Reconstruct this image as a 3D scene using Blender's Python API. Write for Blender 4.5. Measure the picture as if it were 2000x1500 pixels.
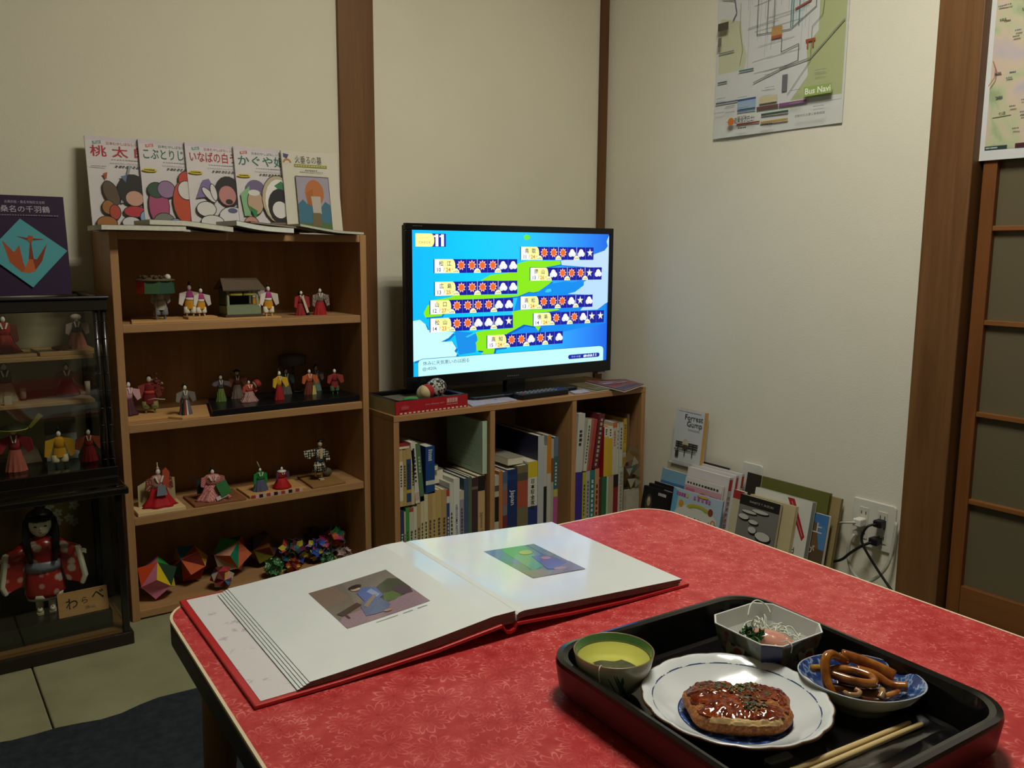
import bpy, math, random
from mathutils import Vector, Matrix, noise

for o in list(bpy.data.objects):
    bpy.data.objects.remove(o)
S = bpy.context.scene
COL = S.collection
PI = math.pi

# ---------------------------------------------------------------- camera
cam = bpy.data.cameras.new('camera')
cam.sensor_fit = 'HORIZONTAL'
cam.sensor_width = 36.0
cam.lens = 1695 / 2000 * 36.0
cam.clip_start = 0.02
camo = bpy.data.objects.new('camera', cam)
COL.objects.link(camo)
_y, _p, _r = math.radians(35.6), math.radians(8.65), math.radians(0.38)
_f = Vector((math.sin(_y) * math.cos(_p), math.cos(_y) * math.cos(_p), -math.sin(_p)))
_rt = Vector((math.cos(_y), -math.sin(_y), 0))
_up = _rt.cross(_f)
_r2 = _rt * math.cos(_r) + _up * math.sin(_r)
_u2 = -_rt * math.sin(_r) + _up * math.cos(_r)
camo.matrix_world = Matrix(((_r2.x, _u2.x, -_f.x, 0), (_r2.y, _u2.y, -_f.y, 0), (_r2.z, _u2.z, -_f.z, 0.85), (0, 0, 0, 1)))
S.camera = camo

# ---------------------------------------------------------------- world, exposure, lamps
W = bpy.data.worlds.new('room_ambient')
S.world = W
W.use_nodes = True
W.node_tree.nodes['Background'].inputs[0].default_value = (0.9, 0.95, 1.0, 1)
W.node_tree.nodes['Background'].inputs[1].default_value = 0.004
S.view_settings.view_transform = 'Standard'
S.view_settings.look = 'None'
S.view_settings.gamma = 1
S.view_settings.exposure = 0.0
S.view_settings.use_curve_mapping = False

LAMP = (1.02, 0.88, 2.02)
for k in range(3):                      # the three tubes of the ceiling lamp
    l = bpy.data.lights.new('lamp_tube_light', 'AREA')
    l.shape = 'RECTANGLE'
    l.size = 0.56
    l.size_y = 0.045
    l.energy = 6.6
    l.color = (1.0, 0.975, 0.86)
    lo = bpy.data.objects.new('lamp_tube_light', l)
    COL.objects.link(lo)
    lo.location = (LAMP[0], LAMP[1] + (k - 1) * 0.11, LAMP[2] - 0.012)

# ---------------------------------------------------------------- colour and material helpers
def lin(h):
    if not isinstance(h, str):
        return tuple(h)[:3]
    h = h.lstrip('#')
    out = []
    for i in (0, 2, 4):
        c = int(h[i:i + 2], 16) / 255
        out.append(c / 12.92 if c <= 0.04045 else ((c + 0.055) / 1.055) ** 2.4)
    return tuple(out)

_MC = {}
def newmat(key):
    m = bpy.data.materials.new(key)
    m.use_nodes = True
    nt = m.node_tree
    b = nt.nodes['Principled BSDF']
    return m, nt, b

def nd(nt, t, **kw):
    n = nt.nodes.new(t)
    for k, v in kw.items():
        if k in n.inputs:
            n.inputs[k].default_value = v
        else:
            setattr(n, k, v)
    return n

def ramp(nt, src, stops, interp='LINEAR'):
    r = nt.nodes.new('ShaderNodeValToRGB')
    r.color_ramp.interpolation = interp
    e = r.color_ramp.elements
    while len(e) < len(stops):
        e.new(0.5)
    for i, (p, c) in enumerate(stops):
        e[i].position = p
        e[i].color = tuple(lin(c)) + (1,)
    nt.links.new(src, r.inputs[0])
    return r

def mat(col, rough=0.6, spec=0.4, metal=0.0, coat=0.0, crough=0.08, var=0.06, vs=30, bump=0.0, bs=300, trans=0.0, ior=1.45, sss=0.0):
    key = ('m', str(col), rough, spec, metal, coat, crough, var, vs, bump, bs, trans, ior, sss)
    if key in _MC:
        return _MC[key]
    m, nt, b = newmat('paint')
    c = lin(col)
    b.inputs['Base Color'].default_value = (*c, 1)
    b.inputs['Roughness'].default_value = rough
    b.inputs['Specular IOR Level'].default_value = spec
    b.inputs['Metallic'].default_value = metal
    b.inputs['Coat Weight'].default_value = coat
    b.inputs['Coat Roughness'].default_value = crough
    b.inputs['Transmission Weight'].default_value = trans
    b.inputs['IOR'].default_value = ior
    b.inputs['Subsurface Weight'].default_value = sss
    if var or bump:
        tc = nd(nt, 'ShaderNodeTexCoord')
        if var:
            n = nd(nt, 'ShaderNodeTexNoise', Scale=vs, Detail=3.0)
            nt.links.new(tc.outputs['Object'], n.inputs['Vector'])
            r = ramp(nt, n.outputs['Fac'], [(0.3, tuple(x * (1 - var) for x in c)), (0.7, tuple(min(1, x * (1 + var)) for x in c))])
            nt.links.new(r.outputs[0], b.inputs['Base Color'])
        if bump:
            n2 = nd(nt, 'ShaderNodeTexNoise', Scale=bs, Detail=2.0)
            nt.links.new(tc.outputs['Object'], n2.inputs['Vector'])
            bp = nd(nt, 'ShaderNodeBump', Strength=bump, Distance=0.002)
            nt.links.new(n2.outputs['Fac'], bp.inputs['Height'])
            nt.links.new(bp.outputs[0], b.inputs['Normal'])
    _MC[key] = m
    return m

def ink(col, rough=0.55):
    return mat(col, rough=rough, spec=0.3, var=0)

def glow(col, st=1.0):
    key = ('g', str(col), st)
    if key in _MC:
        return _MC[key]
    m, nt, b = newmat('screen_light')
    b.inputs['Base Color'].default_value = (0, 0, 0, 1)
    b.inputs['Roughness'].default_value = 0.3
    b.inputs['Specular IOR Level'].default_value = 0.2
    b.inputs['Emission Color'].default_value = (*lin(col), 1)
    b.inputs['Emission Strength'].default_value = st
    _MC[key] = m
    return m

def wood(c1, c2, axis='X', scale=1.0, rough=0.45, coat=0.0, key=None, knots=0.25):
    key = ('w', str(c1), str(c2), axis, scale, rough, coat)
    if key in _MC:
        return _MC[key]
    m, nt, b = newmat('wood')
    tc = nd(nt, 'ShaderNodeTexCoord')
    mp = nd(nt, 'ShaderNodeMapping')
    sc = {'X': (1.2, 22, 22), 'Y': (22, 1.2, 22), 'Z': (22, 22, 1.2)}[axis]
    mp.inputs['Scale'].default_value = tuple(s * scale for s in sc)
    nt.links.new(tc.outputs['Object'], mp.inputs[0])
    n1 = nd(nt, 'ShaderNodeTexNoise', Scale=2.2, Detail=6.0, Roughness=0.6, Distortion=0.6)
    nt.links.new(mp.outputs[0], n1.inputs['Vector'])
    n2 = nd(nt, 'ShaderNodeTexNoise', Scale=3.0, Detail=2.0)
    nt.links.new(tc.outputs['Object'], n2.inputs['Vector'])
    mx = nd(nt, 'ShaderNodeMath', operation='ADD')
    ml = nd(nt, 'ShaderNodeMath', operation='MULTIPLY')
    ml.inputs[1].default_value = knots
    nt.links.new(n2.outputs['Fac'], ml.inputs[0])
    nt.links.new(n1.outputs['Fac'], mx.inputs[0])
    nt.links.new(ml.outputs[0], mx.inputs[1])
    r = ramp(nt, mx.outputs[0], [(0.35, c2), (0.8, c1)])
    nt.links.new(r.outputs[0], b.inputs['Base Color'])
    b.inputs['Roughness'].default_value = rough
    b.inputs['Specular IOR Level'].default_value = 0.35
    b.inputs['Coat Weight'].default_value = coat
    bp = nd(nt, 'ShaderNodeBump', Strength=0.08, Distance=0.001)
    nt.links.new(n1.outputs['Fac'], bp.inputs['Height'])
    nt.links.new(bp.outputs[0], b.inputs['Normal'])
    _MC[key] = m
    return m

def pattern(kind, c1, c2, scale=200, rough=0.6):
    key = ('p', kind, str(c1), str(c2), scale)
    if key in _MC:
        return _MC[key]
    m, nt, b = newmat('patterned_paper')
    tc = nd(nt, 'ShaderNodeTexCoord')
    if kind == 'check':
        t = nd(nt, 'ShaderNodeTexChecker', Scale=scale)
        nt.links.new(tc.outputs['Object'], t.inputs['Vector'])
        t.inputs['Color1'].default_value = (*lin(c1), 1)
        t.inputs['Color2'].default_value = (*lin(c2), 1)
        nt.links.new(t.outputs[0], b.inputs['Base Color'])
    else:
        if kind == 'stripe':
            t = nd(nt, 'ShaderNodeTexWave', Scale=scale, Distortion=0.0)
            t.bands_direction = 'X'
            out = t.outputs['Fac']
            st = [(0.45, c1), (0.55, c2)]
        elif kind == 'dots':
            t = nd(nt, 'ShaderNodeTexVoronoi', Scale=scale)
            out = t.outputs['Distance']
            st = [(0.28, c2), (0.36, c1)]
        elif kind == 'rings':
            t = nd(nt, 'ShaderNodeTexVoronoi', Scale=scale, Randomness=0.25)
            out = t.outputs['Distance']
            st = [(0.18, c1), (0.28, c2), (0.46, c2), (0.56, c1)]
        else:                                     # blotches
            t = nd(nt, 'ShaderNodeTexNoise', Scale=scale, Detail=3.0)
            out = t.outputs['Fac']
            st = [(0.47, c1), (0.55, c2)]
        nt.links.new(tc.outputs['Object'], t.inputs['Vector'])
        r = ramp(nt, out, st)
        nt.links.new(r.outputs[0], b.inputs['Base Color'])
    b.inputs['Roughness'].default_value = rough
    b.inputs['Specular IOR Level'].default_value = 0.3
    _MC[key] = m
    return m

# ---------------------------------------------------------------- mesh builder
_TXT = {}
def text_geo(s, bold=0.0):
    k = (s, bold)
    if k not in _TXT:
        c = bpy.data.curves.new('lettering', 'FONT')
        c.body = s
        c.size = 1.0
        c.align_x = 'CENTER'
        c.align_y = 'CENTER'
        c.resolution_u = 2
        c.offset = bold
        o = bpy.data.objects.new('lettering', c)
        me = bpy.data.meshes.new_from_object(o)
        vs = [tuple(v.co) for v in me.vertices]
        fs = [tuple(p.vertices) for p in me.polygons]
        bpy.data.objects.remove(o)
        bpy.data.curves.remove(c)
        bpy.data.meshes.remove(me)
        if vs:
            xs = [v[0] for v in vs]
            ys = [v[1] for v in vs]
            _TXT[k] = (vs, fs, min(xs), max(xs), min(ys), max(ys))
        else:
            _TXT[k] = ([], [], 0, 1, 0, 1)
    return _TXT[k]

def T(x, y, z):
    return Matrix.Translation((x, y, z))

def RX(a):
    return Matrix.Rotation(math.radians(a), 4, 'X')

def RY(a):
    return Matrix.Rotation(math.radians(a), 4, 'Y')

def RZ(a):
    return Matrix.Rotation(math.radians(a), 4, 'Z')

def SC(x, y, z):
    return Matrix.Diagonal((x, y, z, 1))

def frame(o, ex, ey):
    ex = Vector(ex).normalized()
    ey = Vector(ey).normalized()
    ez = ex.cross(ey)
    return Matrix(((ex.x, ey.x, ez.x, o[0]), (ex.y, ey.y, ez.y, o[1]), (ex.z, ey.z, ez.z, o[2]), (0, 0, 0, 1)))

class MB:
    def __init__(s):
        s.v, s.f, s.m, s.sm, s.mats = [], [], [], [], []

    def mi(s, m):
        if isinstance(m, str):
            m = mat(m)
        if m not in s.mats:
            s.mats.append(m)
        return s.mats.index(m)

    def add(s, vs, fs, m, smooth=False, M=None):
        b = len(s.v)
        i = s.mi(m)
        if M is not None:
            s.v += [tuple(M @ Vector(v)) for v in vs]
        else:
            s.v += [tuple(v) for v in vs]
        for f in fs:
            s.f.append(tuple(b + k for k in f))
            s.m.append(i)
            s.sm.append(smooth)
        return s

    def box(s, c, d, m, M=None):
        x, y, z = c
        a, b, e = d[0] / 2, d[1] / 2, d[2] / 2
        vs = [(x + i * a, y + j * b, z + k * e) for i in (-1, 1) for j in (-1, 1) for k in (-1, 1)]
        fs = [(0, 1, 3, 2), (4, 6, 7, 5), (0, 4, 5, 1), (2, 3, 7, 6), (0, 2, 6, 4), (1, 5, 7, 3)]
        return s.add(vs, fs, m, False, M)

    def bx(s, x0, x1, y0, y1, z0, z1, m, M=None):
        return s.box(((x0 + x1) / 2, (y0 + y1) / 2, (z0 + z1) / 2), (x1 - x0, y1 - y0, z1 - z0), m, M)

    def prism(s, pts, z0, z1, m, M=None, smooth=False):
        n = len(pts)
        a = sum(pts[i][0] * pts[(i + 1) % n][1] - pts[(i + 1) % n][0] * pts[i][1] for i in range(n))
        if a < 0:
            pts = pts[::-1]
        vs = [(p[0], p[1], z0) for p in pts] + [(p[0], p[1], z1) for p in pts]
        fs = [tuple(range(n - 1, -1, -1)), tuple(range(n, 2 * n))]
        fs += [(i, (i + 1) % n, n + (i + 1) % n, n + i) for i in range(n)]
        return s.add(vs, fs, m, smooth, M)

    def poly(s, pts, m, M=None):
        return s.add(pts, [tuple(range(len(pts)))], m, False, M)

    def lathe(s, prof, m, n=32, M=None, wob=None, smooth=True, closed=False, caps=(1, 1)):
        vs, fs = [], []
        for i, (r, z) in enumerate(prof):
            for k in range(n):
                th = 2 * PI * k / n
                q = r * (wob(th, i) if wob else 1)
                vs.append((q * math.cos(th), q * math.sin(th), z))
        L = len(prof)
        for i in range(L - 1 + (1 if closed else 0)):
            for k in range(n):
                a, b = i * n + k, i * n + (k + 1) % n
                c, d = ((i + 1) % L) * n + (k + 1) % n, ((i + 1) % L) * n + k
                fs.append((a, b, c, d))
        if not closed:
            if caps[0] and prof[0][0] > 1e-6:
                fs.append(tuple(range(n - 1, -1, -1)))
            if caps[1] and prof[-1][0] > 1e-6:
                fs.append(tuple((L - 1) * n + k for k in range(n)))
        return s.add(vs, fs, m, smooth, M)

    def ell(s, c, r, m, M=None, nu=14, nv=8):
        if not isinstance(r, (tuple, list)):
            r = (r, r, r)
        vs = [(c[0], c[1], c[2] + r[2])]
        for i in range(1, nv):
            ph = PI * i / nv
            for k in range(nu):
                th = 2 * PI * k / nu
                vs.append((c[0] + r[0] * math.sin(ph) * math.cos(th), c[1] + r[1] * math.sin(ph) * math.sin(th), c[2] + r[2] * math.cos(ph)))
        vs.append((c[0], c[1], c[2] - r[2]))
        fs = []
        for k in range(nu):
            fs.append((0, 1 + k, 1 + (k + 1) % nu))
            for i in range(nv - 2):
                a = 1 + i * nu
                fs.append((a + k, a + nu + k, a + nu + (k + 1) % nu, a + (k + 1) % nu))
            a = 1 + (nv - 2) * nu
            fs.append((a + k, len(vs) - 1, a + (k + 1) % nu))
        return s.add(vs, fs, m, True, M)

    def tube(s, path, r, m, n=8, closed=False, M=None, rad=None):
        P = [Vector(p) for p in path]
        L = len(P)
        vs, fs = [], []
        up = Vector((0, 0, 1))
        prev = None
        for i in range(L):
            if closed:
                d = P[(i + 1) % L] - P[i - 1]
            else:
                d = P[min(i + 1, L - 1)] - P[max(i - 1, 0)]
            d.normalize()
            if prev is None:
                a = d.cross(up)
                if a.length < 0.05:
                    a = d.cross(Vector((1, 0, 0)))
            else:
                a = prev - d * prev.dot(d)
            a.normalize()
            prev = a.copy()
            b = d.cross(a)
            q = rad[i] if rad else r
            for k in range(n):
                th = 2 * PI * k / n
                vs.append(tuple(P[i] + a * (q * math.cos(th)) + b * (q * math.sin(th))))
        for i in range(L if closed else L - 1):
            j = (i + 1) % L
            for k in range(n):
                fs.append((i * n + k, i * n + (k + 1) % n, j * n + (k + 1) % n, j * n + k))
        if not closed:
            fs.append(tuple(range(n - 1, -1, -1)))
            fs.append(tuple((L - 1) * n + k for k in range(n)))
        return s.add(vs, fs, m, True, M)

    def text(s, t, M, size, m, width=None, bold=0.0):
        vs, fs, x0, x1, y0, y1 = text_geo(t, bold)
        sx = size
        if width:
            sx = width / max(1e-6, (x1 - x0))
        cx, cy = (x0 + x1) / 2, (y0 + y1) / 2
        return s.add([((v[0] - cx) * sx, (v[1] - cy) * size, 0) for v in vs], fs, m, False, M)

    def build(s, name, parent=None, bevel=0.0, seg=2, subsurf=0):
        me = bpy.data.meshes.new(name)
        me.from_pydata(s.v, [], s.f)
        for m in s.mats:
            me.materials.append(m)
        me.polygons.foreach_set('material_index', s.m)
        me.polygons.foreach_set('use_smooth', s.sm)
        me.update()
        o = bpy.data.objects.new(name, me)
        COL.objects.link(o)
        if parent is not None:
            o.parent = parent
        if bevel:
            b = o.modifiers.new('bevel', 'BEVEL')
            b.width = bevel
            b.segments = seg
            b.limit_method = 'ANGLE'
            b.angle_limit = math.radians(40)
        if subsurf:
            q = o.modifiers.new('subd', 'SUBSURF')
            q.levels = subsurf
            q.render_levels = subsurf
        return o

class Art:
    """flat print: shapes laid out on a w by h rectangle, M puts its lower left corner and axes in place"""
    def __init__(s, mb, M, w, h, step=0.00012, mk=None):
        s.mb, s.M, s.w, s.h, s.z, s.step, s.mk = mb, M, w, h, 0.0, step, mk or ink

    def P(s, u, v):
        return (u * s.w, v * s.h, s.z)

    def poly(s, pts, c):
        s.z += s.step
        n = len(pts)
        a = sum(pts[i][0] * pts[(i + 1) % n][1] - pts[(i + 1) % n][0] * pts[i][1] for i in range(n))
        if a < 0:
            pts = pts[::-1]
        s.mb.poly([s.P(*p) for p in pts], s.mk(c) if not isinstance(c, bpy.types.Material) else c, s.M)

    def rect(s, u0, v0, u1, v1, c):
        s.poly([(u0, v0), (u1, v0), (u1, v1), (u0, v1)], c)

    def ell(s, cu, cv, ru, rv, c, n=18, rot=0, a0=0, a1=360):
        pts = []
        r = math.radians(rot)
        k = n if a1 - a0 >= 360 else n + 1
        for i in range(k):
            t = math.radians(a0 + (a1 - a0) * i / n)
            x, y = ru * math.cos(t) * s.w, rv * math.sin(t) * s.h
            x, y = x * math.cos(r) - y * math.sin(r), x * math.sin(r) + y * math.cos(r)
            pts.append((cu + x / s.w, cv + y / s.h))
        s.poly(pts, c)

    def line(s, pts, wd, c):
        for (a, b), (e, d) in zip(pts[:-1], pts[1:]):
            p, q = Vector((a * s.w, b * s.h)), Vector((e * s.w, d * s.h))
            t = q - p
            if t.length < 1e-9:
                continue
            t.normalize()
            nn = Vector((-t.y, t.x)) * wd / 2
            s.poly([((p - nn).x / s.w, (p - nn).y / s.h), ((q - nn).x / s.w, (q - nn).y / s.h), ((q + nn).x / s.w, (q + nn).y / s.h), ((p + nn).x / s.w, (p + nn).y / s.h)], c)

    def text(s, t, u, v, size, c, width=None, rot=0, bold=0.0):
        s.z += s.step
        M = s.M @ T(u * s.w, v * s.h, s.z) @ RZ(rot)
        s.mb.text(t, M, size, s.mk(c), width, bold)

    def dashes(s, u0, v0, u1, v1, n, c, seed=1):
        """small print too fine to read: short strokes in a row"""
        rr = random.Random(seed)
        for i in range(n):
            a, b = i / n, (i + 0.55 + 0.3 * rr.random()) / n
            if abs(u1 - u0) > abs(v1 - v0):
                pass
            s.poly([(u0 + (u1 - u0) * a, v0), (u0 + (u1 - u0) * b, v0), (u0 + (u1 - u0) * b, v1), (u0 + (u1 - u0) * a, v1)], c)

# ---------------------------------------------------------------- scene helpers
def thing(name, label, cat, loc=(0, 0, 0), rot=(0, 0, 0), group=None):
    o = bpy.data.objects.new(name, None)
    o.empty_display_size = 0.02
    COL.objects.link(o)
    o.location = loc
    o.rotation_euler = tuple(math.radians(a) for a in rot)
    o['label'] = label
    o['category'] = cat
    if group:
        o['group'] = group
    return o

def tag(o, label, cat, group=None):
    o['label'] = label
    o['category'] = cat
    if group:
        o['group'] = group
    return o

def struct(name, mb, label=None, bevel=0.0):
    o = mb.build(name, bevel=bevel) if isinstance(mb, MB) else mb
    o['kind'] = 'structure'
    if label:
        o['label'] = label
    return o

def bez(pts, n=10):
    """smooth Catmull-Rom path through points"""
    P = [Vector(p) for p in pts]
    P = [P[0] * 2 - P[1]] + P + [P[-1] * 2 - P[-2]]
    out = []
    for i in range(1, len(P) - 2):
        p0, p1, p2, p3 = P[i - 1:i + 3]
        for k in range(n):
            t = k / n
            out.append(0.5 * ((2 * p1) + (p2 - p0) * t + (2 * p0 - 5 * p1 + 4 * p2 - p3) * t * t + (3 * p1 - p0 - 3 * p2 + p3) * t ** 3))
    out.append(P[-2])
    return out

def rrect(w, d, r, n=6, cx=0, cy=0):
    pts = []
    for sx, sy, a0 in ((1, 1, 0), (-1, 1, 90), (-1, -1, 180), (1, -1, 270)):
        for k in range(n + 1):
            a = math.radians(a0 + 90 * k / n)
            pts.append((cx + sx * (w / 2 - r) + r * math.cos(a), cy + sy * (d / 2 - r) + r * math.sin(a)))
    return pts
# ================================================================ the room
WALL_Y, WALL_X, CEIL = 2.25, 1.985, 2.42
WOODP = wood('#74502d', '#5a3a1c', 'Z', 0.8, 0.5)
WOODD = wood('#684728', '#50351c', 'Z', 0.8, 0.5)
m_wall = mat('#d9d4c0', rough=0.85, spec=0.2, var=0.025, vs=3, bump=0.25, bs=420)
m_wall2 = mat('#dcd8c8', rough=0.85, spec=0.2, var=0.025, vs=3, bump=0.25, bs=420)

def tatami_mat():
    m, nt, b = newmat('tatami')
    tc = nd(nt, 'ShaderNodeTexCoord')
    w = nd(nt, 'ShaderNodeTexWave', Scale=95.0, Distortion=1.2, Detail=2.0)
    w.bands_direction = 'Y'
    nt.links.new(tc.outputs['Object'], w.inputs['Vector'])
    n = nd(nt, 'ShaderNodeTexNoise', Scale=9.0, Detail=4.0)
    nt.links.new(tc.outputs['Object'], n.inputs['Vector'])
    r = ramp(nt, n.outputs['Fac'], [(0.3, '#838360'), (0.7, '#979573')])
    mx = nd(nt, 'ShaderNodeMix', data_type='RGBA', blend_type='MULTIPLY')
    mx.inputs[0].default_value = 0.35
    nt.links.new(r.outputs[0], mx.inputs[6])
    r2 = ramp(nt, w.outputs['Fac'], [(0.2, '#a8a898'), (0.8, '#ffffff')])
    nt.links.new(r2.outputs[0], mx.inputs[7])
    nt.links.new(mx.outputs[2], b.inputs['Base Color'])
    bp = nd(nt, 'ShaderNodeBump', Strength=0.35, Distance=0.002)
    nt.links.new(w.outputs['Fac'], bp.inputs['Height'])
    nt.links.new(bp.outputs[0], b.inputs['Normal'])
    b.inputs['Roughness'].default_value = 0.7
    return m

X0R, Y0R = -1.65, -1.45
floor = struct('floor', MB().bx(X0R, WALL_X + 0.75, Y0R, WALL_Y + 0.02, -0.06, -0.012, mat('#4a4330', 0.9)), 'dark subfloor under the tatami mats')
mt = tatami_mat()
seam = 0.176
for (a, b_) in ((X0R, seam - 0.88), (seam - 0.88, seam), (seam, seam + 0.88), (seam + 0.88, WALL_X)):
    for (c, d) in ((Y0R, 0.45), (0.45, WALL_Y)):
        q = MB().bx(a + 0.0012, b_ - 0.0012, c + 0.0012, d - 0.0012, -0.012, 0.0, mt)
        q.build('tatami_mat', floor, bevel=0.003)

struct('wall_back', MB().bx(X0R, WALL_X + 0.1, WALL_Y, WALL_Y + 0.1, 0, CEIL, m_wall), 'pale plaster wall behind the bookshelf and television')
struct('wall_right', MB().bx(WALL_X, WALL_X + 0.1, 1.06, WALL_Y, 0, CEIL, m_wall2).bx(WALL_X, WALL_X + 0.1, Y0R, -0.85, 0, CEIL, m_wall2)
       .bx(WALL_X, WALL_X + 0.1, -0.85, 1.06, 1.84, CEIL, m_wall2), 'pale plaster wall with the bus map and the power outlets')
struct('wall_left', MB().bx(X0R - 0.1, X0R, Y0R, WALL_Y + 0.1, 0, CEIL, m_wall), 'plain plaster wall on the far left')
struct('wall_front', MB().bx(X0R - 0.1, WALL_X + 0.1, Y0R - 0.1, Y0R, 0, CEIL, m_wall), 'plain plaster wall behind the table')
struct('ceiling', MB().bx(X0R - 0.1, WALL_X + 0.1, Y0R - 0.1, WALL_Y + 0.1, CEIL, CEIL + 0.05, wood('#d6c9aa', '#c4b48e', 'Y', 0.6, 0.6)), 'wooden board ceiling')
struct('trim_1', MB().bx(1.027, 1.131, WALL_Y - 0.012, WALL_Y + 0.02, 0, CEIL, WOODP), 'brown wooden pillar in the wall behind the bookshelf', bevel=0.002)
struct('trim_2', MB().bx(1.953, WALL_X + 0.01, WALL_Y - 0.01, WALL_Y + 0.02, 0, CEIL, WOODD), 'narrow brown post in the corner behind the television', bevel=0.0015)
struct('trim_3', MB().bx(WALL_X - 0.012, WALL_X + 0.09, 1.013, 1.117, 0, CEIL, WOODP), 'wide brown wooden door post beside the power outlet', bevel=0.003)
struct('trim_4', MB().bx(WALL_X - 0.012, WALL_X + 0.09, -0.9, 1.012, 1.80, 1.86, WOODP), 'brown lintel above the sliding door', bevel=0.002)

# sliding glass door
dx = 2.022
fr = MB()
dw = wood('#7d4d25', '#663d1b', 'Z', 0.9, 0.45)
fr.bx(dx - 0.014, dx + 0.014, 0.975, 1.006, 0.0, 1.80, dw)           # stile
fr.bx(dx - 0.014, dx + 0.014, 0.10, 0.135, 0.0, 1.80, dw)
door = fr.build('door_1', bevel=0.002)
struct('door_1', door, 'wooden sliding door with dark glass panes')
MB().bx(dx - 0.013, dx + 0.013, 0.135, 0.975, 0.0, 0.075, wood('#7a4c25', '#63401f', 'Y', 0.9, 0.5)).build('bottom_rail', door, bevel=0.002)
zs = [0.075, 0.281, 0.488, 0.699, 0.909, 1.12, 1.33, 1.54, 1.77]
for z in zs[1:-1]:
    MB().bx(dx - 0.012, dx + 0.008, 0.135, 0.975, z - 0.0055, z + 0.0055, wood('#8a5a30', '#74481f', 'Y', 0.9, 0.5)).build('glazing_bar', door, bevel=0.001)
MB().bx(dx - 0.013, dx + 0.013, 0.135, 0.975, 1.77, 1.80, dw).build('top_rail', door)
gm, nt, b = newmat('door_glass')
b.inputs['Base Color'].default_value = (*lin('#8f8468'), 1)
b.inputs['Roughness'].default_value = 0.28
b.inputs['Transmission Weight'].default_value = 0.55
b.inputs['IOR'].default_value = 1.45
tc = nd(nt, 'ShaderNodeTexCoord')
vn = nd(nt, 'ShaderNodeTexNoise', Scale=180.0, Detail=2.0)
nt.links.new(tc.outputs['Object'], vn.inputs['Vector'])
bp = nd(nt, 'ShaderNodeBump', Strength=0.25, Distance=0.001)
nt.links.new(vn.outputs['Fac'], bp.inputs['Height'])
nt.links.new(bp.outputs[0], b.inputs['Normal'])
for za, zb in zip(zs[:-1], zs[1:]):
    MB().bx(dx + 0.001, dx + 0.005, 0.135, 0.975, za, zb, gm).build('glass_pane', door)
# second door leaf, further along the same track, behind the first
fr2 = MB().bx(dx + 0.034, dx + 0.06, -0.85, 0.16, 0.0, 1.80, dw)
struct('door_2', fr2, 'plain brown sliding door leaf beside the glass door')
# the corridor behind the glass
struct('wall_corridor', MB().bx(2.62, 2.70, Y0R, 1.6, 0, CEIL, mat('#6b5d44', 0.8)).bx(2.09, 2.62, 1.5, 1.6, 0, CEIL, mat('#6b5d44', 0.8)).bx(2.09, 2.62, Y0R - 0.1, Y0R, 0, CEIL, mat('#6b5d44', 0.8)).bx(2.09, 2.70, Y0R, 1.6, CEIL, CEIL + 0.05, mat('#6b5d44', 0.8)), 'dim brown corridor wall behind the glass door')

# ceiling lamp (above the frame)
lamp = thing('ceiling_lamp', 'white three-tube fluorescent lamp hanging from the ceiling', 'lamp', (LAMP[0], LAMP[1], CEIL))
lz = LAMP[2] - CEIL
MB().bx(-0.32, 0.32, -0.20, 0.20, lz + 0.04, lz + 0.075, mat('#e8e6dc', 0.4)).build('lamp_body', lamp, bevel=0.01)
MB().tube([(0, 0, lz + 0.07), (0, 0, 0)], 0.008, mat('#dddddd', 0.4)).build('lamp_cord', lamp)
for k in range(3):
    MB().tube([(-0.28, (k - 1) * 0.11, lz + 0.012), (0.28, (k - 1) * 0.11, lz + 0.012)], 0.014, glow('#fff3d2', 14.0), 10).build('tube', lamp)

# dark rug on the tatami with a wavy edge
pts = []
n = 60
for i in range(n + 1):
    x = -1.5 + 2.1 * i / n
    y = 1.64 + 0.010 * math.sin(x * 17 + 0.6) + 0.006 * math.sin(x * 41)
    pts.append((x, y))
for i in range(30):
    x = 0.6 + 1.2 * (i + 1) / 30
    pts.append((x, 1.635 + 0.01 * math.sin(x * 15)))
pts += [(1.8, -1.2), (-1.5, -1.2)]
tag(MB().prism(pts, 0.0005, 0.006, mat('#2a2e33', 0.95, spec=0.1, var=0.25, vs=60, bump=0.5, bs=500)).build('rug', bevel=0.002), 'dark grey rug on the tatami under the red table', 'rug')

# ---------------------------------------------------------------- wall maps
mp = thing('wall_map', 'bus map poster with green hills taped to the right wall', 'poster', (WALL_X - 0.004, 1.771, 1.176), (0, 0, 0))
mw, mh = 0.42, 0.594
pm = MB()
gx, gz = 8, 14
vs, fs = [], []
def sag(u, v):
    return -0.0004 - 0.006 * max(0, 0.12 - v) / 0.12 * (0.5 + 0.5 * math.sin(u * 6 + 0.4)) ** 2
for j in range(gz + 1):
    for i in range(gx + 1):
        u, v = i / gx, j / gz
        vs.append((sag(u, v), -u * mw, v * mh))
for j in range(gz):
    for i in range(gx):
        a = j * (gx + 1) + i
        fs.append((a, a + 1, a + gx + 2, a + gx + 1))
nb = len(vs)
vs += [(x + 0.0004, y, z) for x, y, z in vs]
fs += [tuple(nb + k for k in f[::-1]) for f in fs]
pm.add(vs, fs, mat('#c9ccc9', 0.5, var=0.03), True)
pm.build('sheet', mp)
am = MB()
A = Art(am, frame((-0.0012, 0, 0), (0, -1, 0), (0, 0, 1)), mw, mh, 0.00006)
A.rect(0.0, 0.10, 0.985, 0.995, '#c8cbcb')
A.poly([(0.05, 0.55), (0.20, 0.52), (0.22, 0.43), (0.26, 0.36), (0.24, 0.30), (0.02, 0.30), (0.02, 0.55)], '#bcc0a4')
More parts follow.
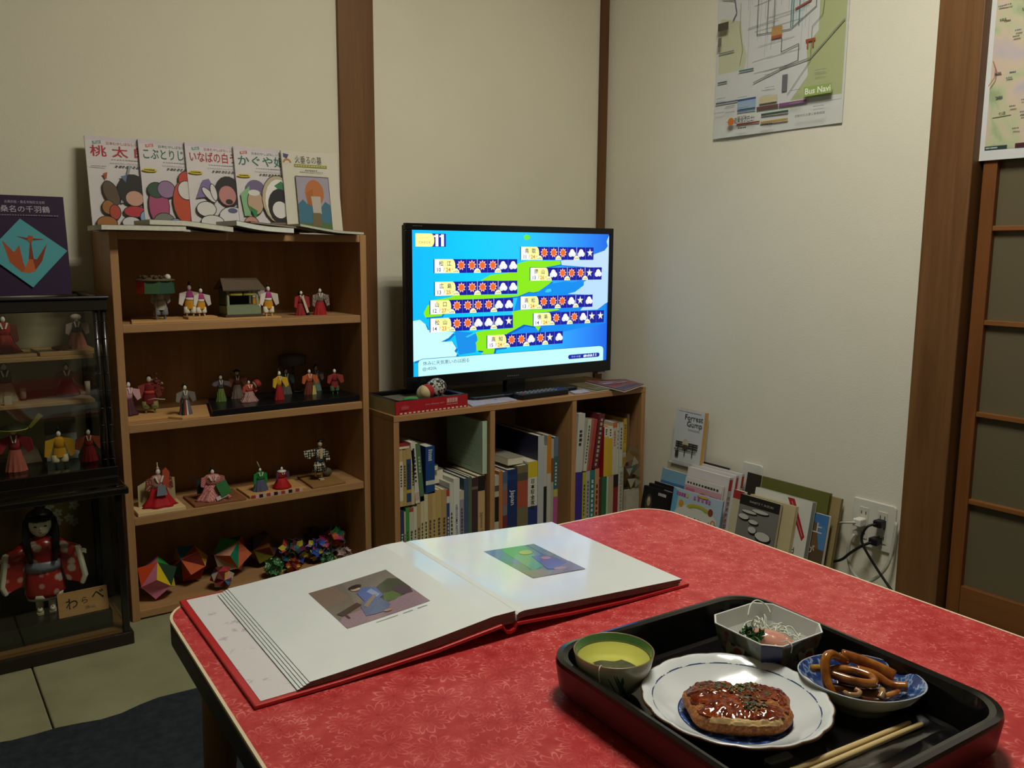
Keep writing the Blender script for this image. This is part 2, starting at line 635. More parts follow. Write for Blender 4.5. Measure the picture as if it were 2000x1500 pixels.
A.poly([(0.99, 0.98), (0.74, 0.98), (0.76, 0.75), (0.80, 0.60), (0.80, 0.40), (0.72, 0.345), (0.74, 0.22), (0.62, 0.125), (0.985, 0.12)], '#a9b184')
A.poly([(0.60, 0.98), (0.76, 0.95), (0.78, 0.60), (0.66, 0.44), (0.60, 0.46)], '#c2cdd0')
rr = random.Random(5)
for i in range(26):                                            # street grid, not quite regular
    u = 0.20 + 0.53 * rr.random()
    v0 = 0.30 + 0.35 * rr.random()
    A.line([(u, v0), (u + 0.004, v0 + 0.1 + 0.3 * rr.random())], 0.0009, rr.choice(['#8d9092', '#9a9ea0', '#7b8488', '#a6a7a0']))
for i in range(26):
    v = 0.25 + 0.70 * rr.random()
    u0 = 0.18 + 0.3 * rr.random()
    A.line([(u0, v), (u0 + 0.12 + 0.25 * rr.random(), v + 0.01)], 0.0009, rr.choice(['#8d9092', '#9a9ea0', '#7b8488']))
for cl, u in (('#5c7f78', 0.60), ('#5c7f78', 0.615), ('#54767a', 0.66), ('#82837a', 0.42), ('#82837a', 0.47)):
    A.line([(u, 0.44), (u, 0.98)], 0.003, cl)
for pts_, cl, wd in (([(0.34, 0.72), (0.34, 0.44), (0.60, 0.43), (0.78, 0.50), (0.78, 0.98)], '#5e6163', 0.002), ([(0.36, 0.70), (0.36, 0.66), (0.55, 0.67)], '#7d4f86', 0.004), ([(0.63, 0.51), (0.74, 0.53), (0.76, 0.64), (0.76, 0.98)], '#97564a', 0.005),
                     ([(0.20, 0.60), (0.20, 0.49), (0.23, 0.39), (0.21, 0.32)], '#6f7a4a', 0.0012), ([(0.84, 0.98), (0.85, 0.60), (0.83, 0.46), (0.76, 0.42), (0.76, 0.28), (0.60, 0.15)], '#57654c', 0.0012),
                     ([(0.54, 0.40), (0.54, 0.34), (0.67, 0.36), (0.67, 0.29), (0.53, 0.27)], '#4b4c50', 0.002), ([(0.33, 0.23), (0.55, 0.27), (0.76, 0.29), (0.985, 0.42)], '#82857e', 0.003), ([(0.04, 0.64), (0.15, 0.62), (0.17, 0.56), (0.14, 0.53)], '#55585a', 0.003)):
    A.line(pts_, wd, cl)
A.rect(0.46, 0.415, 0.54, 0.455, '#b08a58')
A.rect(0.46, 0.405, 0.54, 0.417, '#a45a3c')
A.rect(0.56, 0.17, 0.60, 0.24, '#6b6b70')
A.line([(0.72, 0.365), (0.79, 0.365)], 0.006, '#9c4f34')
A.line([(0.735, 0.335), (0.735, 0.365)], 0.004, '#9c4f34')
A.line([(0.775, 0.335), (0.775, 0.365)], 0.004, '#9c4f34')
for (a, b_, c, d, cl) in ((0.03, 0.255, 0.11, 0.262, '#5a6068'), (0.03, 0.39, 0.16, 0.396, '#7b7d80'), (0.02, 0.16, 0.21, 0.167, '#4a5a6c'), (0.21, 0.29, 0.33, 0.297, '#4c6a74'), (0.21, 0.12, 0.36, 0.165, '#93a9c2'), (0.21, 0.157, 0.36, 0.166, '#3b5a86'), (0.21, 0.108, 0.36, 0.115, '#4a7398'),
                          (0.37, 0.105, 0.54, 0.118, '#6d4a42'), (0.545, 0.105, 0.75, 0.118, '#7f4f80'), (0.41, 0.075, 0.62, 0.085, '#3f5246'), (0.41, 0.04, 0.62, 0.05, '#b08f4c'), (0.21, 0.048, 0.40, 0.056, '#96504c'), (0.39, 0.13, 0.53, 0.16, '#bfb894')):
    A.rect(a, b_, c, d, cl)
for i in range(22):
    v = 0.03 + 0.23 * rr.random()
    u = rr.choice([0.025, 0.12, 0.22, 0.42, 0.64, 0.8]) + 0.01 * rr.random()
    A.dashes(u, v, u + 0.08, v + 0.003, 9, '#7c8088', i)
A.rect(0.04, 0.49, 0.13, 0.525, '#4d4a40')
A.rect(0.045, 0.42, 0.075, 0.46, '#6a6a62')
A.ell(0.185, 0.066, 0.027, 0.018, '#c4702c')
A.text('遊乗全港巴士!', 0.295, 0.068, 0.017, '#3b3b3d', 0.07, bold=0.01)
A.rect(0.75, 0.125, 0.945, 0.165, '#8fa860')
A.text('Bus Navi', 0.848, 0.146, 0.021, '#e8ecd8', 0.075, bold=0.02)
A.text('京都市区主要公車路線図', 0.80, 0.048, 0.007, '#4a4c50', 0.09)
for a in (0.43, 0.46, 0.25):
    A.dashes(a, 0.028, a + 0.07, 0.034, 5, '#33363c', 3)
am.build('map_print', mp)

m2 = thing('wall_map', 'relief map poster with white border hung on the glass door', 'poster', (dx - 0.020, 1.022, 1.057))
w2, h2 = 0.60, 0.84
MB().bx(-0.0012, 0, -w2, 0, 0, h2, mat('#d2d5d6', 0.5, var=0.02)).build('sheet', m2)
tm, nt, b = newmat('relief_print')
tc = nd(nt, 'ShaderNodeTexCoord')
n1 = nd(nt, 'ShaderNodeTexNoise', Scale=9.0, Detail=7.0, Distortion=1.0)
nt.links.new(tc.outputs['Object'], n1.inputs['Vector'])
r1 = ramp(nt, n1.outputs['Fac'], [(0.30, '#90a278'), (0.42, '#b6bd98'), (0.50, '#cbb9a4'), (0.60, '#bfb3b6'), (0.72, '#a6a8c0')])
nt.links.new(r1.outputs[0], b.inputs['Base Color'])
b.inputs['Roughness'].default_value = 0.5
MB().bx(-0.0017, -0.0012, -w2 + 0.02, -0.02, 0.022, h2 - 0.02, tm).build('map_print', m2)
ar = MB()
A = Art(ar, frame((-0.0019, -0.02, 0.022), (0, -1, 0), (0, 0, 1)), w2 - 0.04, h2 - 0.042, 0.00006)
A.rect(0, 0, 0.085, 0.010, '#2c4240')
A.dashes(0.004, 0.003, 0.05, 0.007, 9, '#b8c4c0', 2)
A.rect(0.115, 0, 0.2, 0.012, '#4a2430')
A.text('七道', 0.055, 0.095, 0.008, '#3a4434')
A.line([(0.02, 0.085), (0.09, 0.088)], 0.0012, '#4a5a40')
rr = random.Random(9)
for i in range(30):
    A.dashes(0.02 + 0.12 * rr.random(), 0.03 + 0.40 * rr.random(), 0.03 + 0.13 * rr.random(), 0.034 + 0.40 * rr.random() * 0, 2, '#7a7a88', i) if False else None
for i in range(26):
    u, v = 0.01 + 0.13 * rr.random(), 0.03 + 0.45 * rr.random()
    A.dashes(u, v, u + 0.025, v + 0.004, 4, rr.choice(['#6a6880', '#74604e', '#5a6a58']), i)
A.line([(0.0, 0.17), (0.02, 0.19), (0.022, 0.215), (0.01, 0.235)], 0.0018, '#a8655a')
ar.build('map_lettering', m2)

# ---------------------------------------------------------------- outlets and cords
def outlet(name, label, y0, y1, z0, z1):
    t = thing(name, label, 'outlet', (WALL_X, (y0 + y1) / 2, z0))
    w, h = y1 - y0, z1 - z0
    pl = mat('#d2d1c6', 0.4, var=0.02)
    MB().prism(rrect(w, h, 0.008, 5, 0, h / 2), 0, 0.006, pl, frame((0, 0, 0), (0, -1, 0), (0, 0, 1))).build('wall_plate', t, bevel=0.002)
    return t, w, h
t, w, h = outlet('power_outlet', 'white double power outlet with plugs beside the door post', 1.131, 1.250, 0.111, 0.233)
for cy in (0.026, -0.026):
    s_ = MB().bx(-0.008, -0.004, cy - 0.013, cy + 0.013, 0.02, 0.102, mat('#c6c5ba', 0.4)).build('socket_insert', t, bevel=0.001)
    for zz in (0.035, 0.062, 0.088):
        for dy in (-0.006, 0.006):
            MB().bx(-0.0085, -0.0078, cy + dy - 0.001, cy + dy + 0.001, zz - 0.004, zz + 0.004, ink('#2c2a26')).build('slot', s_)
outlet('power_outlet', 'white single wall outlet half hidden behind the leaning books', 1.540, 1.610, 0.135, 0.253)

blk, gry, wht = mat('#17171a', 0.4, var=0), mat('#b3b3a8', 0.5, var=0.03), mat('#d9d8ce', 0.4, var=0)
px = WALL_X - 0.008
def cord(name, label, plug_c, plug_d, pm_, path, r, cm):
    t = thing(name, label, 'cable', plug_c)
    o = Vector(plug_c)
    MB().box((0, 0, 0), plug_d, pm_).build('plug', t, bevel=0.003)
    MB().tube([Vector(p) - o for p in bez(path, 8)], r, cm, 8).build('cable', t)
    return t
cord('mains_cable', 'black power cord from the upper plug running down behind the door post', (px - 0.013, 1.164, 0.186), (0.026, 0.022, 0.018), blk,
     [(px - 0.024, 1.166, 0.186), (px - 0.040, 1.180, 0.178), (px - 0.044, 1.190, 0.150), (px - 0.046, 1.180, 0.125), (px - 0.042, 1.14, 0.075), (px - 0.045, 1.09, 0.030), (px - 0.05, 1.05, 0.008), (px - 0.06, 0.98, 0.004)], 0.0032, blk)
cord('mains_cable', 'black power cord from the lower plug curving left behind the books', (px - 0.013, 1.172, 0.138), (0.026, 0.024, 0.018), blk,
     [(px - 0.024, 1.176, 0.136), (px - 0.034, 1.196, 0.122), (px - 0.037, 1.222, 0.098), (px - 0.034, 1.25, 0.070), (px - 0.022, 1.29, 0.052), (px - 0.012, 1.34, 0.048), (px - 0.008, 1.42, 0.04)], 0.0036, blk)
cord('mains_cable', 'white power cord whose plug points left towards the books', (px - 0.014, 1.218, 0.176), (0.028, 0.022, 0.020), wht,
     [(px - 0.026, 1.220, 0.176), (px - 0.036, 1.243, 0.172), (px - 0.024, 1.262, 0.164), (px - 0.006, 1.285, 0.150), (px - 0.003, 1.33, 0.12), (px - 0.003, 1.42, 0.06)], 0.0032, gry)
t = cord('mains_cable', 'thick grey cable looping below the outlet plate', (px - 0.010, 1.226, 0.146), (0.020, 0.014, 0.014), gry,
     [(px - 0.018, 1.227, 0.142), (px - 0.024, 1.235, 0.120), (px - 0.022, 1.238, 0.080), (px - 0.020, 1.225, 0.045), (px - 0.020, 1.195, 0.026), (px - 0.022, 1.16, 0.045), (px - 0.022, 1.132, 0.085), (px - 0.016, 1.124, 0.13), (px - 0.010, 1.121, 0.20)], 0.0042, gry)
# ================================================================ tall bookshelf
SHX0, SHX1, SHY0, SHY1 = 0.395, 1.003, 2.046, 2.244
wsX = wood('#ac8459', '#946c44', 'X', 0.9, 0.5)
wsZ = wood('#ac8459', '#946c44', 'Z', 0.9, 0.5)
wsB = wood('#9c7549', '#87623a', 'Z', 0.7, 0.6)
sh = thing('bookshelf', 'tall light wooden bookshelf with four tiers of paper dolls and origami', 'bookshelf', (SHX0, SHY0, 0))
W_, D_ = SHX1 - SHX0, SHY1 - SHY0
TH = 0.017
MB().bx(0, TH, 0, D_, 0, 0.89, wsZ).build('side_panel', sh, bevel=0.0012)
MB().bx(W_ - TH, W_, 0, D_, 0, 0.89, wsZ).build('side_panel', sh, bevel=0.0012)
MB().bx(TH, W_ - TH, 0.001, D_, 0.872, 0.89, wsX).build('top_panel', sh, bevel=0.0012)
TIER = {1: 0.686, 2: 0.460, 3: 0.245, 4: 0.022}
for k in (1, 2, 3):
    MB().bx(TH + 0.0005, W_ - TH - 0.0005, 0.004, D_ - 0.006, TIER[k] - 0.019, TIER[k], wsX).build('shelf', sh, bevel=0.0012)
MB().bx(TH, W_ - TH, 0.003, D_, 0.004, TIER[4], wsX).build('bottom_panel', sh, bevel=0.0012)
MB().bx(TH, W_ - TH, D_ - 0.005, D_, 0.02, 0.875, wsB).build('back_panel', sh)

# ---------------------------------------------------------------- books
def hard(col, **k):
    return mat(col, rough=0.42, spec=0.4, var=0.03, **k)
PAGE = pattern('stripe', '#d8d2bd', '#c6bfa8', 260)
PAGEW = mat('#dcd9cc', 0.8, var=0.05, vs=80)

def cover_book(name, label, loc, rot, w, h, th, col, art=None, page=PAGEW, spine=None, hardback=False, cat='book', rspine=None, sart=None):
    """a book standing upright: cover faces -Y, spine on the left (-X)"""
    t = thing(name, label, cat, loc, rot)
    c = 0.0025 if hardback else 0.0008
    ins = 0.003 if hardback else 0.0004
    m = hard(col)
    b_ = MB().bx(0, w, 0, c, 0, h, m).bx(0, w, th - c, th, 0, h, m).bx(0, c, c, th - c, 0, h, hard(spine) if spine else m)
    if rspine:
        b_.bx(w - c, w, c, th - c, 0, h, hard(rspine))
    b_.build('cover', t)
    MB().bx(c, w - ins, c, th - c, ins, h - ins, page).build('pages', t)
    if art:
        q = MB()
        art(Art(q, frame((0, -0.0002, 0), (1, 0, 0), (0, 0, 1)), w, h))
        q.build('cover_print', t)
    if sart:
        q = MB()
        sart(Art(q, frame((w + 0.0002, 0, 0), (0, 1, 0), (0, 0, 1)), th, h))
        q.build('spine_print', t)
    return t

INKR, INKG, INKK = '#a82832', '#2c6a58', '#2a2626'
def tale(title, col, tagcol, shapes, tw, sticker=True, sub=None):
    def f(A):
        A.rect(0.0, 0.0, 1, 1, '#cfc9c9')
        A.rect(0, 0.955, 1, 1, '#c9bfc4')
        A.poly([(0.10, 0.945), (0.22, 0.957), (0.225, 0.925), (0.105, 0.912)], tagcol)
        A.text('英訳', 0.162, 0.935, 0.007, '#e8dcd8', 0.014)
        A.text('日本むかしばなしシリーズ', 0.60, 0.932, 0.0075, col, 0.090)
        A.text(title, 0.06 + tw / 2 / A.w, 0.845, 0.027, col, tw, bold=0.012)
        A.dashes(0.35, 0.757, 0.80, 0.764, 11, '#8a8890', 4)
        A.dashes(0.33, 0.722, 0.82, 0.727, 14, '#9a989c', 7)
        A.dashes(0.40, 0.683, 0.86, 0.696, 9, '#3a3838', 8)
        if sticker:
            A.ell(0.13, 0.665, 0.115, 0.018, '#d2bf2e')
            A.dashes(0.05, 0.660, 0.21, 0.671, 7, '#3a3620', 5)
        shapes(A)
    return f

def outl(A, cu, cv, ru, rv, c, rot=0, o=0.012):
    A.ell(cu, cv, ru + o, rv + o * 0.7, INKK, rot=rot)
    A.ell(cu, cv, ru, rv, c, rot=rot)

def s_momo(A):
    A.dashes(0.05, 0.675, 0.27, 0.683, 10, '#55525a', 3)
    A.poly([(0.42, 0.30), (0.46, 0.30), (0.62, 0.70), (0.585, 0.70)], '#8d9299')
    A.poly([(0.20, 0.60), (0.27, 0.62), (0.25, 0.54)], '#a8502c')
    outl(A, 0.30, 0.40, 0.10, 0.13, '#5a4a38', 20)
    outl(A, 0.24, 0.25, 0.085, 0.07, '#97632f')
    outl(A, 0.33, 0.20, 0.075, 0.075, '#a8432e')
    A.ell(0.62, 0.44, 0.23, 0.17, INKK)
    A.poly([(0.45, 0.58), (0.55, 0.60), (0.52, 0.52)], '#5d6f8c')
    A.poly([(0.80, 0.60), (0.74, 0.50), (0.86, 0.50)], '#5d6f8c')
    outl(A, 0.63, 0.35, 0.13, 0.08, '#c09480')
    outl(A, 0.62, 0.21, 0.16, 0.055, '#b0323c')
    outl(A, 0.78, 0.15, 0.09, 0.07, '#7e9cc0')
    outl(A, 0.20, 0.08, 0.14, 0.07, '#9a642f')
    outl(A, 0.55, 0.09, 0.13, 0.06, '#c9c6c4')
    outl(A, 0.90, 0.20, 0.08, 0.10, '#a8432e')

def s_kobu(A):
    outl(A, 0.22, 0.28, 0.15, 0.20, '#a2486c')
    outl(A, 0.20, 0.45, 0.13, 0.08, '#33503c')
    outl(A, 0.35, 0.46, 0.13, 0.09, '#8e7092')
    outl(A, 0.66, 0.33, 0.22, 0.25, '#b8482c')
    outl(A, 0.72, 0.57, 0.17, 0.10, '#b8442c', -15)
    outl(A, 0.66, 0.46, 0.13, 0.10, '#cfc8c4')
    outl(A, 0.80, 0.38, 0.10, 0.08, '#d2cfcc')
    outl(A, 0.85, 0.12, 0.16, 0.13, '#6f86b0')
    outl(A, 0.28, 0.10, 0.16, 0.10, '#74756c')
    outl(A, 0.45, 0.06, 0.12, 0.08, '#8aa0c0')

def s_inaba(A):
    A.poly([(0.10, 0.38), (0.22, 0.58), (0.32, 0.60), (0.45, 0.42)], '#7a6a98')
    outl(A, 0.62, 0.47, 0.20, 0.16, INKK)
    outl(A, 0.60, 0.42, 0.14, 0.11, '#b87c78')
    A.ell(0.62, 0.35, 0.06, 0.03, INKK)
    outl(A, 0.30, 0.42, 0.05, 0.10, '#d0cac8', 40)
    outl(A, 0.38, 0.45, 0.045, 0.09, '#d0cac8', 10)
    outl(A, 0.24, 0.26, 0.15, 0.08, '#cfcac6')
    outl(A, 0.66, 0.18, 0.22, 0.11, '#d0cccc')
    A.ell(0.66, 0.25, 0.08, 0.03, '#55587c')
    outl(A, 0.32, 0.12, 0.18, 0.07, '#cdc8c4')
    outl(A, 0.88, 0.24, 0.09, 0.09, '#6f695a')

def s_kagu(A):
    A.ell(0.30, 0.52, 0.16, 0.10, '#6c5f80')
    A.poly([(0.04, 0.45), (0.20, 0.55), (0.18, 0.20), (0.08, 0.20)], '#7fae80')
    outl(A, 0.28, 0.36, 0.13, 0.14, '#b5997e')
    A.ell(0.27, 0.47, 0.10, 0.035, '#d0ccc8')
    outl(A, 0.68, 0.40, 0.28, 0.28, '#b3a688')
    A.ell(0.70, 0.38, 0.25, 0.26, '#dad8d2')
    A.poly([(0.62, 0.56), (0.75, 0.62), (0.85, 0.52), (0.72, 0.50)], '#3b7a50')
    A.poly([(0.16, 0.32), (0.30, 0.26), (0.26, 0.16)], '#2f7a46')
    outl(A, 0.70, 0.32, 0.20, 0.20, INKK)
    A.ell(0.69, 0.28, 0.13, 0.10, '#d2cfcc')
    A.poly([(0.42, 0.0), (0.50, 0.13), (0.92, 0.13), (0.98, 0.0)], '#6a645c')
    A.poly([(0.58, 0.0), (0.58, 0.11), (0.78, 0.11), (0.78, 0.0)], '#a83a30')
    outl(A, 0.18, 0.10, 0.12, 0.09, '#b8867a')

def s_hotaru(A):
    A.rect(0, 0, 1, 1, '#cbc6b6')
    A.poly([(0.03, 0.965), (0.13, 0.955), (0.09, 0.90), (0.03, 0.92)], '#4a4472')
    A.ell(0.09, 0.855, 0.075, 0.05, '#b07a48', a0=0, a1=180)
    A.ell(0.09, 0.85, 0.045, 0.03, '#cbc6b6', a0=0, a1=180)
    A.text('火垂るの墓', 0.47, 0.900, 0.021, '#3a332c', 0.072)
    A.poly([(0.21, 0.845), (0.80, 0.845), (0.80, 0.808), (0.21, 0.808)], '#8d8a3c')
    A.dashes(0.23, 0.820, 0.78, 0.833, 12, '#c2bd84', 4)
    A.dashes(0.40, 0.772, 0.62, 0.780, 6, '#4c4640', 4)
    A.dashes(0.30, 0.750, 0.72, 0.757, 12, '#6c665c', 9)
    A.rect(0.20, 0.03, 0.80, 0.70, '#55403a')
    A.rect(0.21, 0.04, 0.79, 0.69, '#9a93a2')
    A.poly([(0.21, 0.10), (0.79, 0.10), (0.79, 0.36), (0.70, 0.40), (0.62, 0.33), (0.38, 0.36), (0.30, 0.42), (0.21, 0.36)], '#3f6d82')
    A.rect(0.21, 0.04, 0.79, 0.14, '#4d6a3e')
    A.ell(0.52, 0.50, 0.17, 0.16, '#b06a3c')
    A.poly([(0.37, 0.50), (0.50, 0.55), (0.46, 0.34), (0.38, 0.36)], '#a3602f')
    A.poly([(0.45, 0.46), (0.62, 0.46), (0.62, 0.25), (0.47, 0.25)], '#b3aaa0')
    A.poly([(0.46, 0.26), (0.60, 0.26), (0.62, 0.10), (0.44, 0.10)], '#6f6042')

tops = [
    ('桃 太 郎', INKR, '#5b8c84', s_momo, 0.125, 0.0, 'paperback with red 桃太郎 title, leftmost of the books standing on the bookshelf'),
    ('こぶとりじいさん', INKG, '#c0695a', s_kobu, 0.150, 0.0, 'paperback with green こぶとりじい title and orange and purple drawing'),
    ('いなばの白うさぎ', INKR, '#5b8c84', s_inaba, 0.150, 0.0, 'paperback with red いなばの白 title and white rabbit shapes'),
    ('かぐや姫', INKG, '#b0503f', s_kagu, 0.120, 0.0, 'paperback with green かぐや title and bamboo shoot drawing'),
]
TX = [0.388, 0.500, 0.603, 0.716]
for i, (ti, co, tg, shp, tw, _, lb) in enumerate(tops):
    cover_book('paperback_book', lb, (TX[i], 2.176 - 0.009 * i, 0.8905), (-9, 0, 0), 0.149, 0.217 if i < 3 else 0.214, 0.0062, '#cfc9c9', tale(ti, co, tg, shp, tw, i > 0))
cover_book('paperback_book', 'cream paperback 火垂るの墓 with framed orange and blue picture, rightmost standing book', (0.832, 2.136, 0.8905), (-9, 0, 0), 0.150, 0.212, 0.007, '#cbc6b6', s_hotaru)

# booklets lying in front of them, curled and overlapping, sticking out over the front edge
def lying(label, pts, y0, y1, th, cov, edge, spine_w=0.0):
    t = thing('curled_booklet', label, 'booklet', (pts[0][0], y0, 0.8902))
    p = bez([(x, 0, z) for x, z in pts], 8)
    o = Vector((pts[0][0], 0, 0.8902))
    def slab(a, b, m, yy0, yy1, name):
        vs, fs = [], []
        for q in p:
            q = q - o
            for (yy, dz) in ((yy0, a), (yy1, a), (yy1, b), (yy0, b)):
                vs.append((q.x, yy, q.z + dz))
        n = len(p)
        for i in range(n - 1):
            for k in range(4):
                fs.append((i * 4 + k, i * 4 + (k + 1) % 4, (i + 1) * 4 + (k + 1) % 4, (i + 1) * 4 + k))
        fs += [(3, 2, 1, 0), tuple((n - 1) * 4 + k for k in range(4))]
        MB().add(vs, fs, m).build(name, t)
    d = y1 - y0
    slab(0.0, 0.0006, hard(cov), 0, d, 'cover')
    slab(0.0006, th - 0.0006, edge, 0.0004, d - 0.0004, 'pages')
    slab(th - 0.0006, th, hard(cov), 0, d, 'cover')
    return t
pe = mat('#cfcdbc', 0.8, var=0.06, vs=120)
lying('flat grey booklet with pale page edges under the 桃太郎 book', [(0.373, 0.8905), (0.46, 0.8905), (0.545, 0.8903)], 2.000, 2.155, 0.011, '#6d6a5c', pe)
lying('thick white booklet resting aslant on the flat grey booklet', [(0.470, 0.9030), (0.520, 0.9026), (0.550, 0.9018), (0.605, 0.8955), (0.650, 0.8905)], 2.002, 2.150, 0.0115, '#77746a', pe)
lying('curved white booklet drooping below the かぐや book', [(0.655, 0.9050), (0.690, 0.8985), (0.730, 0.8935), (0.790, 0.8904)], 1.992, 2.145, 0.012, '#5e5c54', mat('#d6dad2', 0.8, var=0.05, vs=120))
lying('thin brown booklet sliding down towards the cream paperback', [(0.700, 0.9130), (0.760, 0.9075), (0.810, 0.9030), (0.862, 0.8950)], 2.028, 2.140, 0.004, '#776a58', mat('#8d8470', 0.8))
lying('slim pale booklet at the right end of the bookshelf top', [(0.812, 0.9075), (0.860, 0.9000), (0.910, 0.8935), (0.978, 0.8904)], 2.006, 2.122, 0.006, '#8f8f80', mat('#bcbfae', 0.8, var=0.05, vs=120))

# ---------------------------------------------------------------- paper dolls
HAIR = mat('#15120f', 0.45, var=0)
FACE = mat('#d8d0c4', 0.6, var=0)
def paper(c):
    return c if not isinstance(c, str) else mat(c, 0.65, spec=0.25, var=0.06, vs=90)

def doll(label, x, y, z, h, face, robe, sleeve, skirt, kind='skirt', obi=None, hat=None, bw=0.36, sw=0.30, hair='cap', extra=None, lean=0, collar='#d8d2c6', sldrop=0.30, legs='#c8a070', name='paper_doll', splay=18):
    """h is the standing height; robe etc are colours or materials; face is the yaw in degrees (0 looks to -Y)"""
    t = thing(name, label, 'figurine', (x, y, z), (lean, 0, face))
    robe, sleeve, skirt = paper(robe), paper(sleeve), paper(skirt)
    hw = h * bw / 2
    if kind == 'skirt':                                  # pleated skirt
        wb = lambda th, i: 1 + 0.09 * math.cos(11 * th) * (1 - 0.5 * i)
        MB().lathe([(hw * 1.0, 0), (hw * 0.86, h * 0.18), (hw * 0.55, h * 0.46)], skirt, 44, wob=wb, smooth=False, M=SC(1, 0.72, 1)).build('skirt', t)
        top = 0.46
    elif kind == 'robe':                                 # long robe spreading on the ground to one side
        MB().lathe([(hw * 1.25, 0), (hw * 1.05, h * 0.06), (hw * 0.7, h * 0.25), (hw * 0.5, h * 0.46)], skirt, 30, wob=lambda th, i: 1 + 0.12 * math.cos(7 * th + 1), M=SC(1, 0.75, 1)).build('skirt', t)
        top = 0.46
    elif kind == 'trousers':
        for s in (-1, 1):
            MB().lathe([(hw * 0.42, h * 0.10), (hw * 0.46, h * 0.14), (hw * 0.40, h * 0.30)], skirt, 12, M=T(s * hw * 0.46, 0, 0)).build('trouser_leg', t)
            MB().bx(s * hw * 0.46 - hw * 0.10, s * hw * 0.46 + hw * 0.10, -hw * 0.3, hw * 0.1, 0, h * 0.11, paper(legs)).build('foot', t)
        MB().lathe([(hw * 0.80, h * 0.24), (hw * 0.66, h * 0.48)], robe, 20, M=SC(1, 0.6, 1), smooth=False).build('robe_skirt', t)
        top = 0.48
    elif kind == 'kneel':
        MB().lathe([(hw * 1.15, 0), (hw * 1.12, h * 0.08), (hw * 0.75, h * 0.30), (hw * 0.5, h * 0.45)], skirt, 26, wob=lambda th, i: 1 + 0.07 * math.cos(9 * th), M=SC(1, 0.9, 1)).build('skirt', t)
        top = 0.44
    tm = MB().lathe([(hw * 0.52, h * top * 0.96), (hw * 0.56, h * (top + 0.10)), (hw * 0.60, h * 0.70), (hw * 0.42, h * 0.765), (hw * 0.18, h * 0.785)], robe, 16, M=SC(1, 0.62, 1))
    tm.build('torso', t)
    if obi:
        MB().lathe([(hw * 0.58, h * (top + 0.00)), (hw * 0.60, h * (top + 0.09))], paper(obi), 16, M=SC(1, 0.66, 1)).build('sash', t)
    if collar:
        q = MB()
        for s in (-1, 1):
            q.prism([(s * hw * 0.05, h * 0.62), (s * hw * 0.16, h * 0.62), (s * hw * 0.34, h * 0.775), (s * hw * 0.20, h * 0.785)], 0, h * 0.012, paper(collar), frame((0, -hw * 0.40, 0), (1, 0, 0), (0, 0, 1)))
        q.build('collar', t)
    for s in (-1, 1):                                    # folded paper sleeves
        pts = [(0, 0), (h * sw * 0.9, -h * 0.05), (h * sw * 1.05, -h * sldrop), (h * sw * 0.62, -h * (sldrop + 0.06)), (h * sw * 0.18, -h * 0.17)]
        M = T(s * hw * 0.40, -hw * 0.10, h * 0.755) @ RZ(-s * splay) @ (SC(-1, 1, 1) if s < 0 else SC(1, 1, 1)) @ RX(90)
        MB().prism(pts, -h * 0.016, h * 0.016, sleeve, M).build('sleeve', t)
    hd = MB()
    hr = h * 0.072
    hd.ell((0, -hr * 0.1, h * 0.86), (hr * 0.82, hr * 0.85, hr * 1.12), FACE, nu=12, nv=8)
    hd.tube([(0, 0, h * 0.76), (0, 0, h * 0.83)], hr * 0.35, FACE, 8)
    hd.build('head', t)
    hm = MB()
    if hair == 'cap':
        hm.ell((0, hr * 0.35, h * 0.885), (hr * 0.98, hr * 0.95, hr * 1.10), HAIR, nu=12, nv=8)
    elif hair == 'long':
        hm.ell((0, hr * 0.35, h * 0.885), (hr * 1.05, hr * 0.95, hr * 1.12), HAIR, nu=12, nv=8)
        hm.prism([(-hr * 0.9, 0), (hr * 0.9, 0), (hr * 1.5, -h * 0.42), (-hr * 1.5, -h * 0.42)], -hr * 0.25, hr * 0.25, HAIR, T(0, hw * 0.45, h * 0.88) @ RX(84))
    elif hair == 'bun':
        hm.ell((0, hr * 0.35, h * 0.885), (hr * 1.2, hr * 1.0, hr * 1.12), HAIR, nu=12, nv=8)
        hm.ell((0, hr * 0.5, h * 0.97), (hr * 0.6, hr * 0.6, hr * 0.7), HAIR, nu=10, nv=6)
    if hm.v:
        hm.build('hair', t)
    if hat == 'tall':
        MB().lathe([(hr * 0.55, h * 0.93), (hr * 0.42, h * 1.02), (hr * 0.10, h * 1.06)], mat('#1b1714', 0.5, var=0), 10, M=T(0, hr * 0.4, 0)).build('hat', t)
    elif hat == 'gold':
        MB().lathe([(hr * 0.75, h * 0.93), (hr * 0.15, h * 1.0), (hr * 0.10, h * 1.10)], mat('#c9bfa4', 0.4, var=0), 8, M=T(0, hr * 0.2, 0)).build('hat', t)
    elif hat == 'feather':
        MB().tube([(0, 0, h * 0.90), (-hr * 0.6, 0, h * 1.05), (-hr * 1.5, 0, h * 1.22)], hr * 0.28, mat('#a99a86', 0.6, var=0), 6, rad=[hr * 0.22, hr * 0.30, hr * 0.18]).build('hat_plume', t)
    elif hat == 'straw':
        MB().lathe([(hr * 2.3, h * 0.905), (hr * 1.2, h * 0.955), (hr * 0.1, h * 0.985)], paper('#8b7a52'), 16).build('hat', t)
    if extra:
        extra(t, h, hw)
    return t

boardm = wood('#c79a62', '#b58650', 'X', 1.2, 0.6)
def board(label, pts, z, th, m=boardm, name='display_board'):
    x0 = sum(p[0] for p in pts) / len(pts)
    y0 = sum(p[1] for p in pts) / len(pts)
    o = MB().prism([(p[0] - x0, p[1] - y0) for p in pts], 0, th, m).build(name, bevel=0.0006)
    o.location = (x0, y0, z)
    return tag(o, label, 'board')

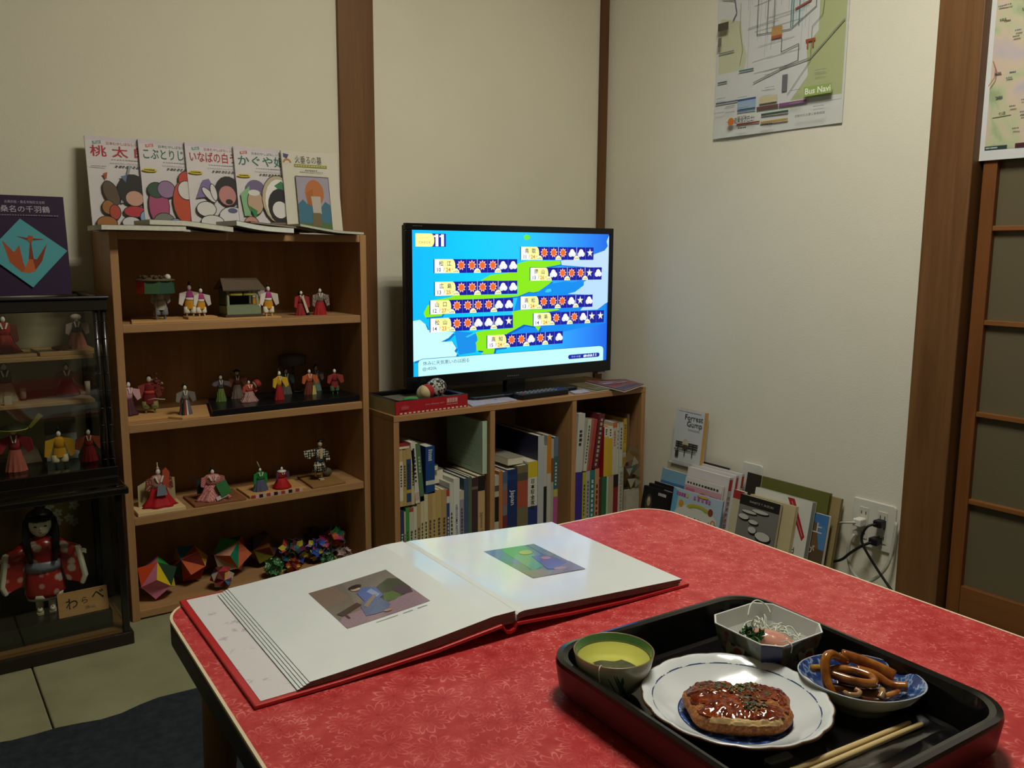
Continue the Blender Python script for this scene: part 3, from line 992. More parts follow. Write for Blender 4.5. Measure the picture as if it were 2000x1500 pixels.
# --- top tier
z1 = TIER[1] + 0.0003
board('long thin light wooden board under the paper festival procession', [(0.432, 2.052), (0.775, 2.052), (0.775, 2.175), (0.456, 2.175)], z1, 0.005)
b2 = board('short wooden board under the left pair of yellow paper dolls', [(0.555, 2.055), (0.622, 2.055), (0.622, 2.10), (0.555, 2.10)], z1 + 0.0053, 0.0055)
za = z1 + 0.0054
def umb(t, h, hw):
    st = mat('#8a8272', 0.6)
    MB().tube([(-0.013, -0.012, 0), (-0.010, -0.006, h * 0.95)], 0.0018, st, 6).build('umbrella_pole', t)
    cols = ['#2f5c44', '#27475c', '#3b3a36', '#6b3b2a', '#a5432f', '#41603f', '#2d4b3a', '#2f5c44']
    for k in range(8):
        a0, a1 = 2 * PI * k / 8, 2 * PI * (k + 1) / 8
        r, zt, zb = 0.041, h * 1.02, h * 0.68
        f = lambda a, rr, z: (-0.010 + rr * math.cos(a), -0.004 + rr * math.sin(a), z)
        MB().add([f(a0, r, zt), f(a1, r, zt), f(a1, r * 1.05, zb), f(a0, r * 1.05, zb), f(a0, r - 0.0008, zt), f(a1, r - 0.0008, zt), f(a1, r * 1.05 - 0.0008, zb), f(a0, r * 1.05 - 0.0008, zb)],
                 [(0, 3, 2, 1), (4, 5, 6, 7), (0, 1, 5, 4), (3, 7, 6, 2), (0, 4, 7, 3), (1, 2, 6, 5)], paper(cols[k])).build('umbrella_panel', t)
    MB().lathe([(0.043, h * 1.0), (0.043, h * 1.03), (0.028, h * 1.08), (0.002, h * 1.10)], paper('#5a4c38'), 18, M=T(-0.010, -0.004, 0)).build('umbrella_top', t)
    fl = MB()
    rr = random.Random(3)
    for k in range(16):
        a = rr.random() * 2 * PI
        q = 0.036 * math.sqrt(rr.random())
        fl.ell((-0.010 + q * math.cos(a), -0.004 + q * math.sin(a), h * 1.10), 0.0045, paper(rr.choice(['#6e5f48', '#544a3a', '#7f7460', '#4b3a2c'])), nu=6, nv=4)
    fl.ell((0.012, -0.030, h * 1.10), 0.007, paper('#d0ccc2'), nu=7, nv=5)
    o = fl.build('flower_heap', t)
    o['kind'] = 'stuff'
doll('grey-clad paper doll carrying a large flower-topped umbrella', 0.506, 2.10, za, 0.088, 0, '#a09a8a', '#8f8a7c', '#6c6e78', 'trousers', hair='cap', bw=0.42, sw=0.16, extra=umb, collar=None, legs='#56606c')
yel = dict(kind='trousers', obi='#cfc8ba', hat='tall', bw=0.40, sw=0.24, collar=None, legs='#c8a070', hair='none', sldrop=0.36)
doll('yellow and magenta paper doll in front, left of the paper hut', 0.590, 2.072, z1 + 0.0112, 0.068, 10, '#c98a1c', '#cfc8bc', '#d5cfbe', **yel)
doll('yellow and magenta paper doll half hidden behind, left of the paper hut', 0.583, 2.140, za, 0.080, -10, '#c98a1c', '#cfc8bc', '#d5cfbe', **yel)
doll('yellow and magenta paper doll in front, right of the paper hut', 0.752, 2.075, za, 0.076, 0, '#c98a1c', '#d5cec0', '#d5cfbe', **yel)
doll('yellow and magenta paper doll half hidden behind, right of the paper hut', 0.742, 2.145, za, 0.084, -6, '#c98a1c', '#cfc8bc', '#cdc6b8', **yel)
for o in list(bpy.data.objects):                       # magenta upper halves
    if o.name.startswith('torso') and o.parent and o.parent.get('label', '').startswith('yellow and magenta'):
        o.data.materials.clear()
        o.data.materials.append(paper('#a03a72'))
def redA(t, h, hw):
    MB().prism([(-0.003, 0), (0.003, 0), (0.014, -h * 0.62), (0.008, -h * 0.66)], -0.001, 0.001, paper('#b8b098'), T(0, -hw * 0.55, h * 0.74) @ RX(80)).build('ribbon', t)
    MB().prism([(0.004, 0), (0.020, 0), (0.014, h * 0.2), (0.006, h * 0.2)], -0.002, 0.002, paper('#17181a'), T(0, -hw * 0.4, 0) @ RX(90)).build('dark_panel', t)
doll('red paper doll with long black hair and pale ribbon, left of the far pair', 0.856, 2.125, z1, 0.066, 0, '#7a2a28', '#9a3030', '#8c2a2c', hair='long', bw=0.50, sw=0.22, extra=redA, sldrop=0.42)
doll('paper doll in white-patterned brown robe over red skirt, right end of top tier', 0.905, 2.120, z1, 0.072, 0, pattern('blotch', '#8d8276', '#43302a', 500), pattern('blotch', '#5a3a34', '#a09a90', 500), '#9b2226', hair='cap', bw=0.48, sw=0.24, sldrop=0.40)
# paper hut
hut = thing('paper_hut', 'grey-green paper teahouse with brown roof on the top tier', 'model house', (0.650, 2.072, z1 + 0.0056))
gg = paper('#7d8a6c')
HW, HD, HH = 0.082, 0.060, 0.088
MB().bx(-0.004, HW + 0.004, -0.002, HD, 0, 0.006, paper('#4a4030')).build('hut_base', hut)
MB().prism([(0, 0), (HW, 0), (HW, 0.014), (HW - 0.006, 0.022), (0, 0.022)], 0, HD, gg, frame((0, HD, 0.006), (1, 0, 0), (0, 0, 1))).build('lower_wall', hut)
for xx in (0.002, HW - 0.010):
    for yy in (0.002, HD - 0.006):
        MB().bx(xx, xx + 0.005, yy, yy + 0.004, 0.026, 0.066, paper('#8e967c')).build('post', hut)
MB().bx(0, HW, 0, 0.005, 0.060, 0.067, gg).build('lintel', hut)
MB().bx(0, 0.003, 0.004, HD, 0.026, 0.067, paper('#4f5644')).build('side_wall', hut)
MB().bx(0.003, HW, HD - 0.003, HD, 0.026, 0.067, paper('#2a2820')).build('rear_wall', hut)
roof = MB()
for sgn in (0, 1):
    yy0, yy1 = (-0.008, HD / 2) if sgn == 0 else (HD + 0.008, HD / 2)
    roof.add([(-0.010, yy0, 0.066), (HW + 0.010, yy0, 0.066), (HW + 0.002, yy1, 0.092), (-0.004, yy1, 0.092), (-0.010, yy0, 0.063), (HW + 0.010, yy0, 0.063), (HW + 0.002, yy1, 0.088), (-0.004, yy1, 0.088)],
             [(0, 1, 2, 3), (7, 6, 5, 4), (0, 4, 5, 1), (1, 5, 6, 2), (2, 6, 7, 3), (3, 7, 4, 0)], paper('#5d4f42'))
roof.build('roof', hut)
MB().tube([(0.010, 0.004, 0.054), (0.038, 0.004, 0.054)], 0.0042, paper('#b9b45a'), 10).build('rolled_blind', hut)
MB().tube([(0.042, 0.004, 0.054), (HW - 0.010, 0.004, 0.054)], 0.0042, paper('#b9b45a'), 10).build('rolled_blind', hut)
MB().tube([(0.006, 0.004, 0.054), (0.010, 0.004, 0.054)], 0.0045, paper('#8a4028'), 10).build('blind_end', hut)

# --- second tier
z2 = TIER[2] + 0.0003
board('light wooden board with stepped corner under the grey paper doll', [(0.414, 2.085), (0.506, 2.085), (0.530, 2.052), (0.592, 2.052), (0.628, 2.20), (0.414, 2.20)], z2, 0.005)
lac = board('black lacquered board under the paper dancers on the second tier', [(0.598, 2.050), (0.982, 2.060), (0.982, 2.235), (0.640, 2.225)], z2, 0.015, mat('#101114', 0.28, spec=0.5, var=0))
zb = z2 + 0.0053
zc = z2 + 0.0153
doll('pale pink paper doll at the left end of the second tier', 0.436, 2.150, zb, 0.084, 25, '#b98a94', '#c49aa2', '#4a2630', 'robe', hair='bun', bw=0.42, sw=0.24)
def flowers(t, h, hw):
    fm = MB()
    rr = random.Random(11)
    for k in range(22):
        fm.ell((0.016 + rr.uniform(-0.010, 0.012), 0.002 + rr.uniform(-0.008, 0.008), h * (0.52 + 0.5 * rr.random())), rr.uniform(0.003, 0.005), paper(rr.choice(['#6a2c2a', '#7c5a50', '#55201e', '#94766c'])), nu=6, nv=4)
    o = fm.build('blossom_spray', t)
    o['kind'] = 'stuff'
    MB().tube([(-0.004, -0.02, h * 0.36), (0.012, -0.024, h * 0.40), (0.024, -0.022, h * 0.37), (0.034, -0.02, h * 0.36)], 0.0012, paper('#b0a894'), 6).build('cord_bow', t)
doll('red paper doll with olive trousers holding a dark blossom spray', 0.484, 2.155, zb, 0.094, -15, '#6e1f22', '#7d3a34', '#7c7a4a', 'trousers', hair='cap', bw=0.44, sw=0.20, extra=flowers, collar=None, legs='#6a6638', obi='#b03a34')
def fan3(t, h, hw):
    q = MB()
    for s, c in ((-0.007, '#232f28'), (-0.0025, '#9a3a34'), (0.003, '#c9c2b4')):
        q.prism([(s - 0.002, 0), (s + 0.0025, 0), (s * 0.6 + 0.001, h * 0.48), (s * 0.6 - 0.001, h * 0.48)], -0.0012, 0.0012, paper(c), T(-0.002, -hw * 0.82, 0) @ RX(88))
    q.build('apron_strips', t)
doll('grey-robed paper doll with red and white striped apron', 0.548, 2.090, zb, 0.074, 0, '#6f6a66', '#77706a', '#5d5868', hair='bun', bw=0.40, sw=0.24, extra=fan3)
doll('paper doll in green skirt with raised sleeves on black board', 0.655, 2.165, zc, 0.070, 0, '#4c4448', '#5d565c', pattern('stripe', '#2c5030', '#7c8c38', 90), hair='cap', bw=0.36, sw=0.26, sldrop=0.14)
doll('brown paper doll with striped skirt and wide dark hat on black board', 0.704, 2.190, zc, 0.076, 0, '#6e4030', '#7c4a34', pattern('stripe', '#8a7468', '#3f2e2a', 120), hair='cap', bw=0.42, sw=0.26, hat=None, extra=lambda t, h, hw: MB().lathe([(0.011, h * 0.92), (0.004, h * 0.96), (0.001, h * 0.99)], HAIR, 14).build('hat', t))
def drum(t, h, hw):
    MB().lathe([(0.0095, 0), (0.0110, 0.004), (0.0110, 0.010), (0.0095, 0.014)], paper('#8c2c2a'), 14, M=T(0.014, -0.004, h * 0.72) @ RY(70)).build('hand_drum', t)
    MB().lathe([(0.0090, 0), (0.0090, 0.0012)], paper('#a8a294'), 14, M=T(0.013, -0.005, h * 0.722) @ RY(250)).build('drum_skin', t)
doll('kneeling paper doll in zigzag red robe holding a small drum', 0.712, 2.125, zc, 0.056, 10, '#b5523e', '#a04a3c', pattern('stripe', '#7c2c2c', '#a89c94', 110), 'robe', hair='cap', bw=0.70, sw=0.22, extra=drum)
doll('paper doll in yellow top and red skirt, left of the grey canopy', 0.785, 2.110, zc, 0.078, 15, '#c79a20', '#cca42c', '#992224', hair='bun', bw=0.32, sw=0.24)
doll('dark green and grey paper doll standing behind the yellow-topped doll', 0.832, 2.185, zc, 0.070, 0, '#2b3a34', '#33443c', '#5a5a52', hair='cap', bw=0.42, sw=0.22)
can = thing('paper_canopy', 'grey round paper canopy on a pole above the paper dancers', 'figurine', (0.858, 2.200, zc))
MB().tube([(0, 0, 0), (0, 0, 0.085)], 0.003, mat('#4a453e', 0.6)).build('pole', can)
MB().lathe([(0.034, 0.074), (0.033, 0.100), (0.004, 0.104)], paper('#67605c'), 28, wob=lambda th, i: 1 + 0.015 * math.cos(14 * th)).build('canopy', can)
MB().tube([(0, 0, 0.002), (0.012, -0.02, 0.004), (0.022, -0.03, 0.014), (0.034, -0.03, 0.026)], 0.0012, mat('#8a8478', 0.6)).build('trailing_cord', can)
doll('orange paper doll with yellow apron, right of the grey canopy', 0.882, 2.150, zc, 0.070, 0, '#b0532c', '#bb5f30', '#6a3524', hair='cap', bw=0.44, sw=0.24, hat=None, extra=lambda t, h, hw: MB().prism([(0.0, 0), (0.012, 0.0), (0.009, h * 0.34), (0.003, h * 0.34)], -0.001, 0.001, paper('#b5ab62'), T(0.002, -hw * 0.85, 0) @ RX(86)).build('apron', t))
doll('paper doll with teal and brown striped skirt at the back of the black board', 0.920, 2.195, zc, 0.072, 0, '#7a6a62', '#82746c', pattern('stripe', '#1f6a62', '#8c8070', 100), hair='bun', bw=0.40, sw=0.20)
doll('paper doll in red wide-sleeved top and green trousers at the right end', 0.940, 2.120, zc, 0.070, 0, '#7c2a28', '#95393a', '#3f5a3c', 'trousers', hair='none', bw=0.40, sw=0.26, legs='#41623f', collar=None, hat=None)

# --- third tier
z3 = TIER[3] + 0.0003
board('pale thick wooden board under the red hakama doll', [(0.421, 2.050), (0.527, 2.050), (0.527, 2.150), (0.421, 2.150)], z3, 0.0085, wood('#d8bd8e', '#c9aa78', 'X', 1.0, 0.6))
board('reddish brown board under the red checked doll', [(0.548, 2.052), (0.670, 2.050), (0.670, 2.155), (0.548, 2.155)], z3, 0.0055, wood('#8a5636', '#764628', 'X', 1.0, 0.6))
b3 = thing('display_board', 'wooden board with red, white and black striped front edge', 'board', (0.681, 2.052, z3))
MB().bx(0, 0.150, 0.003, 0.105, 0, 0.0055, boardm).build('board_plank', b3, bevel=0.0005)
for k in range(14):
    MB().bx(0.004 + k * 0.0094, 0.004 + (k + 1) * 0.0094 - 0.0006, 0.0, 0.0034, 0.0, 0.0075, paper(['#a03a34', '#c4a8a4', '#221e20', '#b9a09c'][k % 4])).build('stripe_segment', b3)
board('dark tan board under the black and white dancer doll', [(0.843, 2.052), (0.936, 2.056), (0.940, 2.180), (0.852, 2.180)], z3, 0.0055, wood('#94703f', '#7e5c30', 'X', 1.0, 0.6))
def scr(t, h, hw):
    pm_ = paper('#b3a87c')
    for a, b_ in (((-0.044, 0.010), (-0.006, 0.030)), ((-0.006, 0.030), (0.040, 0.012))):
        zt0, zt1 = (0.050, 0.062) if a[0] < -0.01 else (0.062, 0.060)
        MB().add([(*a, 0), (*b_, 0), (*b_, zt1), (*a, zt0), (a[0], a[1] + 0.001, 0), (b_[0], b_[1] + 0.001, 0), (b_[0], b_[1] + 0.001, zt1), (a[0], a[1] + 0.001, zt0)],
                 [(0, 1, 2, 3), (7, 6, 5, 4), (0, 4, 5, 1), (1, 5, 6, 2), (2, 6, 7, 3), (3, 7, 4, 0)], pm_).build('screen_panel', t)
    MB().prism([(0, 0), (0.010, 0.004), (0.014, 0.040), (0.006, 0.052), (-0.002, 0.046), (-0.004, 0.020)], -0.0015, 0.0015, paper('#a84832'), T(0.010, -0.010, h * 0.42) @ RX(90)).build('raised_drum_sleeve', t)
    MB().prism([(-0.012, 0), (0.012, 0), (0.008, h * 0.26), (-0.008, h * 0.26)], -0.001, 0.001, paper('#6e7880'), T(0.002, -hw * 0.70, h * 0.30) @ RX(86)).build('front_panel', t)
doll('doll in pointed gold hat and red hakama before a folded paper screen', 0.478, 2.092, z3 + 0.009, 0.094, 0, pattern('dots', '#b08a7c', '#8a3a32', 300), pattern('dots', '#7a3c30', '#c0a898', 260), '#a01820', 'robe', hair='cap', hat='gold', bw=0.66, sw=0.20, extra=scr)
def book_g(t, h, hw):
    g = MB().box((0, 0, 0), (0.026, 0.010, 0.034), paper('#2f6b38'), T(0.022, -0.022, h * 0.36) @ RY(-22) @ RX(-20))
    g.build('green_drum_box', t)
    MB().box((0, 0, 0), (0.027, 0.011, 0.009), paper('#bdb9ac'), T(0.0165, -0.0245, h * 0.36 - 0.0195) @ RY(-22) @ RX(-20)).build('white_band', t)
    MB().prism([(0, 0), (0.030, 0.0), (0.010, 0.034), (0.0, 0.036)], -0.002, 0.002, paper('#20292c'), T(-0.036, 0.006, h * 0.18) @ RX(80)).build('dark_train', t)
chk = pattern('check', '#a03038', '#c89c94', 420)
doll('kneeling doll in red and white checked kimono with green box', 0.602, 2.088, z3 + 0.006, 0.078, -8, chk, chk, chk, 'robe', hair='bun', bw=0.86, sw=0.20, extra=book_g)
doll('doll in bright green cloak with feathered hat beside a striped edge', 0.722, 2.095, z3 + 0.006, 0.062, 0, '#1f7a34', '#247f38', '#4c5468', 'skirt', hair='cap', hat='feather', bw=0.62, sw=0.16, sldrop=0.44, splay=4)
doll('small seated doll with white collar and red skirt', 0.776, 2.090, z3 + 0.006, 0.058, 12, '#8c1a20', '#55324c', '#a0181e', 'kneel', hair='cap', bw=0.70, sw=0.20, collar='#cfcabf', extra=lambda t, h, hw: MB().lathe([(0.010, h * 0.70), (0.012, h * 0.76), (0.004, h * 0.80)], paper('#d2cdc2'), 14).build('white_collar', t))
# the dancer stands on one leg, arms spread
bwp = pattern('rings', '#16140f', '#bdb8a4', 150)
dn = thing('paper_doll', 'dancing doll in black and white flower-print robe with spread sleeves', 'figurine', (0.893, 2.110, z3 + 0.006))
skinp = paper('#b7a582')
MB().tube([(0.0, 0, 0.003), (0.0, 0, 0.022), (-0.004, 0.002, 0.044)], 0.003, skinp, 8).build('leg', dn)
MB().bx(-0.009, 0.003, -0.010, 0.002, 0, 0.0035, skinp).build('foot', dn)
MB().tube([(-0.016, 0.004, 0.010), (-0.012, 0.003, 0.028), (-0.008, 0.002, 0.044)], 0.003, skinp, 8).build('leg', dn)
MB().lathe([(0.019, 0.022), (0.016, 0.036), (0.010, 0.052)], bwp, 18, M=T(-0.006, 0, 0) @ SC(1, 0.6, 1), wob=lambda th, i: 1 + 0.08 * math.cos(6 * th)).build('robe_skirt', dn)
MB().lathe([(0.0105, 0.046), (0.0115, 0.058)], paper('#252f3a'), 16, M=T(-0.005, 0, 0) @ SC(1, 0.7, 1)).build('sash', dn)
MB().lathe([(0.010, 0.056), (0.013, 0.070), (0.011, 0.082), (0.004, 0.086)], bwp, 16, M=T(-0.004, 0, 0) @ SC(1, 0.65, 1)).build('torso', dn)
MB().prism([(-0.003, 0.058), (0.003, 0.058), (0.004, 0.084), (-0.004, 0.084)], 0, 0.001, skinp, frame((-0.004, -0.0085, 0), (1, 0, 0), (0, 0, 1))).build('neckline', dn)
MB().prism([(0, 0), (-0.040, -0.002), (-0.034, -0.020), (-0.022, -0.024), (-0.006, -0.014)], -0.0015, 0.0015, bwp, T(-0.010, 0, 0.084) @ RX(90)).build('sleeve', dn)
MB().prism([(0, 0), (0.014, -0.008), (0.020, -0.034), (0.008, -0.036), (0.002, -0.016)], -0.0015, 0.0015, bwp, T(0.004, -0.002, 0.084) @ RX(90)).build('sleeve', dn)
hd_ = MB().ell((-0.003, 0, 0.096), (0.006, 0.006, 0.008), skinp)
hd_.tube([(-0.003, 0, 0.084), (-0.003, 0, 0.092)], 0.0022, skinp, 8)
hd_.build('head', dn)
MB().ell((-0.001, 0.002, 0.102), (0.008, 0.007, 0.006), HAIR).build('hair', dn)
MB().tube([(-0.003, 0.002, 0.104), (0.004, 0.003, 0.112), (0.012, 0.003, 0.106)], 0.0022, mat('#2a2620', 0.6), 6).build('headscarf_knot', dn)
MB().ell((0.024, 0.022, 0.012), (0.014, 0.010, 0.012), paper('#57503f')).build('wicker_basket', dn)

# ---------------------------------------------------------------- bottom tier: origami balls
PH = (1 + 5 ** 0.5) / 2
ICO = [Vector(v).normalized() for v in [(0, 1, PH), (0, -1, PH), (0, 1, -PH), (0, -1, -PH), (1, PH, 0), (-1, PH, 0), (1, -PH, 0), (-1, -PH, 0), (PH, 0, 1), (-PH, 0, 1), (PH, 0, -1), (-PH, 0, -1)]]
ICF = []
for a in range(12):
    for b in range(a + 1, 12):
        for c in range(b + 1, 12):
            if all((ICO[p] - ICO[q]).length < 1.1 for p, q in ((a, b), (b, c), (a, c))):
                f = (a, b, c)
                if (ICO[b] - ICO[a]).cross(ICO[c] - ICO[a]).dot(ICO[a]) < 0:
                    f = (a, c, b)
                ICF.append(f)
CUBEV = [Vector(v).normalized() for v in [(1, 0, 0), (-1, 0, 0), (0, 1, 0), (0, -1, 0), (0, 0, 1), (0, 0, -1)]]
OCF = [(4, 0, 2), (4, 2, 1), (4, 1, 3), (4, 3, 0), (5, 2, 0), (5, 1, 2), (5, 3, 1), (5, 0, 3)]
def star_ball(label, c, r, pal, seed, rot, octa=True, name='origami_ball', k_in=0.72):
    """modular origami ball: pointed paper pyramids on the faces of a polyhedron"""
    rr = random.Random(seed)
    t = thing(name, label, 'origami ball', c, rot)
    V, Fc = (CUBEV, OCF) if octa else (ICO, ICF)
    kin = k_in if not octa else 0.90
    out = 1.02
    lo = 1e9
    for f in Fc:
        a, b, d = (V[i] * r * kin for i in f)
        n = (a + b + d).normalized()
        tip = n * r * out
        q = MB()
        cs = [pal[rr.randrange(len(pal))] for _ in range(3)]
        for (p1, p2), col in zip(((a, b), (b, d), (d, a)), cs):
            q.add([p1, p2, tip], [(0, 1, 2)], paper(col))
        q.add([a * 0.5, b * 0.5, d * 0.5], [(0, 2, 1)], paper(cs[0]))
        q.build('paper_point', t)
    return t
P1 = ['#c9b01c', '#c97a98', '#c2441c', '#2f8c34', '#b8ae98', '#3a1f5c', '#1c3a26', '#bb4418', '#c4a61c']
P2 = ['#28606e', '#b8562c', '#6e2420', '#c0952c', '#8a1f28', '#1f4a4c', '#20282a', '#a0402c']
P3 = ['#2d6e2c', '#bb5a32', '#c08c74', '#1c2a66', '#b04426', '#1a7a5c', '#b09a7c', '#c06040']
P4 = ['#c4a820', '#b37a84', '#8c2c28', '#3d6ea0', '#a8a08c', '#5a2420', '#a03034']
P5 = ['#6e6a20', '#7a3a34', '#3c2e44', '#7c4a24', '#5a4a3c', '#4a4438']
star_ball('large origami ball in yellow, pink and orange at the left of the bottom tier', (0.467, 2.112, 0.073), 0.0520, P1, 4, (20, -12, 28))
star_ball('large origami ball in teal, orange and dark red behind the yellow one', (0.556, 2.165, 0.073), 0.0500, P2, 8, (8, 30, 50))
star_ball('large origami ball with salmon, navy and green facets in the middle', (0.662, 2.165, 0.076), 0.0540, P3, 5, (35, 10, 15))
star_ball('small origami ball with yellow cap and blue base facets', (0.612, 2.080, 0.052), 0.0292, P4, 13, (15, 20, 30), octa=False, k_in=0.86)
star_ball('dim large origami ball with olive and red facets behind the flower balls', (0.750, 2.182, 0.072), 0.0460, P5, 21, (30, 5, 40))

def flower_ball(label, c, r, pal, centre, seed, rot, pm_=None):
    rr = random.Random(seed)
    t = thing('origami_flower_ball', label, 'origami ball', c, rot)
    for v in ICO:
        q = MB()
        up = v
        ax = up.orthogonal().normalized()
        by = up.cross(ax)
        for k in range(5):
            a = 2 * PI * k / 5
            d = ax * math.cos(a) + by * math.sin(a)
            s = up.cross(d)
            base = up * r * 0.35
            tip = (up * 0.88 + d * 0.56) * r
            l1 = (up * 0.76 + d * 0.30 + s * 0.24) * r
            l2 = (up * 0.76 + d * 0.30 - s * 0.24) * r
            col = pm_ or paper(pal[rr.randrange(len(pal))])
            q.add([base, l1, tip, l2], [(0, 1, 2), (0, 2, 3)], col)
            q.add([base, l1 * 0.97, (up * 0.62 + d * 0.34) * r, l2 * 0.97], [(0, 2, 1), (0, 3, 2)], col)
            q.add([up * r * 0.5, up * r * 0.5 + s * r * 0.03, (up * 0.78 + d * 0.16) * r, up * r * 0.5 - s * r * 0.03], [(0, 1, 2), (0, 2, 3)], paper(centre))
        q.build('paper_flower', t)
    o = MB().ell((0, 0, 0), r * 0.62, pm_ or paper(pal[0]), nu=10, nv=7).build('core', t)
    return t
FP = ['#245a62', '#a83a30', '#b3a52c', '#b06a86', '#2e4a94', '#30343c', '#5a2a3c']
flower_ball('multicoloured origami flower ball with teal, pink and yellow petals', (0.812, 2.120, 0.066), 0.039, FP, '#b8a8a8', 2, (20, 10, 0))
flower_ball('blue and pink origami flower ball with a bright yellow petal', (0.876, 2.118, 0.058), 0.031, ['#2a4a9c', '#243c80', '#a85a74', '#8c6a84', '#b3a52c'], '#c0b4b0', 6, (0, 25, 10))
flower_ball('origami flower ball with orange, green and magenta petals by the side panel', (0.936, 2.150, 0.067), 0.040, ['#b8502c', '#2f8a44', '#a83a74', '#3a3c40', '#24584c', '#6a6058'], '#aaa29a', 9, (15, -20, 25))
flower_ball('green and white dotted origami flower ball in front', (0.743, 2.078, 0.051), 0.0260, ['#2f6a34'], '#c4bdb0', 3, (10, 0, 20), pattern('dots', '#2c6a34', '#aab89a', 160))
flower_ball('small green origami flower ball with white stamens', (0.887, 2.068, 0.043), 0.0205, ['#2f6a34'], '#b9b8a8', 5, (30, 0, 0), pattern('dots', '#2a5f34', '#88a684', 160))
flower_ball('small pinkish grey origami flower ball beside the green one', (0.934, 2.072, 0.045), 0.0225, ['#9c8480', '#8a746e', '#aa948c'], '#b8a49a', 7, (0, 12, 40))
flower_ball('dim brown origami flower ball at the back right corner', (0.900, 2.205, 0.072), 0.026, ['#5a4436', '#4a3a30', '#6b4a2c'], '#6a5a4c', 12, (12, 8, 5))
flower_ball('small dark red and yellow origami flower ball on the shelf board', (0.795, 2.078, 0.043), 0.0205, ['#7c2420', '#a83028', '#b59a24'], '#b5a040', 15, (40, 5, 5))
# ================================================================ glass doll cases on the left
lacq = mat('#17130f', 0.25, spec=0.5, var=0.1, coat=0.3)
lacq2 = mat('#241d17', 0.35, spec=0.45, var=0.15, vs=8)
gl, nt, b = newmat('case_glass')
for n_ in list(nt.nodes):
    if n_.type == 'BSDF_PRINCIPLED':
        nt.nodes.remove(n_)
out = [n_ for n_ in nt.nodes if n_.type == 'OUTPUT_MATERIAL'][0]
tr = nd(nt, 'ShaderNodeBsdfTransparent')
tr.inputs[0].default_value = (0.95, 0.97, 0.95, 1)
gs = nd(nt, 'ShaderNodeBsdfGlossy')
gs.inputs['Roughness'].default_value = 0.03
lw = nd(nt, 'ShaderNodeLayerWeight', Blend=0.5)
pw = nd(nt, 'ShaderNodeMath', operation='POWER')
pw.inputs[1].default_value = 4.0
nt.links.new(lw.outputs['Facing'], pw.inputs[0])
fz = nd(nt, 'ShaderNodeMath', operation='MULTIPLY_ADD')
fz.inputs[1].default_value = 0.5
fz.inputs[2].default_value = 0.035
nt.links.new(pw.outputs[0], fz.inputs[0])
mxs = nd(nt, 'ShaderNodeMixShader')
nt.links.new(fz.outputs[0], mxs.inputs[0])
nt.links.new(tr.outputs[0], mxs.inputs[1])
nt.links.new(gs.outputs[0], mxs.inputs[2])
nt.links.new(mxs.outputs[0], out.inputs['Surface'])
GLASS = gl

# lower case
LX0, LX1, LY0, LY1 = -0.12, 0.374, 1.930, 2.238
lc = thing('doll_display_case', 'large black-framed glass case with the long-haired doll, standing on the tatami', 'display case', (LX0, LY0, 0))
w, d = LX1 - LX0, LY1 - LY0
MB().bx(0, w, 0, d, 0, 0.028, lacq2).build('plinth', lc, bevel=0.002)
MB().bx(0.012, w - 0.006, 0.010, d - 0.004, 0.028, 0.034, wood('#7a5a34', '#64481f', 'X', 1, 0.4)).build('case_floor', lc)
MB().bx(0.012, w - 0.034, 0.036, d - 0.02, 0.034, 0.074, lacq).build('platform', lc, bevel=0.002)
for xx in (0.006, w - 0.020):
    for yy in (0.006, d - 0.022):
        MB().bx(xx, xx + 0.014, yy, yy + 0.014, 0.028, 0.337, lacq).build('corner_post', lc, bevel=0.002)
MB().bx(0.012, w - 0.012, d - 0.009, d - 0.004, 0.03, 0.337, mat('#6b5228', 0.45, metal=0.0, var=0.2, vs=5)).build('back_panel', lc)
for (xa, xb, ya, yb) in ((0.0, w + 0.006, -0.006, 0.014), (w - 0.016, w + 0.006, 0.014, d - 0.002), (0.0, w - 0.016, d - 0.020, d - 0.002), (0.0, 0.02, 0.014, d - 0.02)):
    MB().bx(xa, xb, ya, yb, 0.337, 0.352, lacq).build('lid_frame', lc, bevel=0.003)
MB().bx(0.02, w - 0.016, 0.014, d - 0.020, 0.345, 0.349, GLASS).build('lid_glass', lc)
MB().bx(0.020, w - 0.020, 0.009, 0.012, 0.034, 0.337, GLASS).build('glass_pane', lc)
MB().bx(w - 0.012, w - 0.009, 0.020, d - 0.022, 0.034, 0.337, GLASS).build('glass_pane', lc)
rr = random.Random(4)
for k in range(11):                                   # blossoms painted on the back panel
    bxn, bzn = 0.400 + rr.uniform(-0.045, 0.045), 0.250 + rr.uniform(-0.05, 0.035)
    q = MB()
    A = Art(q, frame((bxn, d - 0.0095, bzn), (1, 0, 0), (0, 0, 1)), 1, 1, 0.0001)
    s_ = rr.uniform(0.006, 0.010)
    a0 = rr.random() * 72
    for j in range(5):
        a = math.radians(a0 + 72 * j)
        A.ell(s_ * 0.75 * math.cos(a), s_ * 0.75 * math.sin(a), s_ * 0.62, s_ * 0.45, '#8d8676', 9, rot=a0 + 72 * j)
    q.build('painted_blossom', lc)

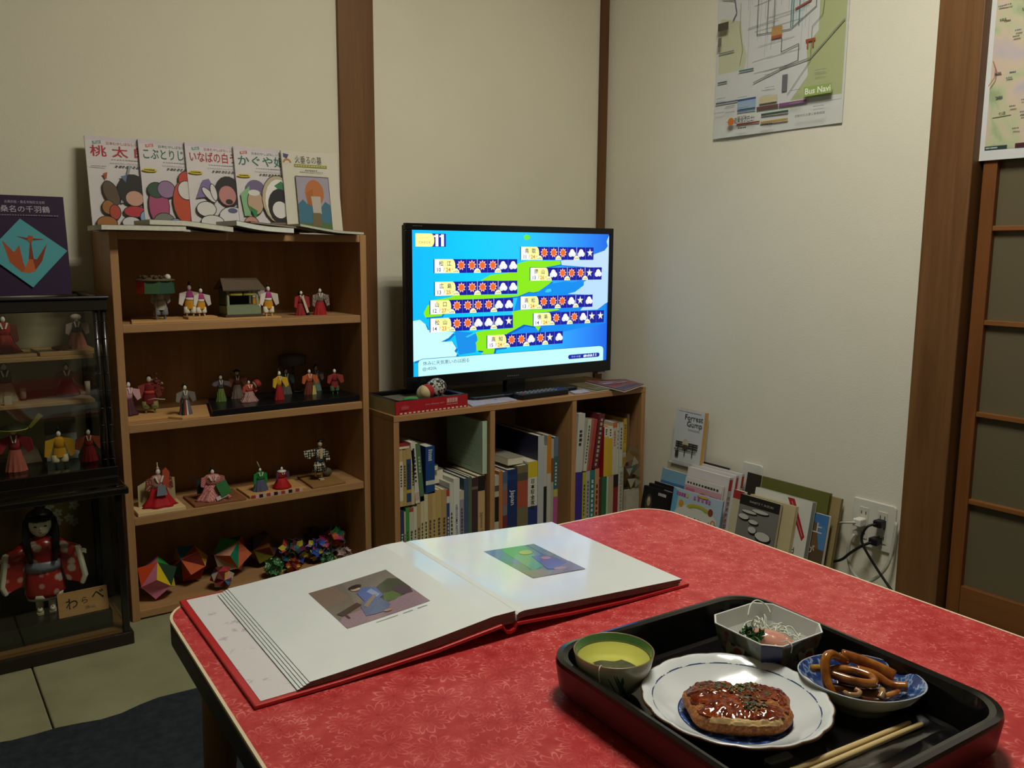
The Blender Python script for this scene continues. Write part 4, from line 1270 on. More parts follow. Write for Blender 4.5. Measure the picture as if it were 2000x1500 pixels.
# the doll in the lower case
dl = thing('kimono_doll', 'long-haired doll in red flowered kimono inside the lower glass case', 'doll', (0.222, 2.040, 0.0745), (0, 0, -6))
kim, nt, b = newmat('kimono_brocade')
tc = nd(nt, 'ShaderNodeTexCoord')
v1 = nd(nt, 'ShaderNodeTexVoronoi', Scale=42.0)
nt.links.new(tc.outputs['Object'], v1.inputs['Vector'])
r1 = ramp(nt, v1.outputs['Distance'], [(0.30, '#b9a49a'), (0.38, '#c07a70'), (0.44, '#a4241f')])
nt.links.new(r1.outputs[0], b.inputs['Base Color'])
b.inputs['Roughness'].default_value = 0.28
b.inputs['Specular IOR Level'].default_value = 0.7
white = mat('#cfc6b4', 0.5, var=0.08, vs=50)
MB().lathe([(0.036, 0.036), (0.040, 0.046), (0.037, 0.075), (0.033, 0.100), (0.036, 0.125), (0.036, 0.145), (0.026, 0.160), (0.012, 0.168)], kim, 28, M=SC(1, 0.72, 1), wob=lambda th, i: 1 + 0.03 * math.cos(5 * th)).build('kimono', dl)
MB().lathe([(0.0355, 0.094), (0.0365, 0.116)], mat('#8d8fa0', 0.3, var=0.2, vs=60), 28, M=SC(1.02, 0.76, 1)).build('sash', dl)
MB().lathe([(0.034, 0.030), (0.0385, 0.044)], white, 28, M=SC(1, 0.72, 1)).build('kimono_lining', dl)
for s in (-1, 1):
    arm = [(s * 0.026, -0.004, 0.148), (s * 0.044, -0.010, 0.136), (s * 0.060, -0.016, 0.130)]
    MB().tube(arm, 0.012, kim, 12, rad=[0.016, 0.015, 0.016]).build('upper_sleeve', dl)
    pts = [(0.0, 0.010), (0.030, 0.006), (0.040, -0.060), (0.034, -0.078), (0.004, -0.070), (-0.006, -0.030)]
    M = T(s * 0.040, -0.010, 0.136) @ RZ(-s * 20) @ (SC(-1, 1, 1) if s < 0 else SC(1, 1, 1)) @ RX(90)
    MB().prism(pts, -0.006, 0.006, kim, M).build('hanging_sleeve', dl, bevel=0.003)
    pts2 = [(0.024, 0.008), (0.034, 0.006), (0.046, -0.062), (0.038, -0.082), (0.030, -0.078), (0.036, -0.060)]
    MB().prism(pts2, -0.0075, 0.0075, white, M).build('sleeve_lining', dl, bevel=0.003)
    hand = MB()
    hx = s * 0.070
    hand.ell((hx, -0.020, 0.132), (0.006, 0.004, 0.005), FACE, nu=10, nv=6)
    for j in range(4):
        hand.tube([(hx + s * 0.003, -0.021 - 0.0012, 0.1345 - j * 0.0024), (hx + s * 0.010, -0.0235, 0.1335 - j * 0.0026), (hx + s * 0.0135, -0.0245, 0.131 - j * 0.0026)], 0.0011, FACE, 6)
    hand.tube([(hx, -0.022, 0.136), (hx + s * 0.004, -0.026, 0.139)], 0.0013, FACE, 6)
    hand.build('hand', dl)
    lx = s * 0.012
    MB().tube([(lx, -0.004, 0.008), (lx, -0.002, 0.040)], 0.0075, white, 10).build('leg', dl)
    MB().prism(rrect(0.014, 0.030, 0.006, 4), 0.0, 0.004, mat('#b7a586', 0.5), T(lx, -0.010, 0)).build('sandal', dl)
    MB().ell((lx, -0.010, 0.0085), (0.0062, 0.0125, 0.0055), white, nu=12, nv=7).build('foot', dl)
    MB().tube([(lx - 0.006, -0.006, 0.008), (lx, -0.018, 0.0135), (lx + 0.006, -0.006, 0.008)], 0.0013, mat('#2a1614', 0.5), 6).build('sandal_strap', dl)
hdm = MB()
hdm.ell((0, -0.004, 0.196), (0.0235, 0.0235, 0.0250), mat('#dfd4c2', 0.4, var=0), nu=22, nv=14)
hdm.ell((0, -0.006, 0.186), (0.0190, 0.0195, 0.0165), mat('#dfd4c2', 0.4, var=0), nu=20, nv=12)
hdm.ell((0, -0.0275, 0.191), (0.0022, 0.0024, 0.0030), mat('#dfd4c2', 0.4, var=0), nu=8, nv=6)
hdm.tube([(0, 0, 0.162), (0, 0, 0.178)], 0.009, mat('#dfd4c2', 0.4, var=0), 12)
hd2 = hdm.build('head', dl)
for s in (-1, 1):
    MB().ell((s * 0.0088, -0.0252, 0.1955), (0.0040, 0.0014, 0.0017), ink('#15100c'), nu=10, nv=6).build('eye', hd2)
    MB().tube([(s * 0.0040, -0.0268, 0.2035), (s * 0.0085, -0.0258, 0.2048), (s * 0.0130, -0.0235, 0.2035)], 0.0005, ink('#4a3a30'), 5).build('eyebrow', hd2)
    MB().ell((s * 0.0225, -0.002, 0.194), (0.0025, 0.0035, 0.005), mat('#dfd4c2', 0.4, var=0), nu=8, nv=6).build('ear', hd2)
MB().ell((0, -0.0255, 0.1820), (0.0030, 0.0012, 0.0013), ink('#a03a34'), nu=8, nv=6).build('mouth', hd2)
hair = MB()
hm_ = mat('#0e0c0b', 0.35, spec=0.5, var=0.1, vs=40)
hair.ell((0, 0.004, 0.2065), (0.0275, 0.0265, 0.0215), hm_, nu=22, nv=12)
hair.ell((0, 0.012, 0.196), (0.0265, 0.0200, 0.028), hm_, nu=18, nv=10)
for k in range(15):                                    # fringe
    a = math.radians(-62 + 124 * k / 14)
    hair.tube([(0.0265 * math.sin(a), -0.0265 * math.cos(a) + 0.002, 0.216), (0.0262 * math.sin(a), -0.0275 * math.cos(a) - 0.001, 0.2055)], 0.0023, hm_, 5)
hair.build('hair', dl)
hb = MB()
for s in (-1, 1):                                      # side locks hanging in front of the shoulders
    hb.tube([(s * 0.0245, -0.006, 0.208), (s * 0.0275, -0.010, 0.185), (s * 0.027, -0.020, 0.155), (s * 0.022, -0.028, 0.118)], 0.007, hm_, 8, rad=[0.0065, 0.0075, 0.0075, 0.005])
hb.prism([(-0.026, 0), (0.026, 0), (0.028, -0.125), (-0.028, -0.125)], -0.004, 0.004, hm_, T(0, 0.031, 0.205) @ RX(88))
hb.ell((0.002, 0.008, 0.232), (0.012, 0.008, 0.008), hm_)
hb.build('long_hair', dl)

sg = thing('name_plaque', 'small wooden plaque reading わらべ inside the lower glass case', 'plaque', (0.237, 1.972, 0.0745), (-14, 0, 1))
MB().bx(0, 0.098, 0, 0.005, 0, 0.052, wood('#b98d58', '#a3764a', 'X', 2.0, 0.5)).build('plaque_board', sg, bevel=0.0008)
q = MB()
A = Art(q, frame((0, -0.0002, 0), (1, 0, 0), (0, 0, 1)), 0.098, 0.052)
A.text('わ', 0.27, 0.52, 0.026, '#2c2418', bold=0.01)
A.text('ら', 0.53, 0.56, 0.016, '#2c2418')
A.text('べ', 0.80, 0.70, 0.026, '#2c2418', bold=0.01)
A.text('清山', 0.62, 0.25, 0.007, '#6b5232', 0.02)
q.build('plaque_lettering', sg)

# upper case
UX0, UX1, UY0, UY1 = -0.115, 0.367, 1.952, 2.225
uz = 0.3525
uc = thing('doll_display_case', 'black-framed glass case with three tiers of small dolls, stacked on the lower case', 'display case', (UX0, UY0, uz))
w, d = UX1 - UX0, UY1 - UY0
H = 0.402
for (xa, xb, ya, yb) in ((0, w, 0, 0.012), (0, w, d - 0.012, d), (0, 0.012, 0.012, d - 0.012), (w - 0.012, w, 0.012, d - 0.012)):
    MB().bx(xa, xb, ya, yb, 0, 0.020, lacq).build('case_base', uc, bevel=0.002)
MB().bx(0.010, w - 0.012, 0.010, d - 0.010, 0.036, 0.040, GLASS).build('case_floor', uc)
MB().bx(0.0, w, 0.0, 0.010, 0.020, 0.042, lacq).build('bottom_rail', uc, bevel=0.002)
MB().bx(0.0, w, 0.0, 0.014, H - 0.030, H - 0.006, lacq).build('top_rail', uc, bevel=0.002)
MB().bx(w - 0.014, w, 0.014, d, H - 0.030, H - 0.006, lacq).build('top_rail', uc, bevel=0.002)
MB().bx(0.014, w - 0.014, 0.014, d - 0.012, H - 0.012, H - 0.008, GLASS).build('glass_top', uc)
MB().bx(-0.004, w + 0.003, -0.004, 0.020, H - 0.006, H, lacq).build('top_edge', uc, bevel=0.002)
MB().bx(w - 0.020, w + 0.003, 0.020, d, H - 0.006, H, lacq).build('top_edge', uc, bevel=0.002)
MB().bx(-0.004, w - 0.020, d - 0.014, d, H - 0.006, H, lacq).build('top_edge', uc, bevel=0.002)
MB().bx(0.16, 0.19, 0.020, d - 0.014, H - 0.006, H, lacq).build('top_edge', uc, bevel=0.002)
ring = mat('#d8d8d0', 0.2, metal=0.6, var=0)
for (xx, yy) in ((w - 0.009, 0.009), (w - 0.009, d - 0.012), (0.009, 0.009), (w - 0.024, 0.010)):
    p_ = MB().tube([(xx, yy, 0.02), (xx, yy, H - 0.02)], 0.0062, lacq, 10).build('bamboo_post', uc)
    for k in range(9):
        MB().lathe([(0.0062, -0.0014), (0.0074, 0), (0.0062, 0.0014)], lacq, 10, M=T(xx, yy, 0.058 + 0.0365 * k)).build('node', p_)
MB().bx(0.01, w - 0.01, d - 0.010, d - 0.006, 0.03, H - 0.02, mat('#a39879', 0.7, var=0.06, vs=6)).build('back_panel', uc)
bw_ = wood('#a07d52', '#8d6b42', 'X', 1.0, 0.55)
zA, zB = 0.630 - uz, 0.533 - uz
MB().bx(0.012, w - 0.026, 0.050, d - 0.012, zA - 0.008, zA, bw_).build('inner_shelf', uc, bevel=0.0008)
MB().bx(0.012, w - 0.026, 0.060, d - 0.012, zB - 0.008, zB, bw_).build('inner_shelf', uc, bevel=0.0008)
MB().bx(0.018, w - 0.026, 0.004, 0.007, 0.046, H - 0.03, GLASS).build('glass_pane', uc)
MB().bx(w - 0.008, w - 0.005, 0.018, d - 0.02, 0.046, H - 0.03, GLASS).build('glass_pane', uc)

zA, zB, zC = 0.6303, 0.5333, uz + 0.0403
yA = 2.06
board('long wooden base board under the red-robed doll on the upper glass-case shelf', [(0.06, 2.015), (0.238, 2.015), (0.228, 2.12), (0.06, 2.12)], zA, 0.006, bw_)
board('wooden base board under the pink doll on the upper glass-case shelf', [(0.243, 2.010), (0.352, 2.010), (0.352, 2.12), (0.238, 2.12)], zA, 0.008, bw_)
doll('red doll with trailing robe at the left of the glass-case top shelf', 0.186, 2.065, zA + 0.0065, 0.080, 0, '#8c1c1a', '#6b3428', '#7d1818', 'robe', hair='long', bw=0.62, sw=0.20, sldrop=0.45)
doll('pinkish brown doll with white scarf on the glass-case top shelf', 0.322, 2.060, zA + 0.0085, 0.074, 0, '#3c3a30', '#8c7a6e', '#9c5a4c', 'skirt', hair='none', bw=0.50, sw=0.22, collar='#c0b8ac', extra=lambda t, h, hw: MB().ell((0, 0.002, h * 0.90), (0.011, 0.009, 0.007), paper('#b0a090')).build('headscarf', t))
tag(MB().ell((0, 0, 0.005), (0.012, 0.009, 0.005), paper('#6b2624')).ell((0.014, 0, 0.004), (0.008, 0.006, 0.004), paper('#8a3a3a')).build('paper_drum'), 'small dark red paper drum lying left of the pink doll', 'figurine').location = (0.280, 2.040, zA + 0.0083)
doll('dark doll with pale cloth at the left of the glass-case middle shelf', 0.182, 2.075, zB, 0.085, 0, '#2c2822', '#6b6a5c', '#8a866c', 'skirt', hair='cap', bw=0.55, sw=0.18)
doll('dim reddish kneeling doll on the glass-case middle shelf', 0.300, 2.090, zB, 0.072, 0, '#4a3a30', '#5a4438', '#5c201c', 'kneel', hair='bun', bw=0.60, sw=0.20)
for i, (xx, yy, hh, lb) in enumerate(((0.213, 2.070, 0.026, 'small white paper lantern post left of the dim reddish doll'), (0.338, 2.075, 0.030, 'small white paper lantern post right of the dim reddish doll'))):
    t_ = thing('paper_lantern', lb, 'figurine', (xx, yy, zB))
    MB().lathe([(0.0055, 0.004), (0.0058, hh)], paper('#9c9686'), 10).build('lantern_shade', t_)
    MB().lathe([(0.006, 0), (0.004, 0.005)], paper('#3a2c20'), 10).build('lantern_foot', t_)
tag(MB().box((0, 0, 0.009), (0.014, 0.003, 0.018), paper('#a59c86')).build('name_card', bevel=0.0004), 'small white card standing at the edge of the middle shelf', 'card').location = (0.180, 2.022, zB)
def fanhat(t, h, hw):
    MB().lathe([(0.026, h * 0.90), (0.026, h * 0.93), (0.010, h * 1.0), (0.002, h * 1.02)], paper('#2c2a1c'), 20).build('hat', t)
    MB().lathe([(0.0275, h * 0.895), (0.0275, h * 0.915)], mat('#a8a23c', 0.4), 20).build('hat_band', t)
    MB().prism([(-0.003, 0), (0.003, 0), (0.005, 0.034), (-0.005, 0.034)], -0.001, 0.001, paper('#7c7434'), T(0.030, -0.004, h * 0.92) @ RY(40) @ RX(90)).build('fan', t)
doll('red doll with green-banded hat and fan on the glass-case floor', 0.186, 2.030, zC, 0.098, -10, '#8e2c2e', '#8a2a30', '#a85a4c', 'skirt', hair='cap', bw=0.40, sw=0.28, extra=fanhat)
doll('doll in wide mustard yellow robe on the glass-case floor', 0.268, 2.030, zC, 0.080, 0, '#bb861c', '#bd8a22', '#bdb190', 'trousers', hair='cap', hat='tall', bw=0.46, sw=0.27, sldrop=0.46, collar=None, legs='#2a2620', splay=8)
doll('doll with white collar and red skirt at the right of the glass-case floor', 0.327, 2.040, zC, 0.074, 0, '#8c2a20', '#9a4a30', '#7a1616', 'skirt', hair='long', bw=0.44, sw=0.30, sldrop=0.34, collar='#d0cab8')
pc = thing('painted_card', 'pale painted card with green hills behind the yellow-robed doll', 'card', (0.250, 2.085, zC), (-4, 0, 0))
MB().bx(0, 0.062, 0, 0.001, 0, 0.092, mat('#8f8f88', 0.5, var=0.1)).build('card_sheet', pc)
q = MB()
A = Art(q, frame((0, -0.0002, 0), (1, 0, 0), (0, 0, 1)), 0.062, 0.092)
A.rect(0, 0, 1, 1, '#8b8d8a')
A.rect(0, 0.62, 1, 1, '#5a564c')
A.ell(0.70, 0.35, 0.24, 0.20, '#8a8c60')
A.ell(0.85, 0.15, 0.2, 0.12, '#a0a8a8')
q.build('card_picture', pc)
fc = thing('painted_card', 'brown half-round card behind the red doll with fan', 'card', (0.190, 2.090, zC), (-3, 0, 0))
MB().prism([(0.0, 0), (0.052, 0), (0.044, 0.030), (0.024, 0.058), (0.0, 0.070)], 0, 0.001, mat('#6b5c4a', 0.6, var=0.1), frame((0, 0.001, 0), (1, 0, 0), (0, 0, 1))).build('card_sheet', fc)

# purple hardback on the upper case
def s_crane(A):
    A.rect(0, 0, 1, 1, '#2a1434')
    A.text('古典折紙・桑名市無形文化財', 0.52, 0.935, 0.0065, '#a39aa6', 0.074)
    A.text('桑名の千羽鶴', 0.52, 0.865, 0.0145, '#b9b2ba', 0.090)
    A.dashes(0.04, 0.795, 0.92, 0.806, 28, '#7c6c84', 4)
    A.poly([(0.44, 0.765), (0.985, 0.445), (0.52, 0.075), (-0.0, 0.41)], '#4c98a0')
    o1, o2, o3 = '#9c4a24', '#7c3318', '#b05a2c'
    A.poly([(0.20, 0.55), (0.33, 0.43), (0.40, 0.50), (0.43, 0.33), (0.46, 0.24), (0.40, 0.23), (0.27, 0.33)], o1)
    A.poly([(0.46, 0.24), (0.52, 0.36), (0.60, 0.36), (0.74, 0.52), (0.66, 0.34), (0.57, 0.25)], o2)
    A.poly([(0.42, 0.23), (0.50, 0.36), (0.55, 0.36), (0.57, 0.24), (0.48, 0.22)], o3)
    A.poly([(0.50, 0.36), (0.535, 0.54), (0.545, 0.54), (0.56, 0.36)], o2)
    A.poly([(0.50, 0.56), (0.52, 0.60), (0.58, 0.59), (0.56, 0.53), (0.52, 0.53)], o1)
    A.poly([(0.38, 0.59), (0.52, 0.57), (0.51, 0.55)], o2)
    A.poly([(0.58, 0.57), (0.71, 0.56), (0.57, 0.55)], o2)
cover_book('hardback_book', 'dark purple hardback with orange folded crane on a blue diamond', (0.165, 2.046, uz + H + 0.0006), (-7, 0, 2), 0.152, 0.205, 0.014, '#2a1434', s_crane, hardback=True)
# ================================================================ low bookcase with the television
CX0, CX1, CY0, CY1, CZ = 1.015, 1.898, 1.932, 2.222, 0.436
wcX = wood('#a98055', '#916843', 'X', 0.9, 0.5)
wcZ = wood('#a98055', '#916843', 'Z', 0.9, 0.5)
bc = thing('low_bookcase', 'low light wooden bookcase with three compartments under the television', 'bookcase', (CX0, CY0, 0))
w, d = CX1 - CX0, CY1 - CY0
MB().bx(0, w, 0, d, CZ - 0.016, CZ, wcX).build('top_panel', bc, bevel=0.0012)
for x in (0, 0.297, 0.588, w - 0.016):
    MB().bx(x, x + 0.016, 0.001, d - 0.006, 0.0, CZ - 0.016, wcZ).build('upright_panel', bc, bevel=0.001)
MB().bx(0.016, w - 0.016, 0.002, d - 0.006, 0.012, 0.028, wcX).build('bottom_panel', bc)
MB().bx(0.0, w, d - 0.006, d, 0.0, CZ - 0.016, wsB).build('back_panel', bc)
ZB = 0.0283

def spine_book(label, x, th, z, h, depth, col, y=0.006, tilt=0, bands=(), strokes=None, txt=None, page=PAGE, name='book', hardback=False, recess=0.0):
    """a book standing in the case, spine to the front; x is its left edge in the room"""
    t = thing(name, label, 'book', (x, CY0 + y, z), (0, tilt, 0))
    c = min(0.0012, th * 0.15)
    m = hard(col)
    MB().bx(0, c, 0, depth, 0, h, m).bx(th - c, th, 0, depth, 0, h, m).bx(c, th - c, 0, c, 0, h, m).build('cover', t)
    MB().bx(c, th - c, c, depth - 0.003, 0.001, h - 0.002, page).build('pages', t)
    q = MB()
    A = Art(q, frame((0, -0.0001, 0), (1, 0, 0), (0, 0, 1)), th, h)
    for (a, b_, cl) in bands:
        A.rect(0, a, 1, b_, cl)
    if strokes:
        a, b_, cl, n = strokes
        rr = random.Random(int(x * 1000))
        for k in range(n):
            v = a + (b_ - a) * k / n
            A.rect(0.30, v, 0.62 + 0.12 * rr.random(), v + (b_ - a) / n * (0.5 + 0.25 * rr.random()), cl)
    if txt:
        for (s_, v, size, cl, mode, bold) in txt:
            if mode == 'v':                                     # stacked characters
                n = len(s_)
                for k, ch in enumerate(s_):
                    A.text(ch, 0.5, v - k * size * 1.06 / h, size, cl, None, 0, bold)
            else:
                A.text(s_, 0.5, v, size, cl, None, -90, bold)
    if q.v:
        q.build('spine_print', t)
    return t

# left compartment: lower row
low = [
    ('dark blue spine at the far left of the lower row', 0.012, .155, '#2c3a58', None), ('thin cream spine between blue and green in the lower row', 0.005, .150, '#b5b09a', None),
    ('bright green thin spine in the lower row of the left compartment', 0.0105, .160, '#3c8a3a', None), ('white spine with red top beside the bright green one', 0.0125, .158, '#b7b3a2', ((.93, 1, '#a04038'),)),
    ('white paperback with bold black characters near the green spine', 0.0105, .159, '#c2beac', None), ('plain beige spine fifth from the left divider', 0.0105, .165, '#a8946c', None),
    ('cream paperback with a column of small characters, left of its twin', 0.0105, .184, '#c0b48c', None), ('cream paperback with a round mark, right of its twin', 0.0125, .187, '#c4ba94', None),
    ('worn brown-stained beige paperback in the lower row', 0.0125, .190, '#a98c5c', None), ('pale tan paperback right of the brown-stained one', 0.0125, .192, '#b59c6c', None),
    ('tan paperback with a black mark near its foot', 0.017, .194, '#b09660', ((.05, .12, '#33302a'),)), ('plain light tan paperback left of the blue one', 0.0155, .192, '#a58a58', None),
    ('blue paperback with red and white top band', 0.0095, .190, '#2c4474', ((.80, .90, '#c4c0b4'), (.90, 1, '#a83c30'))), ('white paperback with blue characters', 0.0125, .206, '#bfc0b6', None),
]
x = CX0 + 0.0175
for i, (lb, th, h, col, bands) in enumerate(low):
    spine_book('left compartment: ' + lb, x, th - 0.0004, ZB, h, 0.11, col, bands=bands or (), strokes=(.25, .62, '#4a4436' if i not in (0, 12) else '#c8c8c0', 7))
    x += th
spine_book('left compartment: white book with blue HIROSHIMA NOTES lettering on its spine', x, 0.019, ZB, .216, 0.13, '#c6c8c2', txt=(('HIROSHIMA NOTES', .45, 0.0105, '#3a4478', 'r', .01),))
x += 0.0194
spine_book('left compartment: purple-lettered spine with pale torn top', x, 0.0135, ZB, .180, 0.12, '#8a8498', bands=((.86, 1, '#b0aa98'),), strokes=(.1, .75, '#4a3c64', 12))
x += 0.0139
spine_book('left compartment: slate blue hardback in the lower row', x, 0.0135, ZB, .212, 0.14, '#3f5068')
x += 0.0139
spine_book('left compartment: grey-green hardback beside the slate blue one', x, 0.0112, ZB, .214, 0.14, '#51604e')
x += 0.0116
spine_book('left compartment: thick dark maroon hardback in the lower row', x, 0.0195, ZB, .210, 0.15, '#3f2a30', bands=((.84, .88, '#6a5a50'),))
x += 0.0199
spine_book('left compartment: tan Japanese grammar book with black top band by the divider', x, 0.0225, ZB, .212, 0.15, '#b5966a', bands=((.80, 1, '#1d1c1c'),), txt=(('Japanese Gr', .36, 0.013, '#4a3a24', 'r', 0),))
# upper row standing on the lower one (on a bed of books lying behind)
zu = 0.222
up = [('cream spine with white title label at the left of the upper row', 0.0108, .134, '#b39c68', ((.1, .80, '#c8c4b4'),)), ('plain sand-coloured spine second in the upper row', 0.0104, .133, '#ab9058', None),
      ('sand-coloured spine with long blue label and yellow band', 0.0134, .135, '#a88f5e', ((.06, .82, '#24406c'), (.22, .28, '#b09a34'))), ('cream spine just left of the tilted white book', 0.0100, .130, '#bdb08a', None)]
x = CX0 + 0.0172
base = 0.193
zl = {0: 0.190}
def shim(label, x0, x1, z0, z1, col, y0=0.006, y1=0.11):
    t = thing('book', label, 'book', ((x0 + x1) / 2, CY0 + y0, z0))
    a = (x1 - x0) / 2
    MB().bx(-a, a, 0, y1 - y0, 0, 0.001, hard(col)).bx(-a, a, 0, y1 - y0, z1 - z0 - 0.001, z1 - z0, hard(col)).build('cover', t)
    MB().bx(-a, a - 0.002, 0.0005, y1 - y0 - 0.001, 0.001, z1 - z0 - 0.001, PAGE).build('pages', t)
for i, (lb, th, h, col, bands) in enumerate(up):
    spine_book('left compartment: ' + lb, x, th - 0.0004, 0.194, h + 0.016, 0.105, col, bands=bands or (), strokes=(.35, .75, '#3c3424', 8))
    x += th
shim('left compartment: red booklet lying on top of the cream spines', CX0 + 0.018, CX0 + 0.056, 0.3442, 0.353, '#8a2824', 0.012, 0.10)
spine_book('left compartment: tilted white book with black characters in the upper row', x + 0.002, 0.0135, 0.195, .166, 0.12, '#c3c1b4', tilt=-4.5, bands=((.05, .18, '#b9a09a'),), strokes=(.35, .92, '#2c2a28', 9))
spine_book('left compartment: green tilted spine beside the tilted white book', x + 0.0165, 0.0125, 0.198, .158, 0.12, '#4e6c4e', tilt=-4.5, strokes=(.5, .8, '#a8b49c', 5))
spine_book('left compartment: thick royal blue book with a white band in the upper row', x + 0.0335, 0.0275, 0.2155, .128, 0.13, '#1d3f78', bands=((.19, .28, '#bdbdb0'),), strokes=(.70, .95, '#b4bccc', 6))
# greyish books lying further back
shim('left compartment: grey book lying behind the blue book', CX0 + 0.128, CX0 + 0.182, 0.223, 0.262, '#6a685c', 0.06, 0.20)
shim('left compartment: small dark book with white label lying on the row', CX0 + 0.128, CX0 + 0.160, 0.2625, 0.278, '#3a3a48', 0.05, 0.12)
pg = thing('booklet', 'pale mint green booklet with printed text standing beside the divider', 'booklet', (CX0 + 0.2755, CY0 + 0.010, 0.2425), (0, 0, 0))
MB().bx(0, 0.0008, 0, 0.185, 0, 0.148, hard('#9fb59c')).bx(0.0165, 0.0173, 0, 0.185, 0, 0.148, hard('#9fb59c')).bx(0, 0.0173, 0, 0.0008, 0, 0.148, hard('#a9bda6')).build('cover', pg)
MB().bx(0.0008, 0.0165, 0.0008, 0.183, 0.001, 0.146, PAGEW).build('pages', pg)
q = MB()
A = Art(q, frame((-0.0001, 0.185, 0), (0, -1, 0), (0, 0, 1)), 0.185, 0.148)
for i, v in enumerate((.86, .83, .80, .77, .72, .66, .63, .60, .55, .47, .42, .36, .33, .26, .22, .18)):
    a = 0.30 + 0.25 * ((i * 7) % 5) / 5
    A.dashes(a, v, 0.93 - 0.1 * ((i * 3) % 4) / 4, v + 0.006, 10, '#5e6e5c', i)
A.line([(0.2, .145), (0.9, .145)], 0.0012, '#4a584a')
q.build('cover_print', pg)

# middle compartment
def mb(lb, x0, x1, h, depth, col, **k):
    spine_book('middle compartment: ' + lb, x0, x1 - x0 - 0.0004, ZB, h, depth, col, **k)
mb('white book with black blot pattern at the left divider', 1.3295, 1.345, .205, .13, '#a9a79c', bands=((.35, .70, '#1f1d1c'), (.78, .86, '#4a4844')))
mb('orange-tan narrow spine with yellow foot', 1.345, 1.358, .215, .14, '#a8683a', bands=((0, .12, '#b3a030'),))
mb('grey and maroon mixed spine left of the blue guidebook', 1.358, 1.374, .212, .14, '#6e6a70', bands=((0, .40, '#6a2a34'), (.55, .75, '#8a5a54'), (.85, 1, '#4a5c78')))
mb('thick dark blue guidebook with white Japan lettering', 1.374, 1.408, .215, .155, '#1c2e5e', txt=(('Japan', .62, 0.021, '#c4c9d2', 'r', .012),), bands=((.86, .93, '#22366a'),))
mb('thick guidebook with yellow top and 日本玩全攻略 title', 1.446, 1.4805, .228, .150, '#c4c2b6', bands=((0, .42, '#22326a'), (.80, 1, '#c2ae28')), txt=(('日本玩全攻略', .745, 0.0148, '#3a2f30', 'v', .012),))
mb('olive and red illustrated spine right of the Japan guidebook', 1.4085, 1.4455, .222, .148, '#6b6448', bands=((.45, .80, '#9a4a34'), (.80, .9, '#4a4840')))
mb('tall dark navy large-format book with white edge', 1.481, 1.503, .300, .215, '#23243e', bands=((0, 1, '#a9abae'),))
mb('narrow black and white tall spine', 1.503, 1.5145, .268, .19, '#b0aea4', bands=((0, .55, '#1c1c1c'),))
mb('tall book with orange upper half', 1.515, 1.530, .298, .20, '#b0aea2', bands=((.62, 1, '#b5741f'),))
mb('tall brown and white thin spine', 1.530, 1.5395, .285, .19, '#a29c92', bands=((.55, .8, '#7a4522'),))
mb('teal and pink tall spine by the right divider', 1.5395, 1.5555, .290, .19, '#2f5f66', bands=((0, .38, '#a84a86'), (.38, .46, '#a8a04c'), (.80, 1, '#5a6a7c')), strokes=(.5, .75, '#b8c0bc', 7))
shim('middle compartment: grey book lying on top of the guidebooks', 1.385, 1.440, 0.2515, 0.272, '#8f8b7c', 0.02, 0.15)

# right compartment: lower row
def rb(lb, x0, x1, h, depth, col, z=ZB, **k):
    spine_book('right compartment: ' + lb, x0, x1 - x0 - 0.0004, z, h, depth, col, **k)
rb('thick purple book at the left of the lower row', 1.6205, 1.651, .170, .17, '#3a2a7c')
rb('yellow spine with green characters beside the purple book', 1.651, 1.665, .168, .15, '#a8a02c', strokes=(.2, .8, '#3c4a28', 9))
rb('pale grey spine with mauve characters', 1.665, 1.680, .170, .15, '#a3a0a4', strokes=(.15, .85, '#5c5470', 10))
rb('teal spine with white slanting characters', 1.680, 1.700, .170, .15, '#2f6e64', strokes=(.15, .85, '#b8c4ba', 8))
rb('salmon spine with dark characters', 1.700, 1.717, .172, .15, '#bb7a5c', strokes=(.15, .75, '#5a2a20', 6))
rb('dark brown spine in the lower row', 1.717, 1.729, .140, .15, '#4a3524')
rb('dark green book in the lower row', 1.729, 1.748, .142, .15, '#2c5e40')
rb('mint thin spine beside the dark green book', 1.748, 1.755, .142, .15, '#a6b8a4')
rb('plain beige book in the lower row', 1.755, 1.776, .142, .15, '#a39479')
rb('dark red spine with black edge', 1.776, 1.796, .142, .15, '#7c2228', bands=((.72, 1, '#2a2020'),))
rb('white lace-patterned spine at the right of the lower row', 1.796, 1.818, .162, .15, '#b4b0a2', strokes=(.1, .95, '#8c8878', 12))
# upper row
spine_book('right compartment: grey-white tilted book with black title in the upper row', 1.6215, 0.026, 0.2005, .178, .15, '#b3b4aa', tilt=3.0, strokes=(.45, .75, '#2c2c30', 4))
spine_book('right compartment: white tilted spine with small characters', 1.6525, 0.013, 0.2005, .158, .14, '#bcb8a8', tilt=6, strokes=(.15, .9, '#4a463c', 12))
spine_book('right compartment: tilted red-edged pink book in the upper row', 1.670, 0.014, 0.2005, .156, .14, '#b07c70', tilt=8, bands=((0, 1, '#a04038'),))
spine_book('right compartment: tilted maroon book with white pattern', 1.690, 0.022, 0.2035, .168, .15, '#5c2428', tilt=8, strokes=(.05, .95, '#a8968c', 11))
spine_book('right compartment: yellow book with red cover side and white title top', 1.7335, 0.0175, 0.1712, .155, .15, '#a01c20', bands=((0, .80, '#c0a02c'), (.80, 1, '#c4c0b0')), strokes=(.84, .97, '#4a4034', 3))
spine_book('right compartment: second yellow book with white title top', 1.7515, 0.0165, 0.1712, .155, .15, '#bd9c2a', bands=((.76, 1, '#c6c2b2'),), strokes=(.80, .96, '#4a4034', 3))
